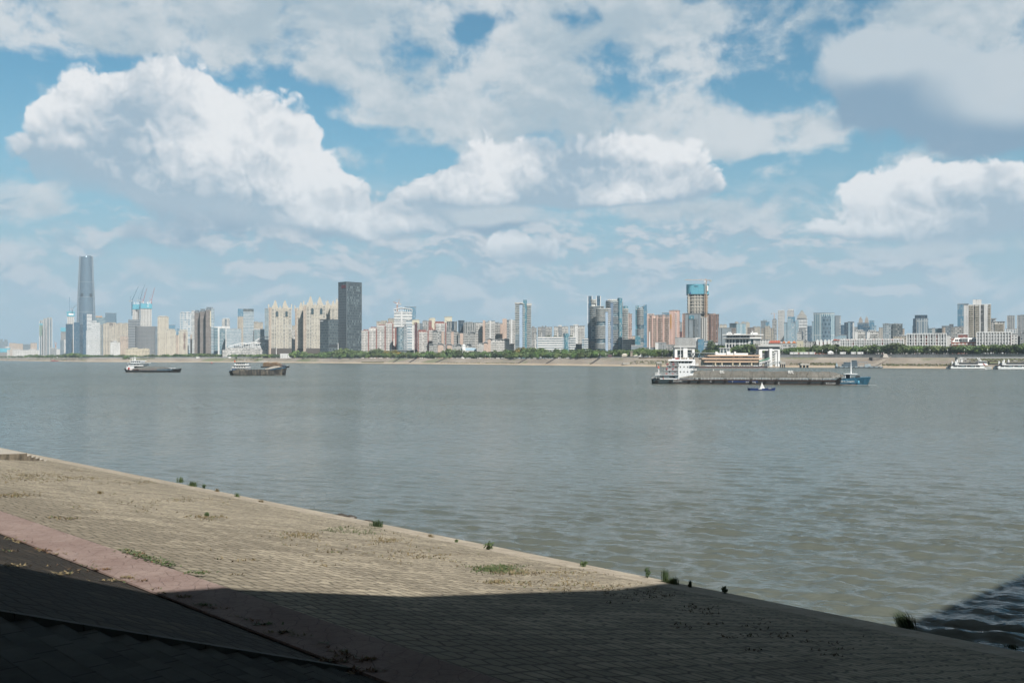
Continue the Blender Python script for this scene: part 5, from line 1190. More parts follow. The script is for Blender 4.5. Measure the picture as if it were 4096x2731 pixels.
o = bld(AP, 'grey twin apartment block with roof huts, right half coloured as if shaded', 3531, 3610, 1297, 0, 'grey_blue_bal', Y=1700, D=24, lift=[(.1, .3, 1293, 'grey'), (.55, .75, 1293, 'grey')], vol=[('right_half', .5, 1.0, 1297, 'slate_win', 2.0)])  # right half clad darker to paint in its shaded side
bld(AP, 'small cream block standing right of the grey twin block', 3608, 3618, 1315, 0, 'peach', Y=2000)
o = bld(TW, 'stepped grey glass tower with vertical fins behind the white framed row', 3650, 3714, 1305, 0, 'dark_glass', Y=1750, D=28, vol=[('middle_tier', .03, .34, 1274, 'dark_glass', .4), ('upper_tier', .14, .93, 1260, 'dark_glass', -3, 1290), ('finned_bay', .25, .98, 1274, 'fin_grey', 1.2)], cat='tower')
bld(OF, 'low teal glass office right of the stepped grey glass tower', 3711, 3768, 1315, 0, 'teal_band', Y=1800)
bld(AP, 'white little tower between low blocks behind the white framed row', 3728, 3740, 1314, 0, 'white_band', Y=1500)
bld(AP, 'slate block with a cream left end behind the white framed row', 3767, 3801, 1305, 0, 'slate', Y=1700, vol=[('cream_end', .1, .42, 1309, 'peach', .6)])
bld('tower_block', 'narrow dark grey stair tower left of the grey apartment blocks', 3797, 3814, 1298, 0, 'slate', Y=1760, cat='tower')
bld(AP, 'grey balconied apartments in front of the dark blue slab', 3804, 3855, 1309, 0, 'grey_busy', Y=1650, lift=[(.3, .5, 1305, 'grey'), (.6, .95, 1304, 'grey')])
bld(TW, 'deep blue glass slab left of the tall white apartment tower', 3830, 3874, 1217, 0, 'blue_glass', Y=1750, cat='tower')
bld('tower_block', 'plain grey end wall between the blue slab and the tall white tower', 3855, 3876, 1220, 0, 'white_wall', Y=1560, D=16, cat='tower')
o = bld(AP, 'tall white apartment tower with a dark central slot and a roof block', 3874, 3964, 1220, 0, 'white_busy', Y=1420, D=26, lift=[(.19, .58, 1198, 'white_wall')], vol=[('end_wall', .69, .86, 1219, 'white_wall', 1.0), ('white_pier', .48, .54, 1219, 'white_wall', .8)], roofm=WH, g=14)
b = MB(); b.box(o.W * .245, o.W * .275, -.25, .4, 0, o.H - 2); b.build('dark_slot', DKM, o.root)
CRB = plain('balcony_beige', (.56, .49, .38), .8, var=.2, vscale=.3)
stack(o, .01, .23, 3, o.H - 2, 1.0, 3.0, 1.0, CRB); stack(o, .28, .47, 3, o.H - 2, 1.0, 3.0, 1.0, CRB); stack(o, .57, .66, 3, o.H, .8, 3.0, .9, DKM); stack(o, .88, .99, 3, o.H, .9, 3.0, 1.0, CRB)
o = bld(AP, 'cream balconied block right of the tall white tower, round tank on top', 3962, 4019, 1288, 0, 'white_busy', Y=1500, D=22, lift=[(.05, .4, 1280, 'white')], g=14)
b = MB(); b.tube((o.W * .2, 8, o.z(1280)), (o.W * .2, 8, o.z(1273)), 2.0, 5.5, 14); b.build('roof_tank', WH, o.root); balc(o, [(.3, .6), (.64, .95)], m=CRB)
for (a, b_, c_, lab) in [(4029, 4058, 1264, 'left'), (4069, 4130, 1262, 'right, partly out of view,')]:
    bld('residential_tower', '%s one of two hazy grey twin towers at the right edge' % lab, a, b_, c_, 0, 'grey', Y=2100, fins=(4, 1.0, .5, TRIM), lift=[(.2, .7, c_ - 3, 'grey')], cat='tower', g=14)
bld(OF, 'white-framed blue office low before the hazy grey twin towers', 4023, 4068, 1317, 0, 'lattice', Y=1600, fins=(7, .9, .5, WH), g=14)
# ------------------------------------------------------------------ row of low buildings along the flood wall
G2 = 14.6
# white hall with tall dark windows
Yh = 1270; hl = bld('riverside_hall', 'white flat-roofed hall with two rows of tall dark windows', 2901, 3003, 1354, 0, 'white_wall', Y=Yh, D=40, cat='hall', roof=False, g=11)
X = hl.x; Z = hl.z
b = MB(); b.prism([(X(2890), -5), (X(3000), -5), (X(3054), 4), (X(3050), 42), (X(2894), 42)], Z(1340.5), Z(1337.5), 0, True, 0, None, True); b.build('roof', WH, hl.root)
b = MB(); b.prism([(X(2891), -3.5), (X(2999), -3.5), (X(2999), 40), (X(2891), 40)], Z(1354), Z(1352.4), 0, True, 0, None, True); b.prism([(X(2999), -3), (X(3046), 2), (X(3046), 36), (X(2999), 36)], Z(1354.5), Z(1350), 0, True, 0, None, True); b.build('cornice', WH, hl.root)
b = MB(); b.prism([(X(2905), 1.5), (X(3000), 1.5), (X(3000), 38), (X(2905), 38)], Z(1352.39), Z(1340.6)); b.build('attic', fm('white_wall'), hl.root)
wins = [(2907, 2914), (2919, 2926), (2931, 2938), (2943, 2956), (2962, 2968.5), (2973.5, 2980.5), (2985.5, 2993)]
for (t0, t1) in ((1357, 1371.5), (1376, 1391)):
    for (a, c) in wins:
        b = MB(); b.box(X(a), X(c), -.22, .3, Z(t1), Z(t0)); b.build('window', GL_D, hl.root)
for (a, c) in [(2908, 2917.5), (2920, 2929), (2932, 2941), (2944, 2959), (2962.5, 2973), (2974.5, 2984), (2986, 2996)]:
    b = MB(); b.box(X(a), X(c), 1.25, 1.8, Z(1350.5), Z(1344)); b.build('window', GL_D, hl.root)
b = MB(); b.prism([(X(3003) + .02, 2), (X(3014), 3), (X(3014), 20), (X(3003) + .02, 20)], 0, Z(1354.5)); b.build('glass_corner', fm('teal_glass'), hl.root)
b = MB(); b.prism([(X(3014) + .02, 1), (X(3042), 5), (X(3042), 30), (X(3014) + .02, 30)], 0, Z(1354.5)); b.build('side_wing', fm('white_wall'), hl.root)
b = MB()
for k in range(6): z = Z(1378 - k * 4); b.prism([(X(3013), .4), (X(3043), 4.4), (X(3043), 31), (X(3013), 31)], z, z + .5, 0, True, 0, None, True)
b.build('wall_groove', TRIM, hl.root)
for (a, c, t) in ((2906, 2928, 1331), (2913, 2917, 1327), (2918.5, 2922, 1327), (2936, 2962, 1333.5), (3003, 3031, 1330), (3008.5, 3012, 1323.5)):
    b = MB(); b.box(X(a), X(c), 8, 20, Z(1337.6), Z(t)); b.build('roof_plant', WH, hl.root)
bld('low_block', 'white two-storey wing with dark openings right of the white hall', 3041, 3078, 1360, 0, 'white', Y=1290, D=16, g=G2)
# long terrace with orange roof pieces
def gable_roof(o, x0, x1, y0, y1, z0, z1, m, nm='roof', hip=2.0):
    b = MB(); ym = (y0 + y1) / 2
    b.face([(x0, y0, z0), (x1, y0, z0), (x1 - hip, ym, z1), (x0 + hip, ym, z1)]); b.face([(x1, y1, z0), (x0, y1, z0), (x0 + hip, ym, z1), (x1 - hip, ym, z1)])
    b.face([(x1, y0, z0), (x1, y1, z0), (x1 - hip, ym, z1)]); b.face([(x0, y1, z0), (x0, y0, z0), (x0 + hip, ym, z1)])
    b.build(nm, m, o.root)
o = bld('terrace_row', 'cream terrace with dark red and orange hipped roofs behind the zigzag stair gate', 3074, 3188, 1375, 0, 'col_white', Y=1240, D=16, cat='apartment building', g=G2, fins=(14, .7, .4, TRIM, -.2))
gable_roof(o, 0, o.W * .46, -.8, 16.5, o.H + .95, o.z(1361.5), RED_R)
for k in range(5):
    f = .06 + k * .08; b = MB(); b.box(o.W * f, o.W * (f + .025), 1.0, 4, o.H + .9, o.z(1369)); b.build('dormer', WH, o.root)
for (f0, f1) in ((.48, .62), (.64, .80), (.82, .98)):
    gable_roof(o, o.W * f0, o.W * f1, -.6, 16.5, o.H + .95, o.z(1364), ORG_R)
    b = MB(); xm = o.W * (f0 + f1) / 2 - 3.4; b.box(xm - 1.2, xm + 1.2, -.2, 6, o.H + .9, o.z(1367)); b.build('dormer', WH, o.root)
bld('terrace_end', 'plain cream end wall block right of the orange-roofed terrace', 3186, 3214, 1363, 0, 'pale_yellow', Y=1235, D=18, cat='apartment building', g=G2, roofm=TRIM)
bld('terrace_row', 'dark grey colonnaded terrace with cluttered roof left of the red-roofed mansion', 3213, 3264, 1368, 0, 'grey_col', Y=1245, D=16, cat='apartment building', g=G2, lift=[(.1, .4, 1363, 'grey_busy'), (.55, .9, 1364, 'grey_busy')], fins=(8, .8, .5, TRIM, -.2))
o = bld('terrace_row', 'European-style white and brick mansion row with red gabled roofs', 3262, 3336, 1371, 0, 'brick_white', Y=1230, D=16, cat='apartment building', g=G2, slabs=(4.1, .3, .5, WH))
for (f0, f1) in ((0, .22), (.2, .42), (.42, .64), (.62, .84), (.8, 1.0)):
    gable_roof(o, o.W * f0, o.W * f1, -.8, 16, o.H + .95, o.z(1363), RED_R, hip=1.5)
    b = MB(); xm = o.W * (f0 + f1) / 2; b.prism([(xm - 1.6, -1.0), (xm + 1.6, -1.0), (xm + 1.6, 4), (xm - 1.6, 4)], o.H * .5, o.H + 2.4); b.face([(xm - 1.9, -1.1, o.H + 2.4), (xm + 1.9, -1.1, o.H + 2.4), (xm, -1.1, o.H + 4.4)]); b.build('gable_bay', WH, o.root)
o = bld('terrace_row', 'tall white turreted house with red gable roofs at the right end of the mansion row', 3334, 3362, 1364, 0, 'white', Y=1222, D=15, cat='house', g=G2); gable_roof(o, -.5, o.W * .55, -.6, 14, o.H + .95, o.z(1356), RED_R, hip=1); gable_roof(o, o.W * .5, o.W + .4, -.6, 14, o.H + .95, o.z(1357.5), RED_R, hip=1)
def framed_row(label, a, b_, top, Y, nfin, brick=(), mat='col_white', attic=True, tall=1.4, upper=None):
    o = bld('terrace_row', label, a, b_, top, 0, mat, Y=Y, D=16, cat='apartment building', g=G2, roofm=TRIM)
    b = MB()
    for i in range(nfin + 1):
        x = o.W * i / nfin; b.box(x - .45, x + .45, -1.6, .2, 0, o.H + tall)
    b.build('white_frame', WH, o.root)
    b = MB()
    for i in range(nfin * 1):
        if i % 2 == 0: x = o.W * (i + .5) / nfin; b.box(x - .28, x + .28, -.9, .2, o.H * .62, o.H + tall)
    b.build('mullion', WH, o.root)
    for (f0, f1) in brick:
        b = MB(); b.box(o.W * f0, o.W * f1, -.35, .2, 0, o.H - .5); b.build('brick_panel', RWP, o.root)
    if upper: b = MB(); b.box(-.2, o.W + .2, -1.65, .1, o.H + tall - .01, o.H + tall + .8); b.build('cornice', WH, o.root)
    z = 3.7; b = MB()
    while z < o.H - 1: b.box(.3, o.W - .3, -1.1, .1, z - .5, z + .3); z += 3.7
    b.build('balcony_stack', WH, o.root)
    return o
o = framed_row('long grey colonnaded terrace with small red roof pieces, left of the white framed row', 3360, 3614, 1364, 1195, 26, [(.18, .225), (.38, .425), (.66, .70)], 'grey_col', upper=True)
for k, f in enumerate((.02, .14, .30, .44, .58, .72, .86)):
    b = MB(); b.box(o.W * f, o.W * (f + .075), 3, 9, o.H + .9, o.z(1354.5)); b.build('roof_room', fm('white'), o.root)
    gable_roof(o, o.W * (f + .08), o.W * (f + .12), 2, 10, o.H + .95, o.z(1355.5), RED_R, hip=.8)
bld('low_block', 'beige flat-roofed block behind the gap between terrace rows', 3572, 3630, 1345, 0, 'beige', Y=1330, D=16, g=G2, lift=[(.45, 1.0, 1339, 'white')])
o = framed_row('white framed apartment row with dark recesses and two brick strips', 3627, 3786, 1341, 1170, 15, [(.195, .225), (.455, .525), (.74, .775)], upper=True)
b = MB()
for f in (.075, .35, .6, .87): b.box(o.W * f, o.W * (f + .03), -.3, .2, 0, o.H - 1)
b.build('recess_shade', DKM, o.root)  # dark strips on the wall face stand in for shaded recesses
bld('terrace_end', 'blank white end block right of the white framed row', 3785, 3805, 1342, 0, 'white_wall', Y=1172, D=16, cat='apartment building', g=G2)
bld('terrace_end', 'narrow red and white corner house beside the brick mansard house', 3803, 3818, 1350, 0, 'brick_white', Y=1200, D=14, cat='house', g=G2, lift=[(.1, .9, 1346, 'red')])
o = bld('mansard_house', 'brick house with a white mansard roof and a glazed centre gable', 3813, 3908, 1368, 0, 'brick_white', Y=1165, D=18, cat='house', g=G2, slabs=(4.0, .3, .5, WH), roof=False)
b = MB(); b.prism(o.grow(.4), o.H, o.z(1351), 0, True, None, [(1.5, 4), (o.W - 1.5, 4), (o.W - 1.5, 15), (1.5, 15)]); b.build('mansard_roof', WH, o.root)
for f in (.1, .17, .26, .7, .78, .9):
    b = MB(); b.box(o.W * f, o.W * (f + .035), .2, 2.5, o.H + 1, o.H + 3.4); b.build('window', GL_D, o.root)
b = MB(); x0, x1 = o.W * .30, o.W * .62; b.prism([(x0, -.5), (x1, -.5), (x1, 5), (x0, 5)], o.H, o.z(1354)); b.face([(x0 - .5, -.55, o.z(1354)), (x1 + .5, -.55, o.z(1354)), ((x0 + x1) / 2, -.55, o.z(1348))]); b.face([(x0 - .5, -.55, o.z(1354)), ((x0 + x1) / 2, -.55, o.z(1348)), ((x0 + x1) / 2, 6, o.z(1348)), (x0 - .5, 6, o.z(1354))]); b.face([(x1 + .5, -.55, o.z(1354)), (x1 + .5, 6, o.z(1354)), ((x0 + x1) / 2, 6, o.z(1348)), ((x0 + x1) / 2, -.55, o.z(1348))]); b.build('centre_gable', WH, o.root)
for k in range(4): b = MB(); xx = x0 + (x1 - x0) * (k + .18) / 4; b.box(xx, xx + (x1 - x0) * .16, -.75, -.4, o.H + .4, o.z(1355)); b.build('window', GL_D, o.root)
bld('low_block', 'red brick block with a pale rim behind the white mansard roof', 3833, 3871, 1338, 0, 'red', Y=1260, D=14, g=G2, roofm=WH)
o = framed_row('right-hand white framed apartment row with even square openings', 3907, 4045, 1335, 1150, 12, [(.965, .999)], upper=True)
bld('terrace_end', 'pale end block with a brick strip right of the even framed row', 4044, 4071, 1337, 0, 'white', Y=1155, D=16, cat='apartment building', g=G2, vol=[('brick_strip', 0, .12, 1337, 'red', .3)])
bld('house', 'thin white gabled house in the gap near the right edge', 4070, 4080, 1349, 0, 'white', Y=1160, D=12, g=G2, lift=[(.2, .8, 1344, 'red')])
bld('low_block', 'grey block with square windows at the right edge', 4080, 4150, 1336, 0, 'grey', Y=1150, D=16, g=G2, lift=[(.1, .3, 1330, 'grey')])
# ------------------------------------------------------------------ trees along the far bank
def leaf_mat(name, base, tipc):
    m, t, b = new_mat(name)
    c = obj_coord(t); oi = t.nodes.new('ShaderNodeObjectInfo')
    n = noise(t, c, .8, 4, .65); n2 = noise(t, c, 2.6, 3, .6)
    geo = t.nodes.new('ShaderNodeNewGeometry')
    col = mixc(t, (n * .6 + n2 * .4).step(.32, .68), base, tipc)
    rv = S(t, oi.outputs['Random'])
    hs = t.nodes.new('ShaderNodeHueSaturation'); lk(t, col, hs.inputs['Color']); lk(t, rv * .05 + .475, hs.inputs['Hue']); lk(t, (rv * 7.31).fract() * .7 + .65, hs.inputs['Value']); lk(t, (rv * 3.7).fract() * .3 + .8, hs.inputs['Saturation'])
    t.links.new(hs.outputs[0], b.inputs['Base Color']); b.inputs['Roughness'].default_value = .75; b.inputs['Specular IOR Level'].default_value = .2
    return m
LEAF = leaf_mat('broadleaf_foliage', (.050, .082, .030), (.125, .175, .062))
LEAF_Y = leaf_mat('autumn_foliage', (.12, .105, .03), (.22, .17, .05))
BARK = plain('bark', (.10, .08, .06), .9, var=.3, vscale=1.0)
def crown_mesh(seed, w, h, base, kind):
    # leaf clumps scattered through several uneven lobes
    rd = random.Random(seed); b = MB(); lobes = []
    for k in range(7 if kind != 'tall' else 9):
        a = rd.uniform(0, 6.283); rr = w * rd.uniform(.12, .36)
        lobes.append((rr * math.cos(a), rr * math.sin(a), base + (h - base) * rd.uniform(.22, .74), w * rd.uniform(.20, .33), (h - base) * rd.uniform(.24, .36)))
    lobes.append((0, 0, base + (h - base) * .55, w * .34, (h - base) * .45))
    for (lx, ly, lz, lr, lh) in lobes:
        for k in range(95):
            u, v = rd.uniform(-1, 1), rd.uniform(0, 6.283); q = math.sqrt(1 - u * u); d = rd.uniform(.62, 1.06)
            p = Vector((lx + lr * q * math.cos(v) * d, ly + lr * q * math.sin(v) * d, lz + lh * u * d))
            if p.z < base * .8: continue
            n = Vector((q * math.cos(v), q * math.sin(v), u)) + Vector((rd.uniform(-.7, .7), rd.uniform(-.7, .7), rd.uniform(-.3, .9)))
            n.normalize(); s = w * rd.uniform(.04, .08)
            a = n.orthogonal().normalized(); c = n.cross(a); an = rd.uniform(0, 6.28); a, c = a * math.cos(an) + c * math.sin(an), c * math.cos(an) - a * math.sin(an)
            b.face([p + a * s * 1.2, p + c * s * .8 + n * s * .2, p - a * s, p - c * s * .9 - n * s * .2])
    return b
def trunk_mesh(seed, w, h, base):
    rd = random.Random(seed + 50); b = MB(); r = .22 + .012 * h
    b.tube((0, 0, -.6), (0, 0, base + (h - base) * .35), r, r * .6, 7)
    for k in range(5):
        a = rd.uniform(0, 6.28); z = base * rd.uniform(.75, 1.1); l = w * rd.uniform(.2, .36)
        b.tube((0, 0, z), (l * math.cos(a), l * math.sin(a), z + (h - base) * rd.uniform(.25, .5)), r * .5, r * .15, 5)
    return b
PROTO = []
for i, (w, h, base, kd) in enumerate([(12.5, 11, 1.2, 'r'), (14.5, 12, 1.4, 'r'), (11.0, 12.5, 1.5, 'tall'), (13.5, 10, 1.0, 'r'), (10.5, 10.5, 1.1, 'r')]):
    PROTO.append((crown_mesh(11 + i, w, h, base, kd), trunk_mesh(11 + i, w, h, base), w, h))
TREE_M = {}
def tree(px, Y, z, h, sx=1.0, label='', group=None, kind=None, leaf=None, rd=None):
    i = rd.randrange(len(PROTO)) if kind is None else kind; c, tr, w, h0 = PROTO[i]
    r = thing('broadleaf_tree', label, 'tree', (wx(px, Y), Y, z), rd.uniform(0, 6.28), group)
    s = h / h0; r.scale = (s * sx, s * sx, s)
    key = (i, (leaf or LEAF).name)
    if key not in TREE_M:
        a = c.build('crown', leaf or LEAF, r); t_ = tr.build('trunk', BARK, r); TREE_M[key] = (a.data, t_.data)
    else:
        for nm, d in zip(('crown', 'trunk'), TREE_M[key]):
            o = bpy.data.objects.new(nm, d); COL.objects.link(o); o.parent = r
    return r
rd = random.Random(77)
# right: one close row on the flood wall's terrace
lab = 'rounded dark green street tree in the unbroken row behind the tall right-hand flood wall'
px = 2880.0
TOPR = [(2880, 1384), (2960, 1386), (3030, 1378), (3080, 1396), (3160, 1390), (3230, 1386), (3330, 1384), (3450, 1386), (3560, 1378), (3700, 1384), (3800, 1386), (3900, 1384), (4020, 1378), (4200, 1380)]
while px < 4160:
    Y = shoreY(px) + 92 + rd.uniform(-3, 3); top = lerp(TOPR, px) + rd.uniform(-4, 5)
    h = (wz(top, Y) - 14.6) * 1.12; w = rd.uniform(1.15, 1.5)
    tree(px, Y, 14.6, h, w, lab, 'trees behind the right-hand flood wall', None, None, rd)
    px += rd.uniform(19, 27)
# centre: taller wood on the promenade, back row and front row
TOPC = [(1165, 1412), (1180, 1400), (1250, 1412), (1330, 1406), (1375, 1392), (1420, 1404), (1470, 1402), (1510, 1394), (1540, 1404), (1600, 1402), (1660, 1410), (1690, 1403), (1750, 1406), (1800, 1395), (1830, 1392), (1870, 1408), (1950, 1402), (2040, 1400), (2090, 1390), (2150, 1392), (2200, 1395), (2280, 1394), (2360, 1398), (2420, 1398), (2480, 1397), (2540, 1394), (2580, 1392), (2640, 1398), (2700, 1396), (2790, 1398), (2850, 1396), (2890, 1394)]
labB = 'broad dark green tree in the back row of the promenade wood, below the apartment blocks'
px = 1170.0
while px < 2900:
    Y = shoreY(px) + 78 + rd.uniform(-4, 5); h = wz(lerp(TOPC, px) + rd.uniform(-4, 4), Y) - ztop(px)
    yl = (1535 < px < 1600 and rd.random() < .6) or (2080 < px < 2130 and rd.random() < .4)
    tree(px, Y, ztop(px), h, rd.uniform(.85, 1.15), 'yellowing tree standing out of the promenade wood' if yl else labB, 'yellowing promenade trees' if yl else 'back row of promenade trees', None, LEAF_Y if yl else None, rd)
    px += rd.uniform(17, 25) * 1650 / Y
labF = 'low rounded tree in the front row of the promenade wood, right above the revetment'
px = 1175.0
while px < 2700:
    Y = shoreY(px) + 58 + rd.uniform(-3, 3); h = rd.uniform(8.0, 11.0)
    if not (2430 < px < 2560): tree(px, Y, ztop(px), h, rd.uniform(1.05, 1.4), labF, 'front row of promenade trees', None, None, rd)
    px += rd.uniform(17, 27) * 1650 / Y
# left: smaller, farther row
labL = 'small hazy tree in the even row along the far left shore, under the towers'
TOPL = [(-40, 1425), (60, 1424), (130, 1418), (200, 1420), (260, 1416), (300, 1412), (360, 1420), (480, 1418), (560, 1422), (640, 1417), (700, 1417), (800, 1414), (900, 1418), (1000, 1417), (1110, 1416), (1180, 1415)]
px = -30.0
while px < 1180:
    Y = shoreY(px) + 95 + rd.uniform(-5, 5); h = max(6, wz(lerp(TOPL, px) + rd.uniform(-2.5, 2.5), Y) - ztop(px))
    tree(px, Y, ztop(px), h, rd.uniform(1.2, 1.8), labL, 'trees along the far left shore', None, None, rd)
    px += rd.uniform(11, 17)
for (px, top, w) in [(505, 1424, 1.5), (497, 1427, 1.3), (517, 1429, 1.4), (945, 1429, 1.3), (1012, 1431, 1.0)]:
    Y = shoreY(px) + 40; tree(px, Y, 6.0 if px < 900 else 7.5, wz(top, Y) - 6.5, w, 'dark bush-like tree standing out on the far left revetment', 'trees on the far left revetment', None, None, rd)
tree(2846, 1425, 11, 25, .55, 'tall narrow cypress-like tree beside the grey-blue slab', None, 2, None, rd)
# ------------------------------------------------------------------ works along the far shore
def shore_wall(name, label, px0, px1, off, z0, z1, th, mat, cat, step=20, cap=None, group=None):
    xs = [px0 + (px1 - px0) * i / max(1, int((px1 - px0) / step)) for i in range(max(1, int((px1 - px0) / step)) + 1)]
    f = [(wx(p, shoreY(p) + off), shoreY(p) + off) for p in xs]; k = [(wx(p, shoreY(p) + off + th), shoreY(p) + off + th) for p in xs]
    o = thing(name, label, cat, (f[0][0], f[0][1], 0), 0, group); ox, oy = f[0]
    b = MB(); c = MB(); u = 0
    for i in range(len(xs) - 1):
        zz0, zz1 = (z0(xs[i]), z1(xs[i])) if callable(z0) else (z0, z1)
        A, B2, C2, D2 = [(q[0] - ox, q[1] - oy) for q in (f[i], f[i + 1], k[i + 1], k[i])]
        l = math.hypot(B2[0] - A[0], B2[1] - A[1])
        b.face([(*A, zz0), (*B2, zz0), (*B2, zz1), (*A, zz1)], [(u, 0), (u + l, 0), (u + l, zz1 - zz0), (u, zz1 - zz0)])
        b.face([(*A, zz1), (*B2, zz1), (*C2, zz1), (*D2, zz1)]); b.face([(*D2, zz0), (*D2, zz1), (*C2, zz1), (*C2, zz0)]); u += l
        e = .25; A2, B3 = (A[0], A[1] - e), (B2[0], B2[1] - e)
        c.face([(*A2, zz1 + .003), (*B3, zz1 + .003), (*B3, zz1 + .5), (*A2, zz1 + .5)]); c.face([(*A2, zz1 + .5), (*B3, zz1 + .5), (*C2, zz1 + .5), (*D2, zz1 + .5)]); c.face([(*A2, zz1 + .003), (*D2, zz1 + .003), (*C2, zz1 + .003), (*B3, zz1 + .003)])
    b.build('wall', mat, o)
    if cap: c.build('coping', cap, o)
    return o
FW = facade('flood_wall', (.30, .315, .32), bay=12.0, fl=40, wf=.035, hf=.98, glass=(.14, .15, .15), lite=.0, rough=.9, var=.25)
FWP = facade('pale_quay_wall', (.46, .475, .47), bay=9.0, fl=40, wf=.05, hf=.98, glass=(.26, .27, .27), lite=.0, rough=.9, var=.2)
shore_wall('flood_wall', 'tall grey concrete flood wall running below the right-hand trees', 2890, 4300, 62.6, 9.5, 14.75, 1.2, FW, 'wall', cap=plain('wall_cap', (.12, .13, .14), .7, var=.2))
b_w = shore_wall('flood_wall', 'long pale quay wall on the far left shore below the small trees', 318, 1030, 49, lambda p: ztop(p) - .4, lambda p: ztop(p) + 2.2, 1.0, FWP, 'wall', cap=plain('pale_cap', (.52, .53, .52), .8, var=.1))
_sw = shore_wall('parapet', 'white balustrade edging the raised promenade left of the river gate', 2404, 2560, 50, lambda p: ztop(p) - .3, lambda p: ztop(p) + 1.3, .6, plain('white_stone', (.60, .60, .57), .8, var=.2), 'balustrade')
_sw = shore_wall('parapet', 'stained brown stone retaining wall below the plinth, left of the river gate', 2555, 2705, 44, lambda p: 5.0, lambda p: ztop(p) + .5, 1.2, plain('brown_stone', (.24, .19, .14), .95, var=.5, vscale=.15), 'wall')
# white-grey hoardings at the feet of the right trees
for (a, b_, lab) in [(3160, 3196, 'leftmost'), (3199, 3237, 'second'), (3238, 3262, 'third'), (3312, 3334, 'fourth, peaked'), (3361, 3383, 'fifth'), (3405, 3424, 'sixth'), (3430, 3453, 'rightmost')]:
    Y = shoreY(a) + 70; o = thing('site_cabin', '%s of the white cabins along the top of the right-hand flood wall' % lab, 'cabin', (wx(a, Y), Y, 14.6))
    w = wx(b_, Y) - wx(a, Y); b = MB(); b.box(0, w, 0, 2.6, 0, 2.9); b.build('body', fm('white_wall'), o)
    b = MB()
    if 'peaked' in lab: b.prism([(-.2, -.2), (w + .2, -.2), (w + .2, 2.8), (-.2, 2.8)], 2.903, 4.4, 0, True, None, [(w * .4, 1.2), (w * .6, 1.2), (w * .6, 1.5), (w * .4, 1.5)])
    else: b.box(-.15, w + .15, -.15, 2.75, 2.903, 3.15)
    b.build('roof', WH, o)
    if lab in ('leftmost', 'second', 'third'): b = MB(); b.box(w - .9, w - .1, -.06, .2, .2, 2.7); b.build('red_panel', RED_R, o)
# dark stairs crossing the grey revetment
for i, (a, c, lab) in enumerate([(1575, 1600, 'farthest left'), (1640, 1666, 'second from the left'), (1745, 1782, 'third from the left, faint'), (2076, 2110, 'fourth from the left, dark'), (2188, 2222, 'fifth from the left, dark'), (2366, 2402, 'rightmost, near the white balustrade')]):
    ya, yc = shoreY(a) + 18.5, shoreY(c) + 47.8; P0, P1 = Vector((wx(a, ya), ya, 2.35)), Vector((wx(c, yc), yc, ztop(c) + .12))
    o = thing('bank_stairs', '%s of the dark concrete stairs slanting down the grey far revetment' % lab, 'stairs', P0)
    b = MB(); d = (P1 - P0); n = 16; wv = Vector((2.6, 0, 0))
    for k in range(n):
        q0, q1 = d * (k / n), d * ((k + 1) / n); z = q1.z + .05
        b.face([(q0.x - 2.4, q0.y, z), (q0.x + 2.4, q0.y, z), (q1.x + 2.4, q1.y, z), (q1.x - 2.4, q1.y, z)]); b.face([(q0.x - 2.4, q0.y, q0.z - .3), (q0.x + 2.4, q0.y, q0.z - .3), (q0.x + 2.4, q0.y, z), (q0.x - 2.4, q0.y, z)])
    b.build('steps', plain('dark_concrete', (.095, .085, .08), .95, var=.3, vscale=.3), o)
    b = MB(); b.bar(Vector((2.7, 0, .1)), d + Vector((2.7, 0, .2)), .5); b.build('kerb', plain('dark_kerb', (.07, .065, .06), .9), o)
# pale slip on the left revetment
a, c = 1035, 1103
Y0, Y1 = shoreY(a) + 8, shoreY(c) + 46
o = thing('boat_slip', 'pale concrete slip slanting down the far revetment above the log barge', 'slipway', (wx(1040, Y0), Y0, 0))
b = MB(); xb, yb = wx(1022, Y0) - wx(1040, Y0), 6.0; q = [(xb, yb, 1.3), (xb + 27, yb - 33, 1.3), (xb + 27 + 31, yb - 33 + 25, 9.6), (xb + 31, yb + 25, 9.6)]
b.face(q); lo = [(x, y, z - 1.5) for x, y, z in q]
for k in range(4): b.face([lo[k], lo[(k + 1) % 4], q[(k + 1) % 4], q[k]])
b.build('slab', plain('pale_slip', (.56, .54, .50), .9, var=.15, vscale=.1), o)
# grass strips and bushes on the banks (uncountable)
def grass(name, label, areas, n, h, mats, zf, seed=1):
    rd2 = random.Random(seed); b = MB()
    for k in range(n):
        (a, c, o0, o1) = areas[rd2.randrange(len(areas))]; px = rd2.uniform(a, c); of = rd2.uniform(o0, o1); Y = shoreY(px) + of; x, z = wx(px, Y), zf(px, of)
        hh = h * rd2.uniform(.4, 1.2); an = rd2.uniform(0, 3.14); w = hh * rd2.uniform(.5, 1.1); dx, dy = math.cos(an) * w, math.sin(an) * w
        b.face([(x - dx, Y - dy, z), (x + dx, Y + dy, z), (x + dx * .5, Y + dy * .4, z + hh), (x - dx * .6, Y - dy * .5, z + hh * .8)], None, rd2.randrange(len(mats)))
    return tag(b.build(name, mats), label, 'grass', None, 'stuff')
G1 = plain('bank_grass', (.085, .105, .04), .9, var=.35, vscale=.4); G2m = plain('dry_bank_grass', (.20, .18, .085), .9, var=.3, vscale=.4)
zb = lambda px, of: (2.2 + (of - 18) / ((48 if px < 2880 else 62) - 18) * (ztop(px) - 2.2)) if of > 18 else of * .13
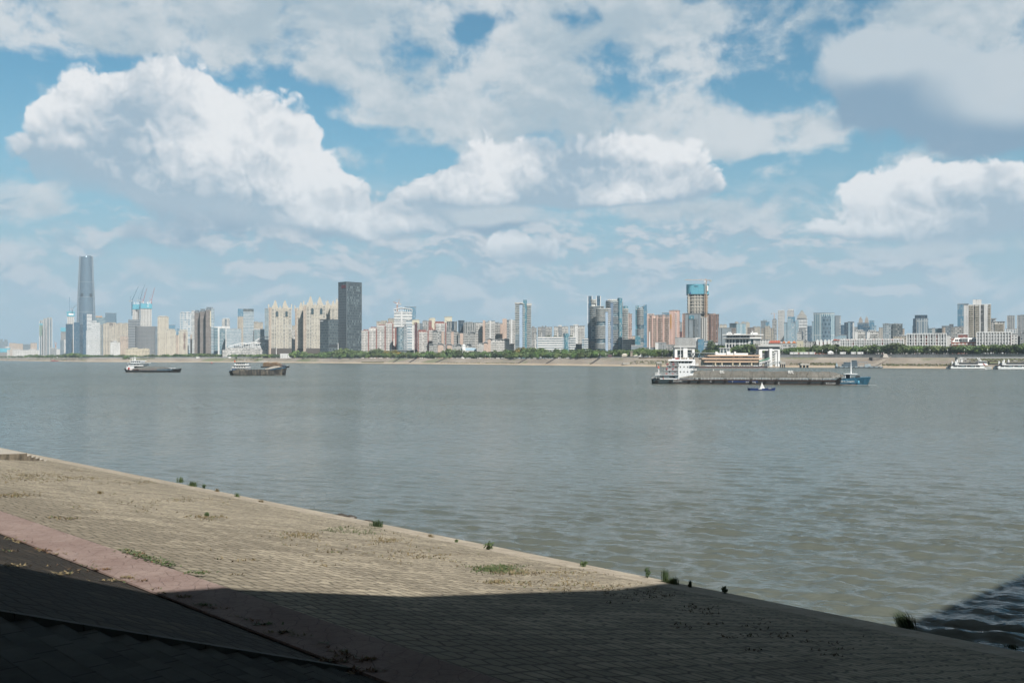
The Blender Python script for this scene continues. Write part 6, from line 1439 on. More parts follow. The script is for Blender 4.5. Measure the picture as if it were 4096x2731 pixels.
grass('bank_grass', 'low green and dry grass along the foot of the far revetment', [(1446, 1535, 10, 17), (1446, 1535, 10, 17), (1760, 2080, 14, 19), (2860, 3340, 18, 30), (3200, 3345, 18, 30), (3530, 3900, 17, 27), (3530, 3900, 17, 27), (2520, 2700, 20, 34), (560, 620, 40, 48), (930, 1035, 22, 46), (200, 330, 24, 48), (3800, 3840, 18, 28)], 3600, 1.0, [G1, G1, G2m], zb, 4)
# lamps, masts and the sail tent
def pole(name, label, cat, px, Y, z, h, r, m, group=None, head=None):
    o = thing(name, label, cat, (wx(px, Y), Y, z), 0, group); b = MB(); b.tube((0, 0, 0), (0, 0, h), r, r * .55, 8); b.build('post', m, o)
    if head == 'lamp': b = MB(); b.tube((0, 0, h), (0, 0, h + .9), .35, .5, 8); b.tube((0, 0, h + .9), (0, 0, h + 1.2), .6, .1, 8); b.build('lamp_head', WH, o)
    return o
LMP = plain('lamp_grey', (.42, .43, .42), .6)
pole('mast', 'tall white obelisk-like mast rising from the promenade trees left of the river gate', 'mast', 2598, 1330, 10.5, wz(1327, 1330) - 10.5, 1.0, WH)
b = MB()
o = pole('mast', 'white lattice-topped mast on the promenade right of the blue and white tower', 'mast', 2141.5, 1640, 9.2, wz(1362, 1640) - 9.2, .8, WH); b.box(-1.0, 1.0, -1, 1, o.location.z * 0 + 30, 30.8); b.build('antenna', WH, o)
pole('mast', 'white mast in front of the low dark checkered block', 'mast', 1352.5, 1950, 9.0, wz(1372, 1950) - 9, .9, WH)
pole('mast', 'thin white mast at the foot of the lone twin-spired tower', 'mast', 1105, 2240, 9.0, wz(1390, 2240) - 9, .9, WH)
pole('mast', 'slender lamp mast with a round head before the peach arch-roofed flats', 'mast', 1764, 1700, 9.2, wz(1390, 1700) - 9.2, .35, LMP, None, 'lamp')
for i, (px, top, lab) in enumerate([(1941, 1421, 'far left'), (1958, 1420, 'double-headed'), (1976, 1413, 'taller white'), (2394, 1418, 'single grey'), (2422, 1416, 'left of a close pair of'), (2428, 1417, 'right of a close pair of'), (2454, 1417, 'red-hut side'), (2610, 1417, 'grassy bank side'), (2649, 1416, 'plinth side')]):
    Y = shoreY(px) + 53; pole('street_lamp', '%s promenade lamp post on the far bank, against the trees' % lab, 'lamp', px, Y, ztop(px), wz(top, Y) - ztop(px), .16, LMP, 'promenade lamps', 'lamp')
for i, px in enumerate([3080, 3190, 3290, 3345, 3470, 3512, 3670, 3720, 3790, 3858, 3950]):
    Y = shoreY(px) + 66; pole('street_lamp', 'slim pale lamp post along the top of the right-hand flood wall', 'lamp', px, Y, 14.6, 4.4, .12, LMP, 'lamps on the flood wall', 'lamp')
Yt = shoreY(2560) + 54
o = thing('sail_tent', 'white pointed sail tent on the promenade left of the river gate', 'tent', (wx(2560, Yt), Yt, 11.2))
zt_ = wz(1408, Yt) - 11.2; tip = (1.2, 0, zt_); b = MB()
for k in range(6):
    f0, f1 = k / 6, (k + 1) / 6; q = lambda f: (Vector((-3.6, -1, 1.0)).lerp(Vector(tip), f) + Vector((1.1 * math.sin(f * 3.14), 0, -1.2 * math.sin(f * 3.14))), Vector((3.0, -1.4, .8)).lerp(Vector(tip), f) + Vector((.5 * math.sin(f * 3.14), 0, 0)))
    a0, c0 = q(f0); a1, c1 = q(f1); b.face([a0, c0, c1, a1])
    b.face([a1 + Vector((0, 2.2 * (1 - f1), 0)), c1 + Vector((0, 2.2 * (1 - f1), 0)), c0 + Vector((0, 2.2 * (1 - f0), 0)), a0 + Vector((0, 2.2 * (1 - f0), 0))])
b.build('canvas', plain('tent_white', (.72, .71, .67), .8, var=.05), o)
b = MB(); b.tube((1.2, .8, 0), (1.2, .8, zt_), .18, .12, 6); b.build('pole', LMP, o)
for (px, lab, w, h) in [(2544, 'low ruffled white canopy left of the sail tent', 6.5, 3.2), (2499, 'cream kiosk with a round sign on the raised promenade', 7.5, 5.2)]:
    Y = shoreY(px) + 54; o = thing('kiosk', lab, 'kiosk', (wx(px, Y), Y, 11.2)); b = MB(); b.box(-w / 2, w / 2, 0, 3.5, 0, h * .62); b.build('body', plain('cream_kiosk', (.56, .50, .40), .8, var=.2), o)
    b = MB(); b.prism([(-w * .55, -.4), (w * .55, -.4), (w * .55, 4), (-w * .55, 4)], h * .623, h, 0, True, None, [(-w * .2, 1.4), (w * .2, 1.4), (w * .2, 2), (-w * .2, 2)]); b.build('roof', plain('cream_canvas', (.64, .60, .52), .8), o)
Y = shoreY(2440) + 54; o = thing('hut', 'small dark red pitched-roof hut on the raised promenade', 'hut', (wx(2440, Y), Y, 11.0)); b = MB(); b.box(-2.6, 2.6, 0, 4, 0, 2.2); b.build('body', plain('hut_red', (.22, .06, .05), .8), o)
b = MB(); b.prism([(-3.2, -.5), (3.2, -.5), (3.2, 4.5), (-3.2, 4.5)], 2.203, 4.2, 0, True, None, [(-2.2, 1.9), (2.2, 1.9), (2.2, 2.1), (-2.2, 2.1)]); b.build('roof', plain('hut_roof', (.10, .07, .08), .8), o)
Y = shoreY(2526) + 58; o = thing('gate_pillar', 'brown stone pillar with a flat cap beside the sail tent', 'pillar', (wx(2526, Y), Y, 11.0)); b = MB(); b.box(-1.5, 1.5, 0, 3, 0, wz(1408, Y) - 11.0); b.build('shaft', plain('pillar_stone', (.33, .28, .22), .9), o); b = MB(); h = wz(1408, Y) - 11; b.box(-2.1, 2.1, -.6, 3.6, h + .003, h + 1.4); b.build('cap', plain('pillar_cap', (.24, .21, .18), .9), o)
Y = shoreY(2675) + 46; o = thing('monument', 'round openwork globe sculpture on a pale plinth left of the river gate', 'sculpture', (wx(2675, Y), Y, 11.4)); b = MB(); b.prism([(-2.4, 0), (2.4, 0), (2.4, 4), (-2.4, 4)], -2, 1.8, 0, True, None, [(-1.2, 1.2), (1.2, 1.2), (1.2, 3), (-1.2, 3)]); b.build('plinth', plain('plinth_stone', (.48, .45, .40), .9), o)
b = MB()
for k in range(6):
    a = math.pi * k / 6
    for j in range(14): t0, t1 = 2 * math.pi * j / 14, 2 * math.pi * (j + 1) / 14; r_ = 1.7; f = lambda t: Vector((r_ * math.cos(t) * math.cos(a), 2 + r_ * math.cos(t) * math.sin(a), 3.6 + r_ * math.sin(t))); b.bar(f(t0), f(t1), .22)
b.build('globe', plain('dark_bronze', (.11, .10, .10), .5, metal=.3), o)
# small white house among the far left trees, tiny sheds on the quay
for (a, b_, t, lab, m_) in [(1120, 1165, 1416, 'low white riverside house in front of the lone twin-spired tower', 'white'), (785, 805, 1429, 'left of two little white sheds on the pale quay wall', 'white_wall'), (914, 925, 1428, 'right of two little white sheds on the pale quay wall', 'white_wall')]:
    bld('riverside_shed', lab, a, b_, t, 64 if a == 1120 else 46, m_, D=8, cat='shed', g=9.2, roofm=WH)
Y = shoreY(240) + 10; o = thing('moored_boat', 'little red-hulled boat lying at the pale beach on the far left', 'boat', (wx(214, Y), Y - 14, 0)); b = MB(); b.loft([[(0, -2, .2), (0, 2, .2), (0, 2.4, 2.2), (0, -2.4, 2.2)], [(12, -2.6, 0), (12, 2.6, 0), (12, 3, 2), (12, -3, 2)], [(19, -.2, .6), (19, .2, .6), (19, .3, 2.8), (19, -.3, 2.8)]]); b.build('hull', plain('faded_red', (.36, .11, .10), .7), o); b = MB(); b.box(3, 9, -1.8, 1.8, 2.1, 4.2); b.build('cabin', plain('faded_pink', (.50, .30, .28), .8), o)
Y = shoreY(300) + 6; o = thing('jetty', 'brown timber jetty sloping to the water on the far left shore', 'jetty', (wx(246, Y), Y, 0)); b = MB(); b.bar((0, 0, 3.0), (28, 16, 7.2), 2.0, .8); b.build('walkway', plain('timber', (.16, .12, .09), .9), o)
for k in range(4): b = MB(); b.tube((3 + k * 7, 2 + k * 3.8, -1), (3 + k * 7, 2 + k * 3.8, 3.2 + k), .4, .4, 6); b.build('pile', _new['timber'], o)
# ------------------------------------------------------------------ river gate towers, truss walkway, floating restaurant
def portal(label, pxa, pxb, Y, topz, legs, basez, stairs=False):
    o = thing('river_gate', label, 'gate', (wx(pxa, Y), Y, basez)); W = wx(pxb, Y) - wx(pxa, Y); H = topz - basez; D = 14
    b = MB(); b.prism([(-.8, -1), (W + .8, -1), (W + .8, D + 1), (-.8, D + 1)], H - 2.0, H, 0, True, 0, [(-1.6, -1.8), (W + 1.6, -1.8), (W + 1.6, D + 1.8), (-1.6, D + 1.8)], True); b.build('roof', WH, o)
    b = MB(); b.box(.4, W - .4, .3, D - .3, H * .80, H - 2.003); b.build('glazed_storey', GL_D, o)
    b = MB(); b.box(.2, W - .2, -.1, D, H * .745, H * .80 - .003); b.build('lintel', WH, o)
    for (f0, f1) in legs:
        for (y0, y1) in ((0, 3.2), (D - 3.2, D)):
            b = MB(); b.box(W * f0, W * f1, y0, y1, 0, H * .745 - .003); b.build('pillar', WH, o)
    return o, W, H, D
o, W, H, D = portal('left white river gate with glazed top storey, behind the moored barge', 2699, 2779, 1262, wz(1384, 1262), [(0, .13), (.43, .62), (.87, 1)], 7.0)
b = MB(); b.box(W * .42, W * .63, -1.2, 3.6, 0, wz(1394, 1262) - 7.0 + .4); b.build('lift_shaft', WH, o)
b = MB(); b.box(W * .15, W * .41, 5, 6, 0, H * .7); b.box(W * .64, W * .85, 5, 6, 0, H * .7)
b.build('curtain_wall', fm('slate_win'), o)
o, W, H, D = portal('right white river gate with an outside zigzag stair', 3036, 3120, 1125, wz(1379.5, 1125), [(0, .15), (.48, .60), (.90, 1)], 1.0)
b = MB(); b.box(W * .47, W * .61, -2.5, 2.5, 0, H * .83); b.build('stair_shaft', WH, o)
b = MB(); n = 10; z0 = 3.0; dz = (H * .72 - z0) / n
for k in range(n):
    xa, xb = (W * .63, W * .80) if k % 2 == 0 else (W * .80, W * .63)
    for y in (-2.6 + (k % 2) * 1.4,): b.bar((xa, y, z0 + k * dz), (xb, y, z0 + (k + 1) * dz), .95, .65)
    b.bar((W * .60 if k % 2 else W * .78, -1.8, z0 + (k + 1) * dz), (W * .68 if k % 2 else W * .84, -1.8, z0 + (k + 1) * dz), 2.6, .5)
b.build('zigzag_stair', WH, o)
b = MB(); b.box(W * .36, W * .47, 7, 10, 0, H * .72); b.build('inner_core', plain('shaft_grey', (.34, .35, .36), .8), o)
# truss walkway from the left gate to the pontoon
o = thing('truss_walkway', 'roofed steel truss walkway between the left river gate and the floating restaurant', 'footbridge', (wx(2762, 1200), 1200, 0))
P0, P1 = Vector((0, 0, wz(1428, 1200))), Vector((wx(2858, 1175) - wx(2762, 1200), -25, wz(1430, 1175))); Hh = 4.6
b = MB()
for y in (-1.5, 1.5):
    for dz in (0, Hh): b.bar(P0 + Vector((0, y, dz)), P1 + Vector((0, y, dz)), .5)
    for k in range(9):
        a, c = P0.lerp(P1, k / 9), P0.lerp(P1, (k + .5) / 9); d = P0.lerp(P1, (k + 1) / 9); b.bar(a + Vector((0, y, Hh)), c + Vector((0, y, 0)), .35); b.bar(c + Vector((0, y, 0)), d + Vector((0, y, Hh)), .35)
b.build('truss', plain('steel_blue_grey', (.25, .29, .30), .6), o)
b = MB(); b.bar(P0 + Vector((-8, 0, Hh + .8)), P1 + Vector((8, 0, Hh + .9)), 4.4, .45); b.build('roof', WH, o)
b = MB(); b.bar(P0 + Vector((0, 0, -.1)), P1 + Vector((0, 0, -.1)), 2.4, .3); b.build('deck', TRIM_D, o)
b = MB(); b.tube((4, 0, -2), (4, 0, wz(1428, 1200) - .3), 1.0, 1.0, 8); b.build('pier', TRIM, o)
# the floating restaurant
Yr = 1118; xr0 = wx(2788, Yr); SC = Yr / FOC
rs = thing('floating_restaurant', 'peach three-decked floating restaurant on a dark pontoon', 'restaurant', (xr0, Yr, 0)); fx = lambda px: (px - 2788) * SC; fz = lambda py: wz(py, Yr)
PE = plain('peach_fascia', (.66, .46, .32), .7, var=.06, vscale=.2); PEW = plain('cream_wall', (.66, .56, .40), .8, var=.08, vscale=.2)
b = MB(); b.loft([[(fx(2779), -9, .3), (fx(2779), 12, .3), (fx(2779), 12, fz(1463)), (fx(2779), -9, fz(1463))], [(fx(2790), -9, -1), (fx(2790), 12, -1), (fx(2790), 12, fz(1464)), (fx(2790), -9, fz(1464))], [(fx(3062), -9, -1), (fx(3062), 12, -1), (fx(3062), 12, fz(1464)), (fx(3062), -9, fz(1464))]])
b.build('pontoon', plain('pontoon_black', (.045, .05, .055), .7, var=.4, vscale=.3), rs)
b = MB(); b.box(fx(2790), fx(3060), -9.06, -8.9, -.2, .55); b.build('boot_top', plain('boot_red', (.20, .07, .06), .8), rs)
decks = [(1456.5, 1448, 2810, 3032, -4.0), (1445, 1436.5, 2812, 3032, -4.0), (1433, 1424.5, 2832, 3034, -2.5)]
for i, (pb, pt, a, c, y) in enumerate(decks):
    b = MB(); b.box(fx(a), fx(c), y + 1.2, 11, fz(1462 if i == 0 else pb + 3), fz(pt)); b.build('wall', PEW if i != 2 else TRIM, rs)
for i, (pt, pb, a, c, y) in enumerate([(1443.5, 1449.0, 2811, 3034, -5.4), (1431.5, 1437.5, 2801, 3044, -5.8), (1419.5, 1424.8, 2825, 3038, -4.6)]):
    b = MB(); b.prism(rrect(fx(a), fx(c), y, 11.6, 2.0, 4), fz(pb), fz(pt), 0, True, 0, None, True); b.build('fascia', PE, rs)
for i, (t0, t1, y, wl) in enumerate([(1451, 1459, -2.84, [(2811, 2847), (2862, 2876), (2888, 2921), (2929, 2948), (2961, 2990), (3005, 3014)]), (1438.5, 1443.3, -2.84, [(2813, 2860), (2868, 2880), (2884, 2926), (2934, 2952), (2957, 2996), (3005, 3014)])]):
    for (a, c) in wl: b = MB(); b.box(fx(a), fx(c), y, y + .3, fz(t1), fz(t0)); b.build('window', GL_D, rs)
for (a, c) in [(2880, 2926), (2938, 2952), (2970, 2990), (3010, 3018)]: b = MB(); b.box(fx(a), fx(c), -1.36, -1.0, fz(1431), fz(1425.5)); b.build('window', GL_D, rs)
b = MB(); b.box(fx(2990), fx(3005), -1.5, -1.37, fz(1430.5), fz(1427)); b.build('blue_sign', plain('sign_blue', (.04, .30, .62), .6), rs)
b = MB()
for a in range(2790, 3060, 3): b.box(fx(a), fx(a) + .12, -8.6, -8.48, fz(1464), fz(1460.5))
b.bar((fx(2790), -8.54, fz(1460.5)), (fx(3060), -8.54, fz(1460.5)), .16); b.build('railing', TRIM_D, rs)
for a in (2856, 2882, 2925, 2953, 3000): b = MB(); b.box(fx(a), fx(a + 5), -4.9, -4.3, fz(1463.9), fz(1449)); b.build('column', PEW, rs)
rd3 = random.Random(5); b = MB()
for k in range(46): x = rd3.uniform(fx(2815), fx(3025)); y = rd3.uniform(-8, -6); s = rd3.uniform(.4, 1.0); b.box(x, x + s * 1.6, y, y + .6, fz(1464) + .01, fz(1464) + s)
tag(b.build('deck_furniture', WH, rs), kind='stuff')
b = MB(); b.box(fx(2864), fx(2992), 0, 9, fz(1419.4), fz(1412)); b.build('roof_house', WH, rs)
for (a, c, t) in [(2861, 2870, 1406), (2906, 2921, 1405.5), (2936, 2943, 1406)]: b = MB(); b.box(fx(a), fx(c), -1.2, 1.2, fz(1419.3), fz(t)); b.build('roof_pier', WH, rs)
b = MB(); b.box(fx(2882), fx(2921), 2, 8, fz(1411.9), fz(1393.5)); b.build('glass_pavilion', fm('slate_win'), rs); b = MB(); b.box(fx(2878), fx(2924), 1, 9, fz(1393.4), fz(1391.5)); b.build('pavilion_roof', WH, rs)
for a in (2881.5, 2894, 2907, 2919.5): b = MB(); b.box(fx(a), fx(a + 1.6), 1.7, 2.2, fz(1411.9), fz(1393.5)); b.build('pavilion_post', WH, rs)
b = MB(); cx = fx(3004); b.tube((cx, 3, fz(1412)), (cx, 3, fz(1408)), 3.0, .2, 10); b.tube((cx, 3, fz(1419)), (cx, 3, fz(1410)), .12, .12, 6); b.build('parasol', DKM, rs)
# covered gangway from the pontoon up to the right gate
o = thing('gangway', 'glass-roofed green gangway rising from the pontoon to the zigzag stair gate', 'gangway', (wx(3036, 1112), 1112, 0)); P0, P1 = Vector((0, 0, wz(1457, 1112))), Vector((wx(3075, 1125) - wx(3036, 1112), 9, wz(1444, 1125)))
b = MB(); b.bar(P0, P1, 3.2, .6); b.build('deck', DKM, o)
b = MB()
for y in (-1.6, 1.6):
    b.bar(P0 + Vector((0, y, 1.5)), P1 + Vector((0, y, 1.5)), .4)
    for k in range(8): q = P0.lerp(P1, k / 7); q2_ = P0.lerp(P1, min(1, (k + 1) / 7)); b.bar(q + Vector((0, y, 0)), q2_ + Vector((0, y, 1.5)), .3)
b.build('truss', WH, o)
b = MB(); pr = None
for k in range(7):
    a = math.pi * k / 6; v = Vector((0, -1.8 * math.cos(a), 2.6 + 1.6 * math.sin(a)))
    if pr is not None: b.face([P0 + pr, P1 + pr, P1 + v, P0 + v])
    pr = v
b.build('canopy', plain('green_glass', (.12, .24, .17), .25, var=.3, vscale=.6), o)
o = thing('gangway', 'low steel gangway from the pontoon end to the concrete dolphin at the right gate', 'gangway', (wx(3060, 1104), 1104, 0)); P0, P1 = Vector((0, 0, wz(1464, 1104))), Vector((wx(3124, 1110) - wx(3060, 1104), 4, wz(1450, 1110)))
b = MB()
for y in (-.9, .9):
    for dz in (0, 1.9): b.bar(P0 + Vector((0, y, dz)), P1 + Vector((0, y, dz)), .3)
    for k in range(10): q, q3 = P0.lerp(P1, k / 10), P0.lerp(P1, (k + 1) / 10); b.bar(q + Vector((0, y, 0)), q3 + Vector((0, y, 1.9)), .2)
b.build('truss', plain('galvanised', (.36, .40, .41), .5, metal=.2), o); b = MB(); b.bar(P0, P1, 1.6, .2); b.build('deck', TRIM_D, o)
# concrete mooring dolphins
def dolphin(label, pa, pb, pt, pm, Y):
    o = thing('mooring_dolphin', label, 'dolphin', (wx(pa, Y), Y, 0), 0, None); W = wx(pb, Y) - wx(pa, Y)
    b = MB(); b.box(0, W, 0, W * .7, wz(pm, Y), wz(pt, Y)); b.build('cap', plain('dolphin_concrete', (.46, .44, .40), .9, var=.2, vscale=.3), o)
    for f in (.12, .5, .86):
        b = MB(); b.tube((W * f, W * .2, -2), (W * f, W * .2, wz(pm, Y) - .003), W * .07, W * .07, 8); b.tube((W * f, W * .55, -2), (W * f, W * .55, wz(pm, Y) - .003), W * .07, W * .07, 8); b.build('pile', DKM, o)
dolphin('leftmost low concrete mooring dolphin on piles, below the sail tent', 2491, 2521, 1451, 1456.5, 1285)
dolphin('concrete mooring dolphin on piles just left of the barge wheelhouse', 2626, 2648, 1446.5, 1454, 1200)
dolphin('concrete mooring dolphin on piles touching the right river gate', 3121, 3143, 1447.5, 1456, 1105)
dolphin('wide concrete mooring dolphin on piles standing alone right of the gates', 3202, 3239, 1453, 1460.5, 1118)
# concrete ramp from the wall to the blue pontoon
o = thing('concrete_ramp', 'long concrete ramp slanting from the flood wall to the blue work pontoon', 'ramp', (wx(3486, 1084), 1084, 0)); P0, P1 = Vector((0, 0, 1.6)), Vector((wx(3556, 1128) - wx(3486, 1084), 44, 11.4))
b = MB(); b.bar(P0, P1, 5.5, .9); b.build('slab', plain('ramp_concrete', (.33, .29, .24), .9, var=.2, vscale=.2), o)
b = MB(); b.bar(P0 + Vector((2.9, 0, -.5)), P1 + Vector((2.9, 0, -.8)), .7, 1.4); b.build('side_beam', DKM, o)
for k in (2, 4, 5): q = P0.lerp(P1, k / 6); b = MB(); b.tube((q.x, q.y, -1), (q.x, q.y, q.z - .6), .6, .6, 8); b.build('pile', DKM, o)
o = thing('ramp_head', 'stained concrete landing block with a pale stair at the head of the ramp', 'landing', (wx(3490, 1122), 1122, 0)); b = MB(); b.box(0, wx(3592, 1128) - wx(3490, 1128), 0, 11, 3, 11.3); b.build('block', plain('stained_block', (.22, .20, .18), .95, var=.45, vscale=.2), o)
b = MB(); x0, x1 = wx(3533, 1128) - wx(3490, 1128), wx(3556, 1128) - wx(3490, 1128); b.prism([(x0, 1), (x1, 1), (x1, 10), (x0, 10)], 11.303, wz(1415, 1128), 0, True, None, [(x0 + 2, 4), (x1 - 1, 4), (x1 - 1, 10), (x0 + 2, 10)]); b.build('stair', plain('pale_stair', (.40, .37, .33), .9), o)
# roofed truss pier behind the tour boats
o = thing('roofed_pier', 'long white-roofed truss pier behind the tour boats at the right edge', 'pier', (wx(3838, 1034), 1034, 0), -R(38)); L = 170.0; zt = 11.6; zb_ = 7.8
b = MB(); b.box(6, L, -2.4, 2.4, zt - .9, zt); b.prism([(0, -2.4), (6, -2.4), (6, 2.4), (0, 2.4)], zt - .9, zt - .1, 0, True, None, [(1.5, -1), (6, -2.4), (6, 2.4), (1.5, 1)]); b.build('roof', WH, o)
b = MB()
for y in (-2, 2):
    for dz in (zb_, zt - 1.1): b.bar((4, y, dz), (L, y, dz), .35)
    n = int(L / 4)
    for k in range(n): b.bar((4 + k * 4, y, zt - 1.1), (6 + k * 4, y, zb_), .25); b.bar((6 + k * 4, y, zb_), (8 + k * 4, y, zt - 1.1), .25)
b.build('truss', plain('truss_brown', (.17, .13, .12), .7), o)
b = MB(); b.box(4, L, -2, 2, zb_ - .7, zb_ - .2); b.build('deck', plain('deck_red_brown', (.16, .07, .06), .8), o)
for k in range(6): b = MB(); b.tube((10 + k * 18, 0, -1), (10 + k * 18, 0, zb_ - .7), .7, .7, 8); b.build('pile', DKM, o)
o = thing('quay_box', 'pale concrete abutment box at the left end of the roofed pier', 'abutment', (wx(3830, 1044), 1044, 0)); b = MB(); b.box(0, 9.5, 0, 6, 3.5, 11.0); b.box(-.3, 9.8, -.3, 6.3, 11.002, 11.5); b.build('block', plain('abutment_concrete', (.40, .40, .38), .9, var=.3, vscale=.3), o)
# ------------------------------------------------------------------ vessels
class Ship:
    # local frame: x from stern to bow along the near side, y away from the viewer, z up from the water
    def __init__(s, name, label, cat, pa, Ya, pb, Yb):
        s.A = (wx(pa, Ya), Ya); B = (wx(pb, Yb), Yb); s.ph = math.atan2(B[1] - s.A[1], B[0] - s.A[0]); s.L = math.dist(s.A, B)
        s.root = thing(name, label, cat, (*s.A, 0), s.ph)
    def x(s, px, y=0.0):
        d = (math.cos(s.ph), math.sin(s.ph)); C = (s.A[0] - d[1] * y, s.A[1] + d[0] * y); return solve(C, d, px)
    def Y(s, x): return s.A[1] + math.sin(s.ph) * x
    def z(s, py, px=None, x=None): return wz(py, s.Y(x if x is not None else s.x(px)))
    def part(s, nm, m, fn, **k): b = MB(); fn(b); return b.build(nm, m, s.root, **k)
def hull(b, secs, B):
    # secs: (x, half-beam factor at deck, half-beam factor at water, deck height)
    rings = []
    for (x, f, fw, zd, dx) in secs:
        h, hw = B / 2 * f, B / 2 * fw; c = B / 2
        rings.append([(x, c - hw * .8, -1.2), (x, c + hw * .8, -1.2), (x + dx * .5, c + hw, .25), (x + dx, c + h, zd), (x + dx, c - h, zd), (x + dx * .5, c - hw, .25)])
    b.loft(rings)
def rail(b, pts, h=1.0, sp=1.6, w=.07):
    for (p, q) in zip(pts[:-1], pts[1:]):
        p, q = Vector(p), Vector(q); n = max(1, int((q - p).length / sp))
        for k in range(n + 1): v = p.lerp(q, k / n); b.bar(v, v + Vector((0, 0, h)), w)
        for f in (.5, 1.0): b.bar(p + Vector((0, 0, h * f)), q + Vector((0, 0, h * f)), w)
def text(ch, size, m, parent, loc, rx=90, extr=.03, name='lettering', rz=0, sp=1.0):
    cu = bpy.data.curves.new('t', 'FONT'); cu.body = ch; cu.size = size; cu.extrude = extr; cu.align_x = 'CENTER'; cu.align_y = 'CENTER'; cu.space_character = sp
    ob = bpy.data.objects.new('t', cu); COL.objects.link(ob); dg = bpy.context.evaluated_depsgraph_get(); dg.update()
    me = bpy.data.meshes.new_from_object(ob.evaluated_get(dg)); bpy.data.objects.remove(ob)
    o = bpy.data.objects.new(name, me); COL.objects.link(o); o.parent = parent; o.location = loc; o.rotation_euler = (R(rx), 0, R(rz)); me.materials.clear(); me.materials.append(m); return o
def ship_paint(name, col, rust, amt=.5, sc=.5, rough=.6):
    m, t, b = new_mat(name); c = obj_coord(t)
    n = noise(t, vop(t, 'MULTIPLY', c, (1, 1, .35)), sc, 6, .68); n2 = noise(t, vop(t, 'MULTIPLY', c, (1.0, 1.0, .5)), sc * 3.2, 4, .6)
    k = (n * .55 + n2 * .45).step(.62 - amt * .3, .70 - amt * .12)
    lk(t, vop(t, 'SCALE', mixc(t, k, col, rust), scale=ALB), b.inputs['Base Color']); b.inputs['Roughness'].default_value = rough; return m
SHW = ship_paint('ship_white', (.95, .96, .97), (.58, .56, .52), .25, .3)
HULLD = ship_paint('hull_dark', (.018, .026, .032), (.06, .05, .045), .5, .35)
HULLT = ship_paint('hull_teal_black', (.022, .042, .050), (.05, .055, .05), .4, .4)
HULLB = ship_paint('hull_bow_blue', (.035, .16, .26), (.06, .10, .12), .25, .3)
TARP = None
def tarp_mat(name, ca, cb):
    m, t, b = new_mat(name); c = obj_coord(t)
    x, y, z = sep(t, c); f = noise(t, vop(t, 'MULTIPLY', c, (1.2, .35, .35)), 1.0, 5, .6); g = noise(t, c, .12, 3, .5)
    seam = ((x / 4.6 + noise(t, c, .25, 2) * .6).fract() - .5)._m('ABSOLUTE')
    col = mixc(t, (f * .55 + g * .45).step(.3, .7), ca, cb); col = mixc(t, seam.step(.455, .5) * .75, col, tuple(v * .45 for v in ca))
    lk(t, col, b.inputs['Base Color']); b.inputs['Roughness'].default_value = .85; b.inputs['Specular IOR Level'].default_value = .3
    lk(t, bump(t, f + seam.step(.4, .5) * .3, .8, .25), b.inputs['Normal']); return m
TARP = tarp_mat('grey_tarpaulin', (.082, .079, .070), (.14, .134, .12))
TARP2 = tarp_mat('dark_tarpaulin', (.075, .08, .078), (.12, .125, .12))
RUB = plain('tyre_rubber', (.012, .012, .012), .9)
BOOT = plain('rust_boot', (.07, .045, .035), .9, var=.4, vscale=.8)
LETTER = plain('white_lettering', (.74, .74, .72), .7, var=.05)
REDP = plain('red_paint', (.55, .05, .04), .6, var=.1)
def cover(b, s, stations, B, y0=1.2, y1=None, n=9, seed=2, sag=.25):
    # arched canvas: stations (x, edge height, crown height)
    rd4 = random.Random(seed); rings = []; y1 = B - 1.2 if y1 is None else y1
    for (x, ze, zc) in stations:
        r = []
        for k in range(n + 1):
            a = math.pi * k / n; yy = (y0 + y1) / 2 - (y1 - y0) / 2 * math.cos(a); zz = ze + (zc - ze) * (math.sin(a) ** .9) + (rd4.uniform(-sag, sag) * .4 if 0 < k < n else 0)
            r.append((x + rd4.uniform(-.15, .15), yy, zz))
        rings.append(r)
    for r0, r1 in zip(rings[:-1], rings[1:]):
        for k in range(n): b.face([r0[k], r1[k], r1[k + 1], r0[k + 1]])
    b.face(rings[0]); b.face(rings[-1][::-1])
def box_fn(*a): return lambda b: b.box(*a)
# ---- the big barge with the white wheelhouse
s = Ship('cargo_barge', 'long cargo barge with a white wheelhouse, grey canvas cover and bright blue bow', 'barge', 2602, 448, 3475, 424)
X = s.x; B = 13.5; Zs = lambda py: wz(py, 446); Zm = lambda py: wz(py, 435); Zb = lambda py: wz(py, 426)
zd = Zm(1520); zs = Zs(1515); zw = Zb(1512)
s.part('stern_hull', HULLT, lambda b: hull(b, [(X(2602), .55, .35, zs, 0), (X(2606), .92, .75, zs, 0), (X(2618), 1, 1, zs - .25, 0), (X(2694), 1, 1, zs - .2, 0)], B))
s.part('hull', HULLD, lambda b: hull(b, [(X(2694) + .01, 1, 1, zd - .35, 0), (X(2912), 1, 1, zd, 0), (X(3030), 1, 1, zd, 0), (X(3352), 1, 1, zd, 0)], B))
s.part('blue_panel', plain('panel_navy', (.012, .035, .12), .6, var=.25, vscale=.4), box_fn(X(2913), X(3032), -.06, .05, .75, zd - .12))
s.part('bow_hull', HULLB, lambda b: hull(b, [(X(3352) + .01, 1, 1, zd + .1, 0), (X(3385), 1, .98, Zb(1516), 0), (X(3420), .96, .85, zw, 0), (X(3450), .78, .55, zw + .25, 1.0), (X(3464), .5, .25, zw + .4, 1.6), (X(3468), .22, .06, zw + .5, 2.0)], B))
s.part('boot_top', BOOT, lambda b: (b.box(X(2700), X(3352), -.05, .05, -.3, .35), b.box(X(3352), X(3424), -.05, .2, -.3, .45)))
s.part('rubbing_strake', plain('strake_brown', (.10, .055, .04), .8, var=.4, vscale=1.0), lambda b: b.box(X(2696), X(3352), -.12, .03, zd - .22, zd + .05))
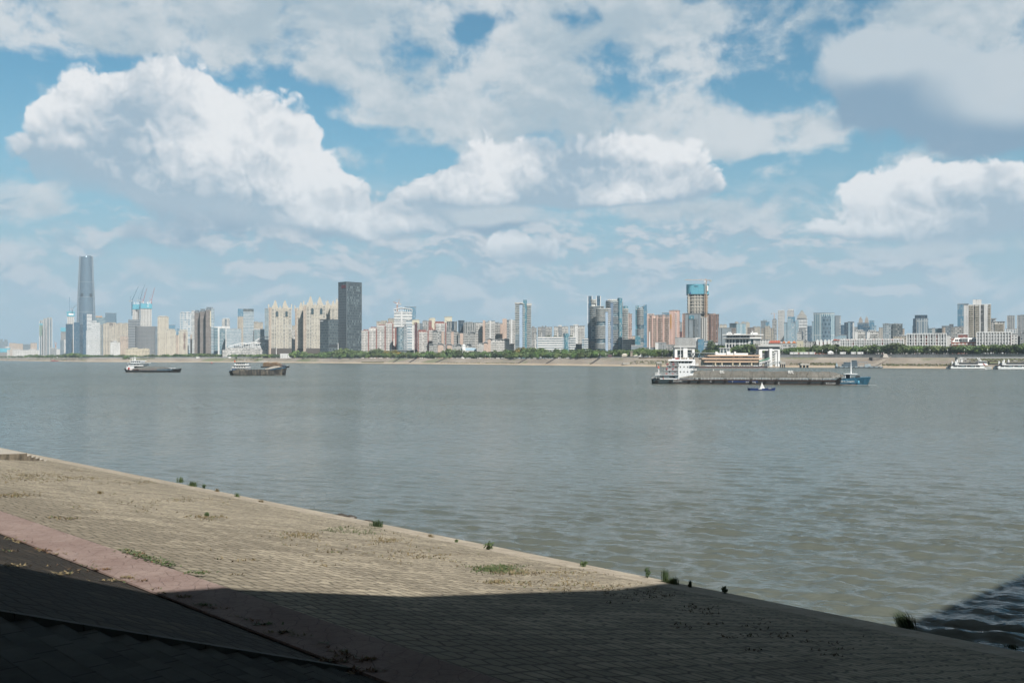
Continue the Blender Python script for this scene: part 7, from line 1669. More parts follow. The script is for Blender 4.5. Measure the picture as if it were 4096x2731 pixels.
s.part('cargo_cover', TARP, lambda b: cover(b, s, [(X(2718), zd + .5, zd + 1.2), (X(2740), zd + .7, Zm(1498)), (X(2760), zd + .8, Zm(1488)), (X(2785), zd + .8, Zm(1484))] + [(X(2785 + 11 * k), zd + .75 + (.2, .15, 0, -.25, -.3, -.2, 0, .15)[k % 8], Zm(1483 + .04 * k + (0, .3, .9, 1.7, 2.0, 1.6, .8, .2)[k % 8])) for k in range(1, 49)] + [(X(3340), zd + .9, Zm(1489)), (X(3362), zd + 1.3, Zm(1494)), (X(3382), zd + 1.8, Zm(1502))], B, .75, B - .75, 11))
# wheelhouse block
W1, W2 = X(2713, 1.5), X(2772, 1.5)
def wbox(px0, px1, py0, py1, y0, y1): return box_fn(X(px0, y0), X(px1, y0), y0, y1, Zs(py1), Zs(py0))
s.part('deckhouse', SHW, wbox(2640, 2714, 1499, 1520, 1.6, B - 1.6))
s.part('accommodation', SHW, wbox(2713, 2773, 1441.8, 1521, 1.2, B - 1.2))
s.part('aft_house', SHW, wbox(2668, 2713, 1460.5, 1498, 2.2, B - 2.2))
s.part('aft_bridge', SHW, wbox(2680, 2713, 1443, 1460, 2.6, B - 2.6))
for (a, c, py, y) in [(2620, 2715, 1498.5, .6), (2657, 2715, 1479.8, .9), (2663, 2718, 1461, .9), (2762, 2785, 1460.6, .4), (2768, 2778, 1479.8, .4)]:
    s.part('deck_plate', SHW, lambda b: b.box(X(a, y), X(c, y), y, B - y, Zs(py) - .16, Zs(py) + .02))
    s.part('deck_rail', LETTER, lambda b: rail(b, [(X(a, y) + .1, B - y, Zs(py)), (X(a, y) + .1, y + .1, Zs(py)), (X(c, y) - .1, y + .1, Zs(py))] if a < 2700 else [(X(a, y), y + .1, Zs(py)), (X(c, y) - .1, y + .1, Zs(py)), (X(c, y) - .1, B - y, Zs(py))], .95, 1.3, .075))
s.part('wheelhouse_roof', SHW, lambda b: b.prism([(X(2672), .6), (X(2772), .6), (X(2772), B - .6), (X(2672), B - .6)], Zs(1443), Zs(1437.5), 0, True, 0, [(X(2674), 1), (X(2768), 1), (X(2768), B - 1), (X(2674), B - 1)], True))
for i, (a, c) in enumerate([(2715.5, 2722), (2726, 2736), (2738.5, 2752), (2755, 2767)]):
    s.part('bridge_window', GL_D, wbox(a, c, 1445, 1451.5, 1.08, 1.4))
for py in (1464.5, 1484):
    for px in (2720, 2734.5, 2749, 2763):
        if not (py > 1480 and px > 2760): s.part('window', GL_D, wbox(px, px + 3.6, py, py + 5, 1.1, 1.4))
for (px, py) in [(2685, 1445.5), (2677, 1465), (2676, 1484.5), (2637.5, 1506), (2646, 1506)]: s.part('window', GL_D, wbox(px, px + 4.5, py, py + 5.5, 2.1 if px > 2660 else 1.5, 2.7 if px > 2660 else 1.8))
s.part('window', GL_D, wbox(2677, 2700, 1505.5, 1510.5, 1.5, 1.8))
for (px, py) in [(2690.5, 1446), (2700, 1466), (2698.5, 1485), (2651.5, 1505)]: s.part('red_door', REDP, wbox(px, px + 3.2, py, py + (5 if px > 2660 else 11), 2.0 if px > 2660 else 1.5, 2.7 if px > 2660 else 1.8))
for (px, py) in [(2668, 1475), (2692, 1475.5), (2666, 1493.5), (2690, 1494.5), (2670, 1456), (2694, 1456.5)]:
    b = MB(); cx, cz = X(px, .8), Zs(py)
    for k in range(10): a0, a1 = 6.283 * k / 10, 6.283 * (k + 1) / 10; b.bar((cx + .36 * math.cos(a0), .78, cz + .36 * math.sin(a0)), (cx + .36 * math.cos(a1), .78, cz + .36 * math.sin(a1)), .17)
    b.build('lifebuoy', REDP, s.root)
s.part('main_mast', SHW, lambda b: (b.tube((X(2722, 6), 6, Zs(1438)), (X(2722, 6), 6, Zs(1381)), .2, .07, 8), b.bar((X(2716, 6), 6, Zs(1419)), (X(2728, 6), 6, Zs(1419)), .12), b.bar((X(2719, 6), 6, Zs(1391)), (X(2725, 6), 6, Zs(1391)), .1)))
s.part('radar', SHW, lambda b: (b.tube((X(2741, 6), 6, Zs(1438)), (X(2741, 6), 6, Zs(1427)), .1, .1, 6), b.box(X(2736, 6), X(2747, 6), 5.8, 6.2, Zs(1427), Zs(1425)), b.tube((X(2752, 4), 4, Zs(1438)), (X(2752, 4), 4, Zs(1430)), .4, .15, 8)))
s.part('container', plain('dull_red', (.30, .05, .04), .7), wbox(2697, 2714, 1430.5, 1437.2, 4, 7)); s.part('roof_locker', SHW, wbox(2688, 2700, 1433.5, 1437.3, 3, 6))
s.part('stern_mast', SHW, lambda b: (b.tube((X(2634, 5), 5, Zs(1498)), (X(2634, 5), 5, Zs(1473)), .16, .1, 6), b.bar((X(2634, 5), 5, Zs(1481)), (X(2628, 5), 5, Zs(1474)), .12), b.bar((X(2639, 5), 5, Zs(1498)), (X(2636, 5), 5, Zs(1477)), .1)))
s.part('signal_cone', plain('signal_red', (.62, .13, .09), .7), lambda b: b.tube((X(2634, 5), 5, Zs(1472.5)), (X(2634, 5), 5, Zs(1464)), .55, .06, 10))
s.part('bulwark_rail', LETTER, lambda b: rail(b, [(X(2603), B - 1, zs), (X(2603), 1.6, zs), (X(2610), .2, zs), (X(2690), .1, zs)], .6, 1.5, .06))
s.part('tyre', RUB, lambda b: b.tube((X(2627), -.02, .95), (X(2627), -.4, .95), .75, .75, 14)); s.part('tyre', RUB, lambda b: b.tube((X(2682), -.02, .9), (X(2682), -.4, .9), .75, .75, 14))
s.part('winch', DKM, lambda b: (b.tube((X(2626), 3, zs + .3), (X(2632), 3, zs + .3), .7, .7, 10), b.box(X(2612), X(2622), 2, 4, zs - .2, zs + .6)))
for (a, c) in [(2718, 2753), (2758, 2790), (2805, 2892), (2909, 2996), (3012, 3042), (3050, 3080), (3090, 3103), (3120, 3229), (3249, 3285), (3295, 3320)]:
    s.part('side_rail', LETTER, lambda b: rail(b, [(X(a), .1, zd), (X(c), .1, zd)], 1.0, 1.35, .085))
s.part('side_rail', LETTER, lambda b: rail(b, [(X(3320), .1, zd), (X(3352), .3, Zb(1511)), (X(3358), .3, Zb(1508))], 1.0, 1.3, .085))
for px in (2757, 2797, 2854, 2900, 3003, 3060, 3105, 3238, 3292, 3352): s.part('tyre', RUB, lambda b: b.tube((X(px), -.08, zd - .75), (X(px), -.45, zd - .75), .62, .62, 12))
for px in (2798, 2901, 3005, 3107, 3241): s.part('tarp_bundle', TARP2, lambda b: b.tube((X(px - 4), .35, zd + .55), (X(px + 5), .35, zd + .5), .6, .5, 8))
s.part('bow_shelter', SHW, lambda b: (b.box(X(3378, 3), X(3430, 3), 2.5, B - 2.5, Zb(1496.5), Zb(1495)), b.box(X(3381, 3), X(3383, 3), 3, 3.3, Zb(1512), Zb(1496.5)), b.box(X(3421, 3), X(3422.5, 3), 3, 3.3, Zb(1510), Zb(1496.5)), b.box(X(3401, 3), X(3402.5, 3), 3, 3.3, Zb(1511), Zb(1496.5))))
s.part('shelter_cabin', plain('cabin_shadow', (.09, .09, .10), .8), box_fn(X(3383.5, 4), X(3400, 4), 4, B - 4, Zb(1513), Zb(1499)))  # shade under the shelter roof is put into this block's dark colour
s.part('bow_mast', SHW, lambda b: (b.tube((X(3404, 5), 5, Zb(1495)), (X(3404, 5), 5, Zb(1438)), .28, .06, 8), b.bar((X(3400, 5), 5, Zb(1472)), (X(3408, 5), 5, Zb(1472)), .12)))
for p_, y in ((3427, 3), (3434, 5), (3441, 6)): s.part('bollard', DKM, lambda b: b.tube((X(p_), y, zw), (X(p_), y, zw + 1.0), .35, .3, 8))
for p_, q in ((3352, 2.1), (3356, 1.2), (3360, 2.6), (3350, .6)): s.part('tyre', RUB, lambda b: b.tube((X(p_), .1, q), (X(p_), -.5, q), .65, .65, 12))
s.part('bow_fender', plain('fender_blue', (.10, .33, .47), .6), lambda b: b.tube((X(3432) , .2, 1.1), (X(3438), .2, 1.1), .8, .8, 12))
s.part('anchor', DKM, lambda b: (b.bar((X(3472), 6, 1.6), (X(3478), 6, .4), .3), b.bar((X(3476), 6, .3), (X(3481), 6, 1.0), .25)))
for ch, px, py, sz in [('C', 2844, 1527, 1.15), ('Y', 2930, 1528.5, 1.15), ('S', 3021, 1530.5, 1.15), ('C', 3116, 1533, 1.15)]: text(ch, sz, LETTER, s.root, (X(px), -.14, Zm(py) + .1), 90)
for ch, px, py, sz in [('新长江06003', 2711, 1525.5, .72), ('新长江06003', 3001, 1529.5, .72), ('新长江06003', 3324, 1535, .78), ('新长江06003', 3391, 1527, 1.0)]:
    text(ch, sz, LETTER, s.root, (X(px), -.15, (Zs if px < 2800 else Zm if px < 3200 else Zb)(py) + .12), 90)
for ch, px, py in [('长', 2887, 1498), ('航', 3163, 1501)]:
    ze_, zc_ = zd + .75, Zm(1483.8); o = text(ch, 2.5, LETTER, s.root, (X(px, 2.2), 2.15, ze_ + (zc_ - ze_) * .672 + .5), 90, .05); o.rotation_euler = (R(38), 0, R(6))
def foam(sh, x, y, sx, n, k0):
    wk = MB()
    for k in range(n):
        rd_ = random.Random(k + k0); xx = x + rd_.uniform(-sx, sx); yy = y - abs(rd_.gauss(0, .5)); q = rd_.uniform(.12, .42); wk.face([(xx - q * 2, yy - q * .5, .03 + k * .0008), (xx + q * 2, yy - q * .4, .03 + k * .0008), (xx + q * 1.6, yy + q * .5, .05 + k * .0008), (xx - q * 1.8, yy + q * .4, .05 + k * .0008)])
    tag(wk.build('bow_foam', LETTER, sh.root), kind='stuff')
foam(s, X(3440), -.1, 6.5, 70, 0)
# ---- middle sand carrier
s2 = Ship('cargo_boat', 'weathered black sand carrier with a three-decked white house at its stern', 'cargo boat', 914, 657, 1136, 655)
X2 = s2.x; Z2 = lambda py: wz(py, 656); B2 = 9.0
HW = ship_paint('weathered_hull', (.040, .040, .040), (.24, .21, .165), .50, .16)
s2.part('hull', HW, lambda b: hull(b, [(X2(914), .5, .2, Z2(1485), -.5), (X2(924), .9, .6, Z2(1482.5), 0), (X2(936), 1, 1, Z2(1480), 0), (X2(1010), 1, 1, Z2(1479), 0), (X2(1080), 1, 1, Z2(1478), 0), (X2(1112), .92, .72, Z2(1475), .6), (X2(1126), .6, .3, Z2(1472), 1.4), (X2(1131), .18, .05, Z2(1470.5), 1.2)], B2))
s2.part('gunwale', plain('gunwale_blue', (.055, .15, .25), .7, var=.3, vscale=.8), lambda b: (b.bar((X2(1080), .02, Z2(1477.6)), (X2(1113), .4, Z2(1474.6)), .3, .45), b.bar((X2(1113), .4, Z2(1474.6)), (X2(1127.5), 1.9, Z2(1471.6)), .3, .5), b.bar((X2(1127.5), 1.9, Z2(1471.6)), (X2(1136), 3.8, Z2(1470)), .3, .5), b.bar((X2(914), 1.8, Z2(1484.4)), (X2(940), .05, Z2(1480)), .3, .5)))
s2.part('bulwark', HW, lambda b: b.box(X2(940), X2(1080), .05, .25, Z2(1480), Z2(1477.5)))
for k in range(12): s2.part('hull_frame', plain('pale_rust', (.22, .19, .15), .9, var=.4, vscale=1), lambda b: b.box(X2(965 + k * 11.5), X2(965 + k * 11.5) + .14, -.07, .04, .3, Z2(1480)))
for (a, c, t, bo, y) in [(926, 988, 1472.5, 1481, 1.0), (929, 990, 1462, 1472.3, 1.3), (938, 985, 1449.5, 1461.6, 1.6)]:
    s2.part('house_deck', SHW, lambda b: b.box(X2(a, y), X2(c, y), y, B2 - y, Z2(bo), Z2(t)))
    s2.part('deck_roof', plain('deck_grey', (.40, .40, .38), .8, var=.3, vscale=.8), lambda b: b.box(X2(a - 3, y), X2(c + 2, y), y - .6, B2 - y + .6, Z2(t) + .003, Z2(t) + .22))
    for k in range(5): px = a + 6 + k * (c - a - 10) / 5; s2.part('window', GL_D, lambda b: b.box(X2(px, y), X2(px + 6, y), y - .08, y + .2, Z2(t + 6.4), Z2(t + 2.6)))
    s2.part('deck_rail', TRIM, lambda b: rail(b, [(X2(a - 2, y), y - .5, Z2(bo)), (X2(c, y), y - .5, Z2(bo))], .8, 1.8, .08))
s2.part('mast', TRIM, lambda b: (b.tube((X2(978, 4), 4, Z2(1449)), (X2(978, 4), 4, Z2(1432)), .12, .06, 6), b.tube((X2(964, 4), 4, Z2(1449)), (X2(964, 4), 4, Z2(1442)), .3, .1, 6)))
s2.part('signal_ball', plain('signal_orange', (.62, .14, .08), .7), lambda b: b.tube((X2(939, 4), 4, Z2(1448.8)), (X2(939, 4), 4, Z2(1441)), .5, .4, 8))
s2.part('blue_locker', plain('locker_blue', (.03, .10, .22), .7), lambda b: b.box(X2(928, .6), X2(944, .6), .55, .99, Z2(1481), Z2(1474)))
s2.part('cargo_cover', tarp_mat('pale_tarpaulin', (.20, .19, .165), (.30, .28, .25)), lambda b: cover(b, s2, [(X2(1058), Z2(1477.5), Z2(1475)), (X2(1070), Z2(1476), Z2(1469)), (X2(1088), Z2(1474), Z2(1464.5)), (X2(1105), Z2(1471), Z2(1464.5)), (X2(1116), Z2(1469), Z2(1466))], B2, .8, B2 - .8, 8))
s2.part('foredeck_house', DKM, lambda b: b.box(X2(1094, 1.5), X2(1118, 1.5), 1.5, B2 - 1.5, Z2(1475), Z2(1470)))
s2.part('anchor', DKM, lambda b: b.bar((X2(1133, 2), 2.0, Z2(1484)), (X2(1136, 2), 2.0, Z2(1491)), .4))
foam(s2, X2(1118), .2, 2.6, 26, 200)
# ---- left covered barge
s3 = Ship('cargo_barge', 'low dark barge with a black tarpaulin cover and white house, leftmost of the vessels', 'barge', 493, 786, 708, 776)
X3 = s3.x; Z3 = lambda py: wz(py, 782); B3 = 10.0
s3.part('hull', ship_paint('hull_black', (.018, .020, .024), (.07, .055, .05), .45, .4), lambda b: hull(b, [(X3(493), .7, .3, Z3(1474.5), -.4), (X3(503), 1, .9, Z3(1478), 0), (X3(520), 1, 1, Z3(1481), 0), (X3(660), 1, 1, Z3(1481), 0), (X3(680), .95, .8, Z3(1478), .3), (X3(698), .7, .4, Z3(1475), .9), (X3(704), .3, .1, Z3(1473.5), 1.0)], B3))
s3.part('foredeck', plain('bow_slate_blue', (.11, .17, .22), .7, var=.3, vscale=.6), lambda b: b.prism([(X3(628), -.04), (X3(680), -.04), (X3(700), 3), (X3(700), 7), (X3(680), B3), (X3(628), B3)], Z3(1481), Z3(1476)))
s3.part('bow_canopy', SHW, lambda b: (b.box(X3(665, 2), X3(686, 2), 2, B3 - 2, Z3(1472.5), Z3(1471)), b.box(X3(666, 2), X3(667, 2), 2, 2.3, Z3(1476), Z3(1472.5)), b.box(X3(684, 2), X3(685, 2), 2, 2.3, Z3(1476), Z3(1472.5))))
s3.part('cargo_cover', TARP2, lambda b: cover(b, s3, [(X3(527), Z3(1478), Z3(1472)), (X3(545), Z3(1477.5), Z3(1465))] + [(X3(545 + k * 11), Z3(1477.8), Z3(1464 + .25 * k)) for k in range(1, 9)] + [(X3(648), Z3(1476), Z3(1468.5)), (X3(672), Z3(1474), Z3(1470.5))], B3, .5, B3 - .5, 8))
s3.part('deck_rail', plain('rail_rust', (.30, .16, .12), .8), lambda b: rail(b, [(X3(515), .1, Z3(1481)), (X3(628), .1, Z3(1481))], 1.0, 2.4, .12))
for (a, c, t, bo, y) in [(513, 573, 1452.5, 1464, 1.2), (522, 560, 1444, 1452.2, 1.8), (506, 535, 1463.8, 1481, 1.4)]: s3.part('house_deck', SHW, lambda b: b.box(X3(a, y), X3(c, y), y, B3 - y, Z3(bo), Z3(t)))
s3.part('wheelhouse_roof', SHW, lambda b: b.box(X3(518, 1.2), X3(564, 1.2), 1.2, B3 - 1.2, Z3(1443.8), Z3(1441.5)))
s3.part('bridge_wing', SHW, lambda b: b.box(X3(509, .3), X3(577, .3), .3, B3 - .3, Z3(1453.2), Z3(1451.9)))
for px in (524, 532, 540, 548, 555): s3.part('window', GL_D, lambda b: b.box(X3(px, 1.8), X3(px + 5, 1.8), 1.7, 2, Z3(1449.5), Z3(1446.2)))
for px in (536, 549): s3.part('window', GL_D, lambda b: b.box(X3(px, 1.2), X3(px + 6.5, 1.2), 1.1, 1.4, Z3(1459.5), Z3(1456)))
s3.part('mast', SHW, lambda b: [b.tube((X3(p_, 4), 4, Z3(1441.5)), (X3(p_, 4), 4, Z3(t)), .22, .1, 6) for p_, t in ((531, 1428), (538, 1424), (542, 1427))])
s3.part('funnel', REDP, lambda b: b.box(X3(512, 1), X3(518, 1), .8, 1.38, Z3(1477), Z3(1470)))
s3.part('stern_frame', plain('stern_grey', (.35, .36, .36), .7), lambda b: (b.box(X3(503, 1), X3(512, 1), 1, B3 - 1, Z3(1463.5), Z3(1462)), b.box(X3(504, 1), X3(505, 1), 1, 1.3, Z3(1478), Z3(1463.5))))
# ---- log barge
s4 = Ship('log_barge', 'small flat barge heaped with brown logs, behind the sand carrier', 'barge', 1043, 1116, 1150, 1112); X4 = s4.x; Z4 = lambda py: wz(py, 1115)
s4.part('hull', HULLD, lambda b: hull(b, [(X4(1043), .9, .5, Z4(1464.5), -.8), (X4(1050), 1, 1, Z4(1466), 0), (X4(1135), 1, 1, Z4(1466), 0), (X4(1148), .9, .5, Z4(1464), .8)], 8.0))
rd5 = random.Random(9); b = MB()
for k in range(430):
    x = rd5.uniform(X4(1050), X4(1122)); f = (x - X4(1050)) / (X4(1122) - X4(1050)); top = Z4(1449 + max(0, f - .7) * 30); z = rd5.uniform(Z4(1466), top); y = rd5.uniform(.4, 5.5) if z > top - 1 else rd5.uniform(.2, .9); an = rd5.uniform(-.5, .5)
    b.tube((x, y, z), (x + 1.7 * math.cos(an), y + 1.7 * math.sin(an), z + rd5.uniform(-.3, .3)), .26, .24, 6, 0)
tag(b.build('log_heap', plain('log_brown', (.30, .20, .12), .9, var=.45, vscale=1.2), s4.root), kind='stuff')
s4.part('wheelhouse', plain('cabin_navy', (.05, .07, .11), .7), lambda b: (b.box(X4(1100), X4(1126), .3, 4, Z4(1466), Z4(1458)), b.box(X4(1126), X4(1140), 1, 4, Z4(1466), Z4(1461)))); s4.part('derrick', DKM, lambda b: b.bar((X4(1130), 2, Z4(1464)), (X4(1140), 2, Z4(1452)), .4))
# ---- small craft
s5 = Ship('buoy_boat', 'small blue mark boat with a white pyramid, floating before the long barge', 'boat', 2995, 358, 3103, 357); X5 = s5.x; Z5 = lambda py: wz(py, 358)
BBL = ship_paint('boat_blue', (.018, .055, .21), (.03, .06, .12), .3, .8)
s5.part('hull', BBL, lambda b: hull(b, [(X5(2995), .8, .5, Z5(1551), -.2), (X5(3002), 1, .85, Z5(1553), 0), (X5(3050), 1, .9, Z5(1553.5), 0), (X5(3085), .85, .6, Z5(1552.5), .3), (X5(3099), .3, .1, Z5(1550.5), .5)], 2.6))
s5.part('pyramid', LETTER, lambda b: b.prism([(X5(3040), .4), (X5(3060), .4), (X5(3060), 2.2), (X5(3040), 2.2)], Z5(1553), Z5(1531), 0, True, 0, [(X5(3049.6), 1.25), (X5(3050.4), 1.25), (X5(3050.4), 1.35), (X5(3049.6), 1.35)]))
for k in range(4):
    f = .18 + k * .17; hw = .9 * (1 - f) ; zz = Z5(1553) + (Z5(1531) - Z5(1553)) * f; s5.part('slat_gap', TRIM_D, lambda b: b.box(X5(3050) - hw, X5(3050) + hw, .4 + .85 * f - .03, .4 + .85 * f + .05, zz, zz + .05))
s5.part('topmark', LETTER, lambda b: b.tube((X5(3050), 1.3, Z5(1531.2)), (X5(3050), 1.3, Z5(1527.5)), .07, .04, 6))
s5.part('number_panel', LETTER, lambda b: (b.box(X5(3034.5), X5(3039), .0, .1, .35, .72), b.box(X5(3040.5), X5(3047), -.0, .1, .35, .72), b.box(X5(3073), X5(3086), .12, .25, .62, .76)))
for p_ in (3009, 3019, 3029, 3072, 3078): s5.part('bollard', BBL, lambda b: b.tube((X5(p_), 1.3, Z5(1553)), (X5(p_), 1.3, Z5(1547.5)), .07, .09, 6))
s6 = Ship('buoy_boat', 'tiny dark mark boat with a red topmark between the two left vessels', 'boat', 841, 1690, 851, 1690); s6.part('hull', HULLD, lambda b: hull(b, [(0, .6, .4, 1.0, 0), (1.5, 1, .9, .9, 0), (s6.L - .6, .3, .1, 1.1, .3)], 1.8)); s6.part('topmark', REDP, lambda b: b.tube((s6.L * .55, .9, .9), (s6.L * .55, .9, 3.6), .9, .35, 8))
s7 = Ship('river_buoy', 'tiny white float on the water above the canvas cover of the long barge', 'buoy', 2852, 870, 2856, 870); s7.part('float', LETTER, lambda b: b.tube((.4, 0, -.2), (.4, 0, .8), .5, .25, 10)); s7.part('marker', LETTER, lambda b: b.tube((.4, 0, .8), (.4, 0, 1.5), .1, .06, 6))
# ---- blue work pontoon
s8 = Ship('work_pontoon', 'blue-grey work pontoon with a stepped deckhouse at the foot of the concrete ramp', 'pontoon', 3344, 1078, 3533, 1070); X8 = s8.x; Z8 = lambda py: wz(py, 1075)
SB = plain('steel_navy', (.085, .125, .16), .7, var=.25, vscale=.3); SBL = plain('steel_pale_blue', (.26, .34, .39), .7, var=.2, vscale=.4)
s8.part('pontoon', SBL, lambda b: hull(b, [(X8(3344), .9, .6, Z8(1464), 0), (X8(3350), 1, 1, Z8(1465), 0), (X8(3528), 1, 1, Z8(1466), 0), (X8(3533), .9, .6, Z8(1466), 0)], 9))
s8.part('boot_top', DKM, lambda b: b.box(X8(3348), X8(3530), -.06, .05, -.2, .7))
for (a, c, t, bo, y) in [(3371, 3431, 1457, 1465, 1.2), (3379, 3431, 1449.5, 1456.8, 1.8), (3411, 3429, 1442, 1449.2, 2.2)]:
    s8.part('deckhouse', SB, lambda b: b.box(X8(a), X8(c), y, 8, Z8(bo), Z8(t))); s8.part('deck_edge', SBL, lambda b: b.box(X8(a - 1), X8(c + 1), y - .5, 8.4, Z8(t) + .003, Z8(t) + .3))
s8.part('canopy', SBL, lambda b: (b.box(X8(3433), X8(3474), 1, 7, Z8(1449), Z8(1447.5)), *[b.box(X8(p_), X8(p_ + 1), 1.2, 1.5, Z8(1465), Z8(1449)) for p_ in (3436, 3448, 3460, 3472)]))
s8.part('white_cabin', plain('cabin_pale', (.45, .52, .55), .7), lambda b: b.box(X8(3462), X8(3484), 2, 6, Z8(1465.5), Z8(1456)))
s8.part('bow_winch', SBL, lambda b: (b.prism([(X8(3345), 2), (X8(3354), 2), (X8(3354), 6), (X8(3345), 6)], Z8(1464), Z8(1454), 0, True, None, [(X8(3346), 3), (X8(3350), 3), (X8(3350), 5), (X8(3346), 5)]), b.tube((X8(3348), 4, Z8(1454)), (X8(3348), 4, Z8(1449)), .3, .15, 6)))
s8.part('deck_rail', SBL, lambda b: rail(b, [(X8(3354), .2, Z8(1465)), (X8(3530), .2, Z8(1466))], 1.1, 2.2, .12))
for k in range(9): s8.part('tyre', RUB, lambda b: b.tube((X8(3356 + k * 20), -.05, 1.2), (X8(3356 + k * 20), -.4, 1.2), .6, .6, 10))
# ---- tour boats
def tour_boat(label, d, Yq):
    q = Ship('tour_boat', label, 'tour boat', 3797 + d, Yq, 3974 + d, Yq - 2); X9 = lambda p_, y=0: q.x(p_ + d, y); Z9 = lambda py: wz(py, Yq); Bq = 10.0
    Wt = ship_paint('boat_white_grey', (.78, .80, .80), (.5, .52, .52), .3, .4) if 'boat_white_grey' not in _new else _new['boat_white_grey']; _new['boat_white_grey'] = Wt
    q.part('hull', Wt, lambda b: hull(b, [(X9(3797), .9, .6, Z9(1468), .3), (X9(3806), 1, 1, Z9(1468), 0), (X9(3930), 1, 1, Z9(1468), 0), (X9(3955), .8, .6, Z9(1467), .6), (X9(3970), .25, .1, Z9(1465.5), 1.2)], Bq))
    q.part('boot_top', DKM, lambda b: (b.box(X9(3800), X9(3940), -.06, .06, -.3, .55), b.box(X9(3797), X9(3803), -.1, 2, -.3, 2.2)))
    q.part('lower_saloon', Wt, lambda b: b.prism([(X9(3803), .5), (X9(3940), .5), (X9(3940), Bq - .5), (X9(3803), Bq - .5)], Z9(1468), Z9(1461.5), 0, True, 0, [(X9(3810), .7), (X9(3936), .7), (X9(3936), Bq - .7), (X9(3810), Bq - .7)]))
    for k in range(6): q.part('window', GL_D, lambda b: b.box(X9(3815 + k * 18), X9(3830 + k * 18), .38, .9, Z9(1467.0), Z9(1462.5)))
    q.part('window_glazed', plain('saloon_glass', (.14, .20, .22), .2), lambda b: (b.box(X9(3846), X9(3859), .3, .37, Z9(1470), Z9(1462.3)), b.box(X9(3884), X9(3896), .3, .37, Z9(1470), Z9(1462.3))))
    q.part('deck_edge', plain('deck_brown', (.13, .075, .065), .8), lambda b: b.box(X9(3800), X9(3955), .1, Bq - .1, Z9(1461.49), Z9(1460.3)))
    q.part('upper_saloon', Wt, lambda b: b.box(X9(3830), X9(3916), 1.4, Bq - 1.4, Z9(1460.29), Z9(1450.6)))
    q.part('window_band', GL_D, lambda b: b.box(X9(3838), X9(3914), 1.3, 1.6, Z9(1456.5), Z9(1452)))
    q.part('sun_deck', plain('deck_brown2', (.16, .09, .08), .8), lambda b: b.box(X9(3828), X9(3918), 1, Bq - 1, Z9(1450.59), Z9(1449.5)))
    for y in (.6, Bq - 1.1): q.part('tail_fin', Wt, lambda b: b.prism([(X9(3821), y), (X9(3836), y), (X9(3836), y + .5), (X9(3821), y + .5)], Z9(1460.2), Z9(1444), 0, True, None, [(X9(3821), y), (X9(3825.5), y), (X9(3825.5), y + .5), (X9(3821), y + .5)]))
    for p_ in (3832, 3850.5): q.part('funnel', WH, lambda b: (b.tube((X9(p_ + 3.5), 5, Z9(1449.5)), (X9(p_ + 3.5), 5, Z9(1439)), .95, .8, 10), b.tube((X9(p_ + 3.5), 5, Z9(1439) + .01), (X9(p_ + 3.5), 5, Z9(1437.5)), .7, .7, 10, 0)))
    q.part('wheelhouse', WH, lambda b: b.prism([(X9(3916), 1.2), (X9(3956), 1.2), (X9(3956), Bq - 1.2), (X9(3916), Bq - 1.2)], Z9(1461), Z9(1446), 0, True, None, [(X9(3918), 2), (X9(3946), 2), (X9(3946), Bq - 2), (X9(3918), Bq - 2)]))
    q.part('wheelhouse_window', GL_D, lambda b: b.prism([(X9(3918), 1.45), (X9(3953), 1.45), (X9(3953), 1.9), (X9(3918), 1.9)], Z9(1452), Z9(1447), 0, True, None, [(X9(3919), 1.75), (X9(3948), 1.75), (X9(3948), 2.1), (X9(3919), 2.1)]))
    q.part('wheelhouse_roof', Wt, lambda b: b.box(X9(3914), X9(3951), 1.2, Bq - 1.2, Z9(1446) + .003, Z9(1444)))
    q.part('radar_arch', WH, lambda b: (b.bar((X9(3929), 3, Z9(1444)), (X9(3921), 3, Z9(1431)), .8, .5), b.bar((X9(3929), 7, Z9(1444)), (X9(3921), 7, Z9(1431)), .8, .5), b.box(X9(3921), X9(3930), 2.6, 7.4, Z9(1441), Z9(1439.5))))
    q.part('red_stripe', REDP, lambda b: b.bar((X9(3934), 1.0, Z9(1453)), (X9(3945), 1.0, Z9(1462)), .16, .5))
    q.part('deck_rail', TRIM, lambda b: rail(b, [(X9(3840), 1.2, Z9(1449.5)), (X9(3914), 1.2, Z9(1449.5))], 1.0, 1.8, .08))
    q.part('white_awning', WH, lambda b: b.box(X9(3868), X9(3886), 2, 6, Z9(1442.5), Z9(1441.5)))
tour_boat('left white tour boat with a tail fin and twin funnels, moored at the pier', 0, 982)
tour_boat('right-hand white tour boat, cut off by the edge of the picture', 189, 944)
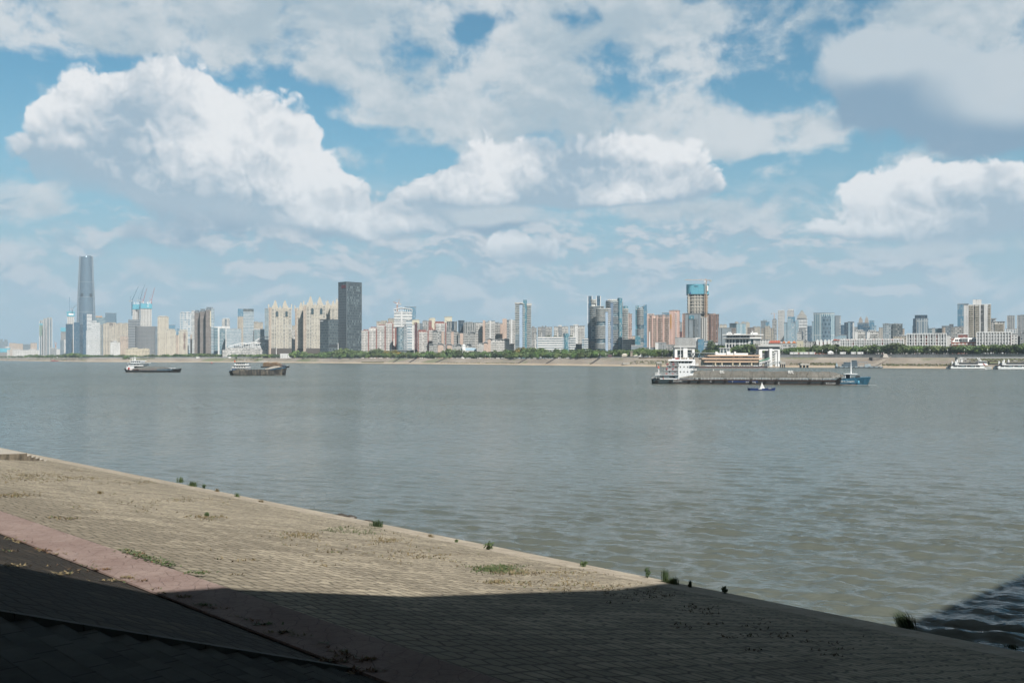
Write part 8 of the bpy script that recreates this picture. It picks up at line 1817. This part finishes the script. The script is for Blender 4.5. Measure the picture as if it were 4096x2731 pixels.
# ------------------------------------------------------------------ plants and litter on the near bank
def unproj_low(px, py):
    # a photo pixel on the lower slope
    k, v = (px - 2048) / FOC, (py - HZ) / FOC; a = 5.45 / (P_EDGE - 12.7)
    Y = (CAM_H - 6.0 - 12.7 * a) / (v - a * (NX * k + NY)); return (k * Y, Y, CAM_H - v * Y)
def leafm(name, ca, cb):
    m = plain(name, ca, .7, var=.35, vscale=6.0); return m
W_G, W_D, W_Y = leafm('weed_green', (.075, .115, .04), 0), leafm('weed_dark_green', (.045, .08, .03), 0), leafm('dry_straw', (.22, .175, .095), 0)
def weed(label, px, py, h, w, kind, m, seed):
    x, y, z = unproj_low(px, py); sc = y / FOC; h, w = h * sc, w * sc; rd6 = random.Random(seed)
    if kind == 'grass': nm = 'grass_tuft'
    else: nm = 'leafy_weed'
    r = thing(nm, label, 'plant', (x, y, z - .03)); b = MB(); c = MB()
    if kind == 'grass':
        for k in range(70 if w < .7 else 190):
            bx, by = rd6.gauss(0, w * .2), rd6.gauss(0, w * .2); an = rd6.uniform(0, 6.28); hh = h * rd6.uniform(.45, 1.05); ln = w * rd6.uniform(.05, .42); t = .012 + .01 * rd6.random(); sx, sy = -math.sin(an) * t, math.cos(an) * t
            wd = -.55 * hh if w > .7 and h > .7 else 0; p0, p1, p2 = Vector((bx, by, 0)), Vector((bx + ln * .35 * math.cos(an) + wd * .35, by + ln * .35 * math.sin(an), hh * .6)), Vector((bx + ln * math.cos(an) + wd, by + ln * math.sin(an), hh * rd6.uniform(.8, 1)))
            s_ = Vector((sx, sy, 0)); b.face([p0 - s_, p0 + s_, p1 + s_ * .8, p1 - s_ * .8]); b.face([p1 - s_ * .8, p1 + s_ * .8, p2])
        b.build('blade_cluster', m, r)
    else:
        for k in range(7):
            an = rd6.uniform(0, 6.28); hh = h * rd6.uniform(.6, 1.0); l = w * rd6.uniform(.1, .42); tip = Vector((l * math.cos(an), l * math.sin(an), hh)); c.tube((0, 0, 0), tip, .012, .006, 5)
            for j in range(12):
                q = tip * rd6.uniform(.35, 1.0) + Vector((rd6.gauss(0, w * .09), rd6.gauss(0, w * .09), rd6.gauss(0, h * .05))); s_ = rd6.uniform(.05, .11) * max(1, w / .8)
                n = Vector((rd6.uniform(-1, 1), rd6.uniform(-1, .4), rd6.uniform(.2, 1))).normalized(); a = n.orthogonal().normalized(); d = n.cross(a); b.face([q - a * s_, q - d * s_ * .5, q + a * s_, q + d * s_ * .5])
        c.build('stem', m, r); b.build('foliage', m, r)
for i, (px, py, h, w, k, m, lab) in enumerate([(1508, 2106, 36, 52, 'grass', W_D, 'bushy dark green grass clump on the water edge, second third of the bank'), (1955, 2198, 34, 42, 'leaf', W_G, 'bright leafy weed on the coping near the middle of the bank edge'), (2334, 2266, 26, 34, 'leaf', W_G, 'small green weed on the coping right of the middle'),
    (2590, 2312, 48, 30, 'leaf', W_D, 'thin feathery shrub leaning over the water edge'), (2660, 2328, 66, 30, 'grass', W_D, 'tallest upright reed tuft on the water edge'), (2693, 2335, 36, 60, 'grass', W_G, 'low green grass fringe just right of the tall reed tuft'), (2760, 2348, 36, 16, 'grass', W_D, 'single narrow reed tuft right of the grass fringe'),
    (2900, 2374, 34, 40, 'leaf', W_D, 'dark round leafy shrub where the shade meets the water edge'), (3628, 2506, 78, 84, 'grass', W_D, 'big windblown dark reed clump in the shade at the lower right'), (4048, 2590, 22, 50, 'grass', W_D, 'flat dark grass tuft at the lower right corner of the bank'),
    (722, 1928, 30, 26, 'grass', W_G, 'slender green tuft, leftmost of the far edge plants'), (772, 1945, 26, 34, 'grass', W_G, 'pale green grass tuft on the far part of the bank edge'), (817, 1955, 20, 20, 'leaf', W_D, 'little round weed next to the pale green tuft'), (868, 1966, 18, 20, 'grass', W_Y, 'straw-coloured tuft on the far part of the bank edge'), (948, 1987, 22, 24, 'grass', W_G, 'small pale tuft where the bank edge runs towards the middle'),
    (1045, 2008, 14, 22, 'grass', W_Y, 'yellowed tuft on the bank edge left of the bushy clump'), (1724, 2148, 18, 30, 'grass', W_Y, 'dry upright tuft on the coping left of the leafy weed'), (1824, 2168, 12, 16, 'leaf', W_G, 'tiny weed on the coping just left of the bright leafy weed'), (828, 2066, 20, 16, 'leaf', W_G, 'small green plant standing in a dry patch on the sunlit slabs'), (400, 1974, 18, 22, 'grass', W_Y, 'lone dry tuft on the upper sunlit slabs at left')]):
    weed(lab, px, py, h, w, k, m, 100 + i)
# dry grass and creeping weeds in the joints of the slabs, and leaves along the path
def scatter(name, label, patches, mats, h, seed, zf=None):
    rd7 = random.Random(seed); b = MB()
    for (px, py, rx, ry, n, mi) in patches:
        cl = [(px + rd7.gauss(0, rx * .5), py + rd7.gauss(0, ry * .5)) for _ in range(max(2, n // 7))]
        for k in range(n):
            cx, cy_ = cl[rd7.randrange(len(cl))]; qx, qy = cx + rd7.gauss(0, 22), cy_ + rd7.gauss(0, 2.4)
            try: x, y, z = unproj_low(qx, qy) if zf is None else zf(qx, qy)
            except ZeroDivisionError: continue
            p_ = NX * x + NY * y
            if y < 8 or (zf is None and not (12.9 < p_ < P_EDGE - .3)): continue
            for j in range(2):
                an = rd7.uniform(0, 6.28); hh = h * rd7.uniform(.3, 1.1); l = rd7.uniform(.03, .16); t = rd7.uniform(.012, .035)
                b.face([(x - t * math.sin(an), y + t * math.cos(an), z), (x + t * math.sin(an), y - t * math.cos(an), z), (x + l * math.cos(an), y + l * math.sin(an), z + hh)], None, mi if rd7.random() < .75 else rd7.randrange(len(mats)))
    return tag(b.build(name, mats), label, 'weeds', None, 'stuff')
scatter('dry_weeds', 'dry straw and low green weeds growing in the joints of the near slabs',
    [(130, 1905, 180, 22, 520, 0), (60, 1980, 60, 8, 160, 0), (330, 1915, 200, 14, 260, 0), (600, 1930, 160, 12, 140, 0), (820, 2068, 70, 9, 160, 0), (800, 2000, 180, 22, 160, 0), (1180, 2140, 110, 14, 260, 0), (1400, 2120, 140, 20, 260, 1), (1560, 2160, 130, 26, 260, 0), (1700, 2220, 160, 30, 260, 0), (1990, 2275, 90, 13, 900, 1), (2100, 2290, 120, 10, 300, 0),
     (1990, 2328, 40, 5, 120, 0), (2200, 2330, 200, 26, 200, 0), (2400, 2350, 180, 20, 160, 0), (2560, 2385, 130, 26, 120, 2), (2780, 2440, 160, 36, 70, 2), (3050, 2530, 260, 60, 120, 2), (3280, 2600, 160, 40, 30, 2), (2300, 2290, 160, 20, 120, 0), (540, 2020, 300, 60, 120, 0), (1000, 2250, 300, 60, 60, 0), (1300, 2200, 260, 50, 90, 0), (250, 2070, 60, 6, 60, 0)],
    [W_Y, W_G, plain('withered_brown', (.10, .065, .04), .9, var=.4, vscale=4)], .09, 3)
def unproj_flat(z0):
    def f(px, py): v = (py - HZ) / FOC; Y = (CAM_H - z0) / v; return ((px - 2048) / FOC * Y, Y, z0)
    return f
scatter('path_edge_weeds', 'fallen leaves and green weeds along both edges of the pink path', [(40 + k * 46, 2152 + k * 15.6, 14, 3, (6, 22, 0, 34, 10, 0, 4)[k % 7], (0, 2, 1, 2, 0)[k % 5]) for k in range(32)] + [(500 + k * 22, 2200 + k * 7.4, 9, 2, 34, 1) for k in range(9)] + [(800, 2290, 24, 4, 50, 1), (1340, 2630, 80, 16, 60, 2), (1450, 2680, 80, 12, 40, 2)], [W_Y, W_G, plain('dead_leaf', (.17, .095, .05), .9, var=.4, vscale=4)], .05, 6, unproj_flat(6.045))
def unproj_up(px, py):
    k, v = (px - 2048) / FOC, (py - HZ) / FOC; Y = 2.115 / (v - .35 * (NX * k + NY)); return (k * Y, Y, CAM_H - v * Y + .01)
scatter('dry_weeds', 'dry straw tufts and leaves on the dark slope below the pink path', [(72, 2264, 20, 4, 26, 0), (255, 2296, 20, 4, 26, 0), (40, 2160, 60, 6, 40, 0), (160, 2205, 120, 20, 40, 2), (330, 2290, 120, 20, 30, 2), (500, 2330, 90, 10, 30, 0)], [W_Y, W_G, _new['withered_brown']], .05, 12, unproj_up)
# stones just under the edge
for i, (px, py, s_) in enumerate([(1362, 2063, .5), (1400, 2071, .55), (1470, 2088, .45)]):
    Y = CAM_H / ((py - HZ) / FOC); b = MB(); rd8 = random.Random(i)
    rings = [[(r * s_ * math.cos(k * .785) * rd8.uniform(.8, 1.2), r * s_ * .8 * math.sin(k * .785) * rd8.uniform(.8, 1.2), z * s_) for k in range(8)] for r, z in ((.9, -.5), (1.1, 0), (.8, .25), (.3, .38))]
    b.loft(rings); o = b.build('wet_stone', plain('wet_rock', (.06, .05, .04), .5, var=.3, vscale=3), None, (wx(px, Y), Y, 0)); tag(o, ['left', 'middle', 'right'][i] + ' one of three wet brown stones awash beside the bushy grass clump', 'stone', 'stones at the water edge')
# ------------------------------------------------------------------ camera, sun, view
cd = bpy.data.cameras.new('camera'); cam = bpy.data.objects.new('camera', cd); COL.objects.link(cam)
cam.location = (0, 0, CAM_H); cam.rotation_euler = (R(90), 0, 0)
cd.sensor_width = 36; cd.lens = 36 * FOC / 4096; cd.shift_y = (HZ - 2731 / 2) / 4096
cd.clip_start = 0.2; cd.clip_end = 60000
scene.camera = cam
sd = bpy.data.lights.new('sun', 'SUN'); so = bpy.data.objects.new('sun', sd); COL.objects.link(so)
sd.energy = 4.9; sd.angle = R(0.8); sd.color = (1.0, 0.955, 0.885)
dirv = Vector((SUN_L.x * math.cos(SUN_EL), SUN_L.y * math.cos(SUN_EL), -math.sin(SUN_EL)))
so.rotation_euler = dirv.to_track_quat('-Z', 'Y').to_euler()
so.location = (0, -50, 300)
vs = scene.view_settings; vs.view_transform = 'Standard'; vs.look = 'None'; vs.exposure = EXPO; vs.gamma = 1.0
cy = scene.cycles
cy.use_adaptive_sampling = True; cy.adaptive_threshold = 0.02; cy.adaptive_min_samples = 12
cy.max_bounces = 6; cy.diffuse_bounces = 2; cy.glossy_bounces = 3; cy.transmission_bounces = 3; cy.volume_bounces = 0
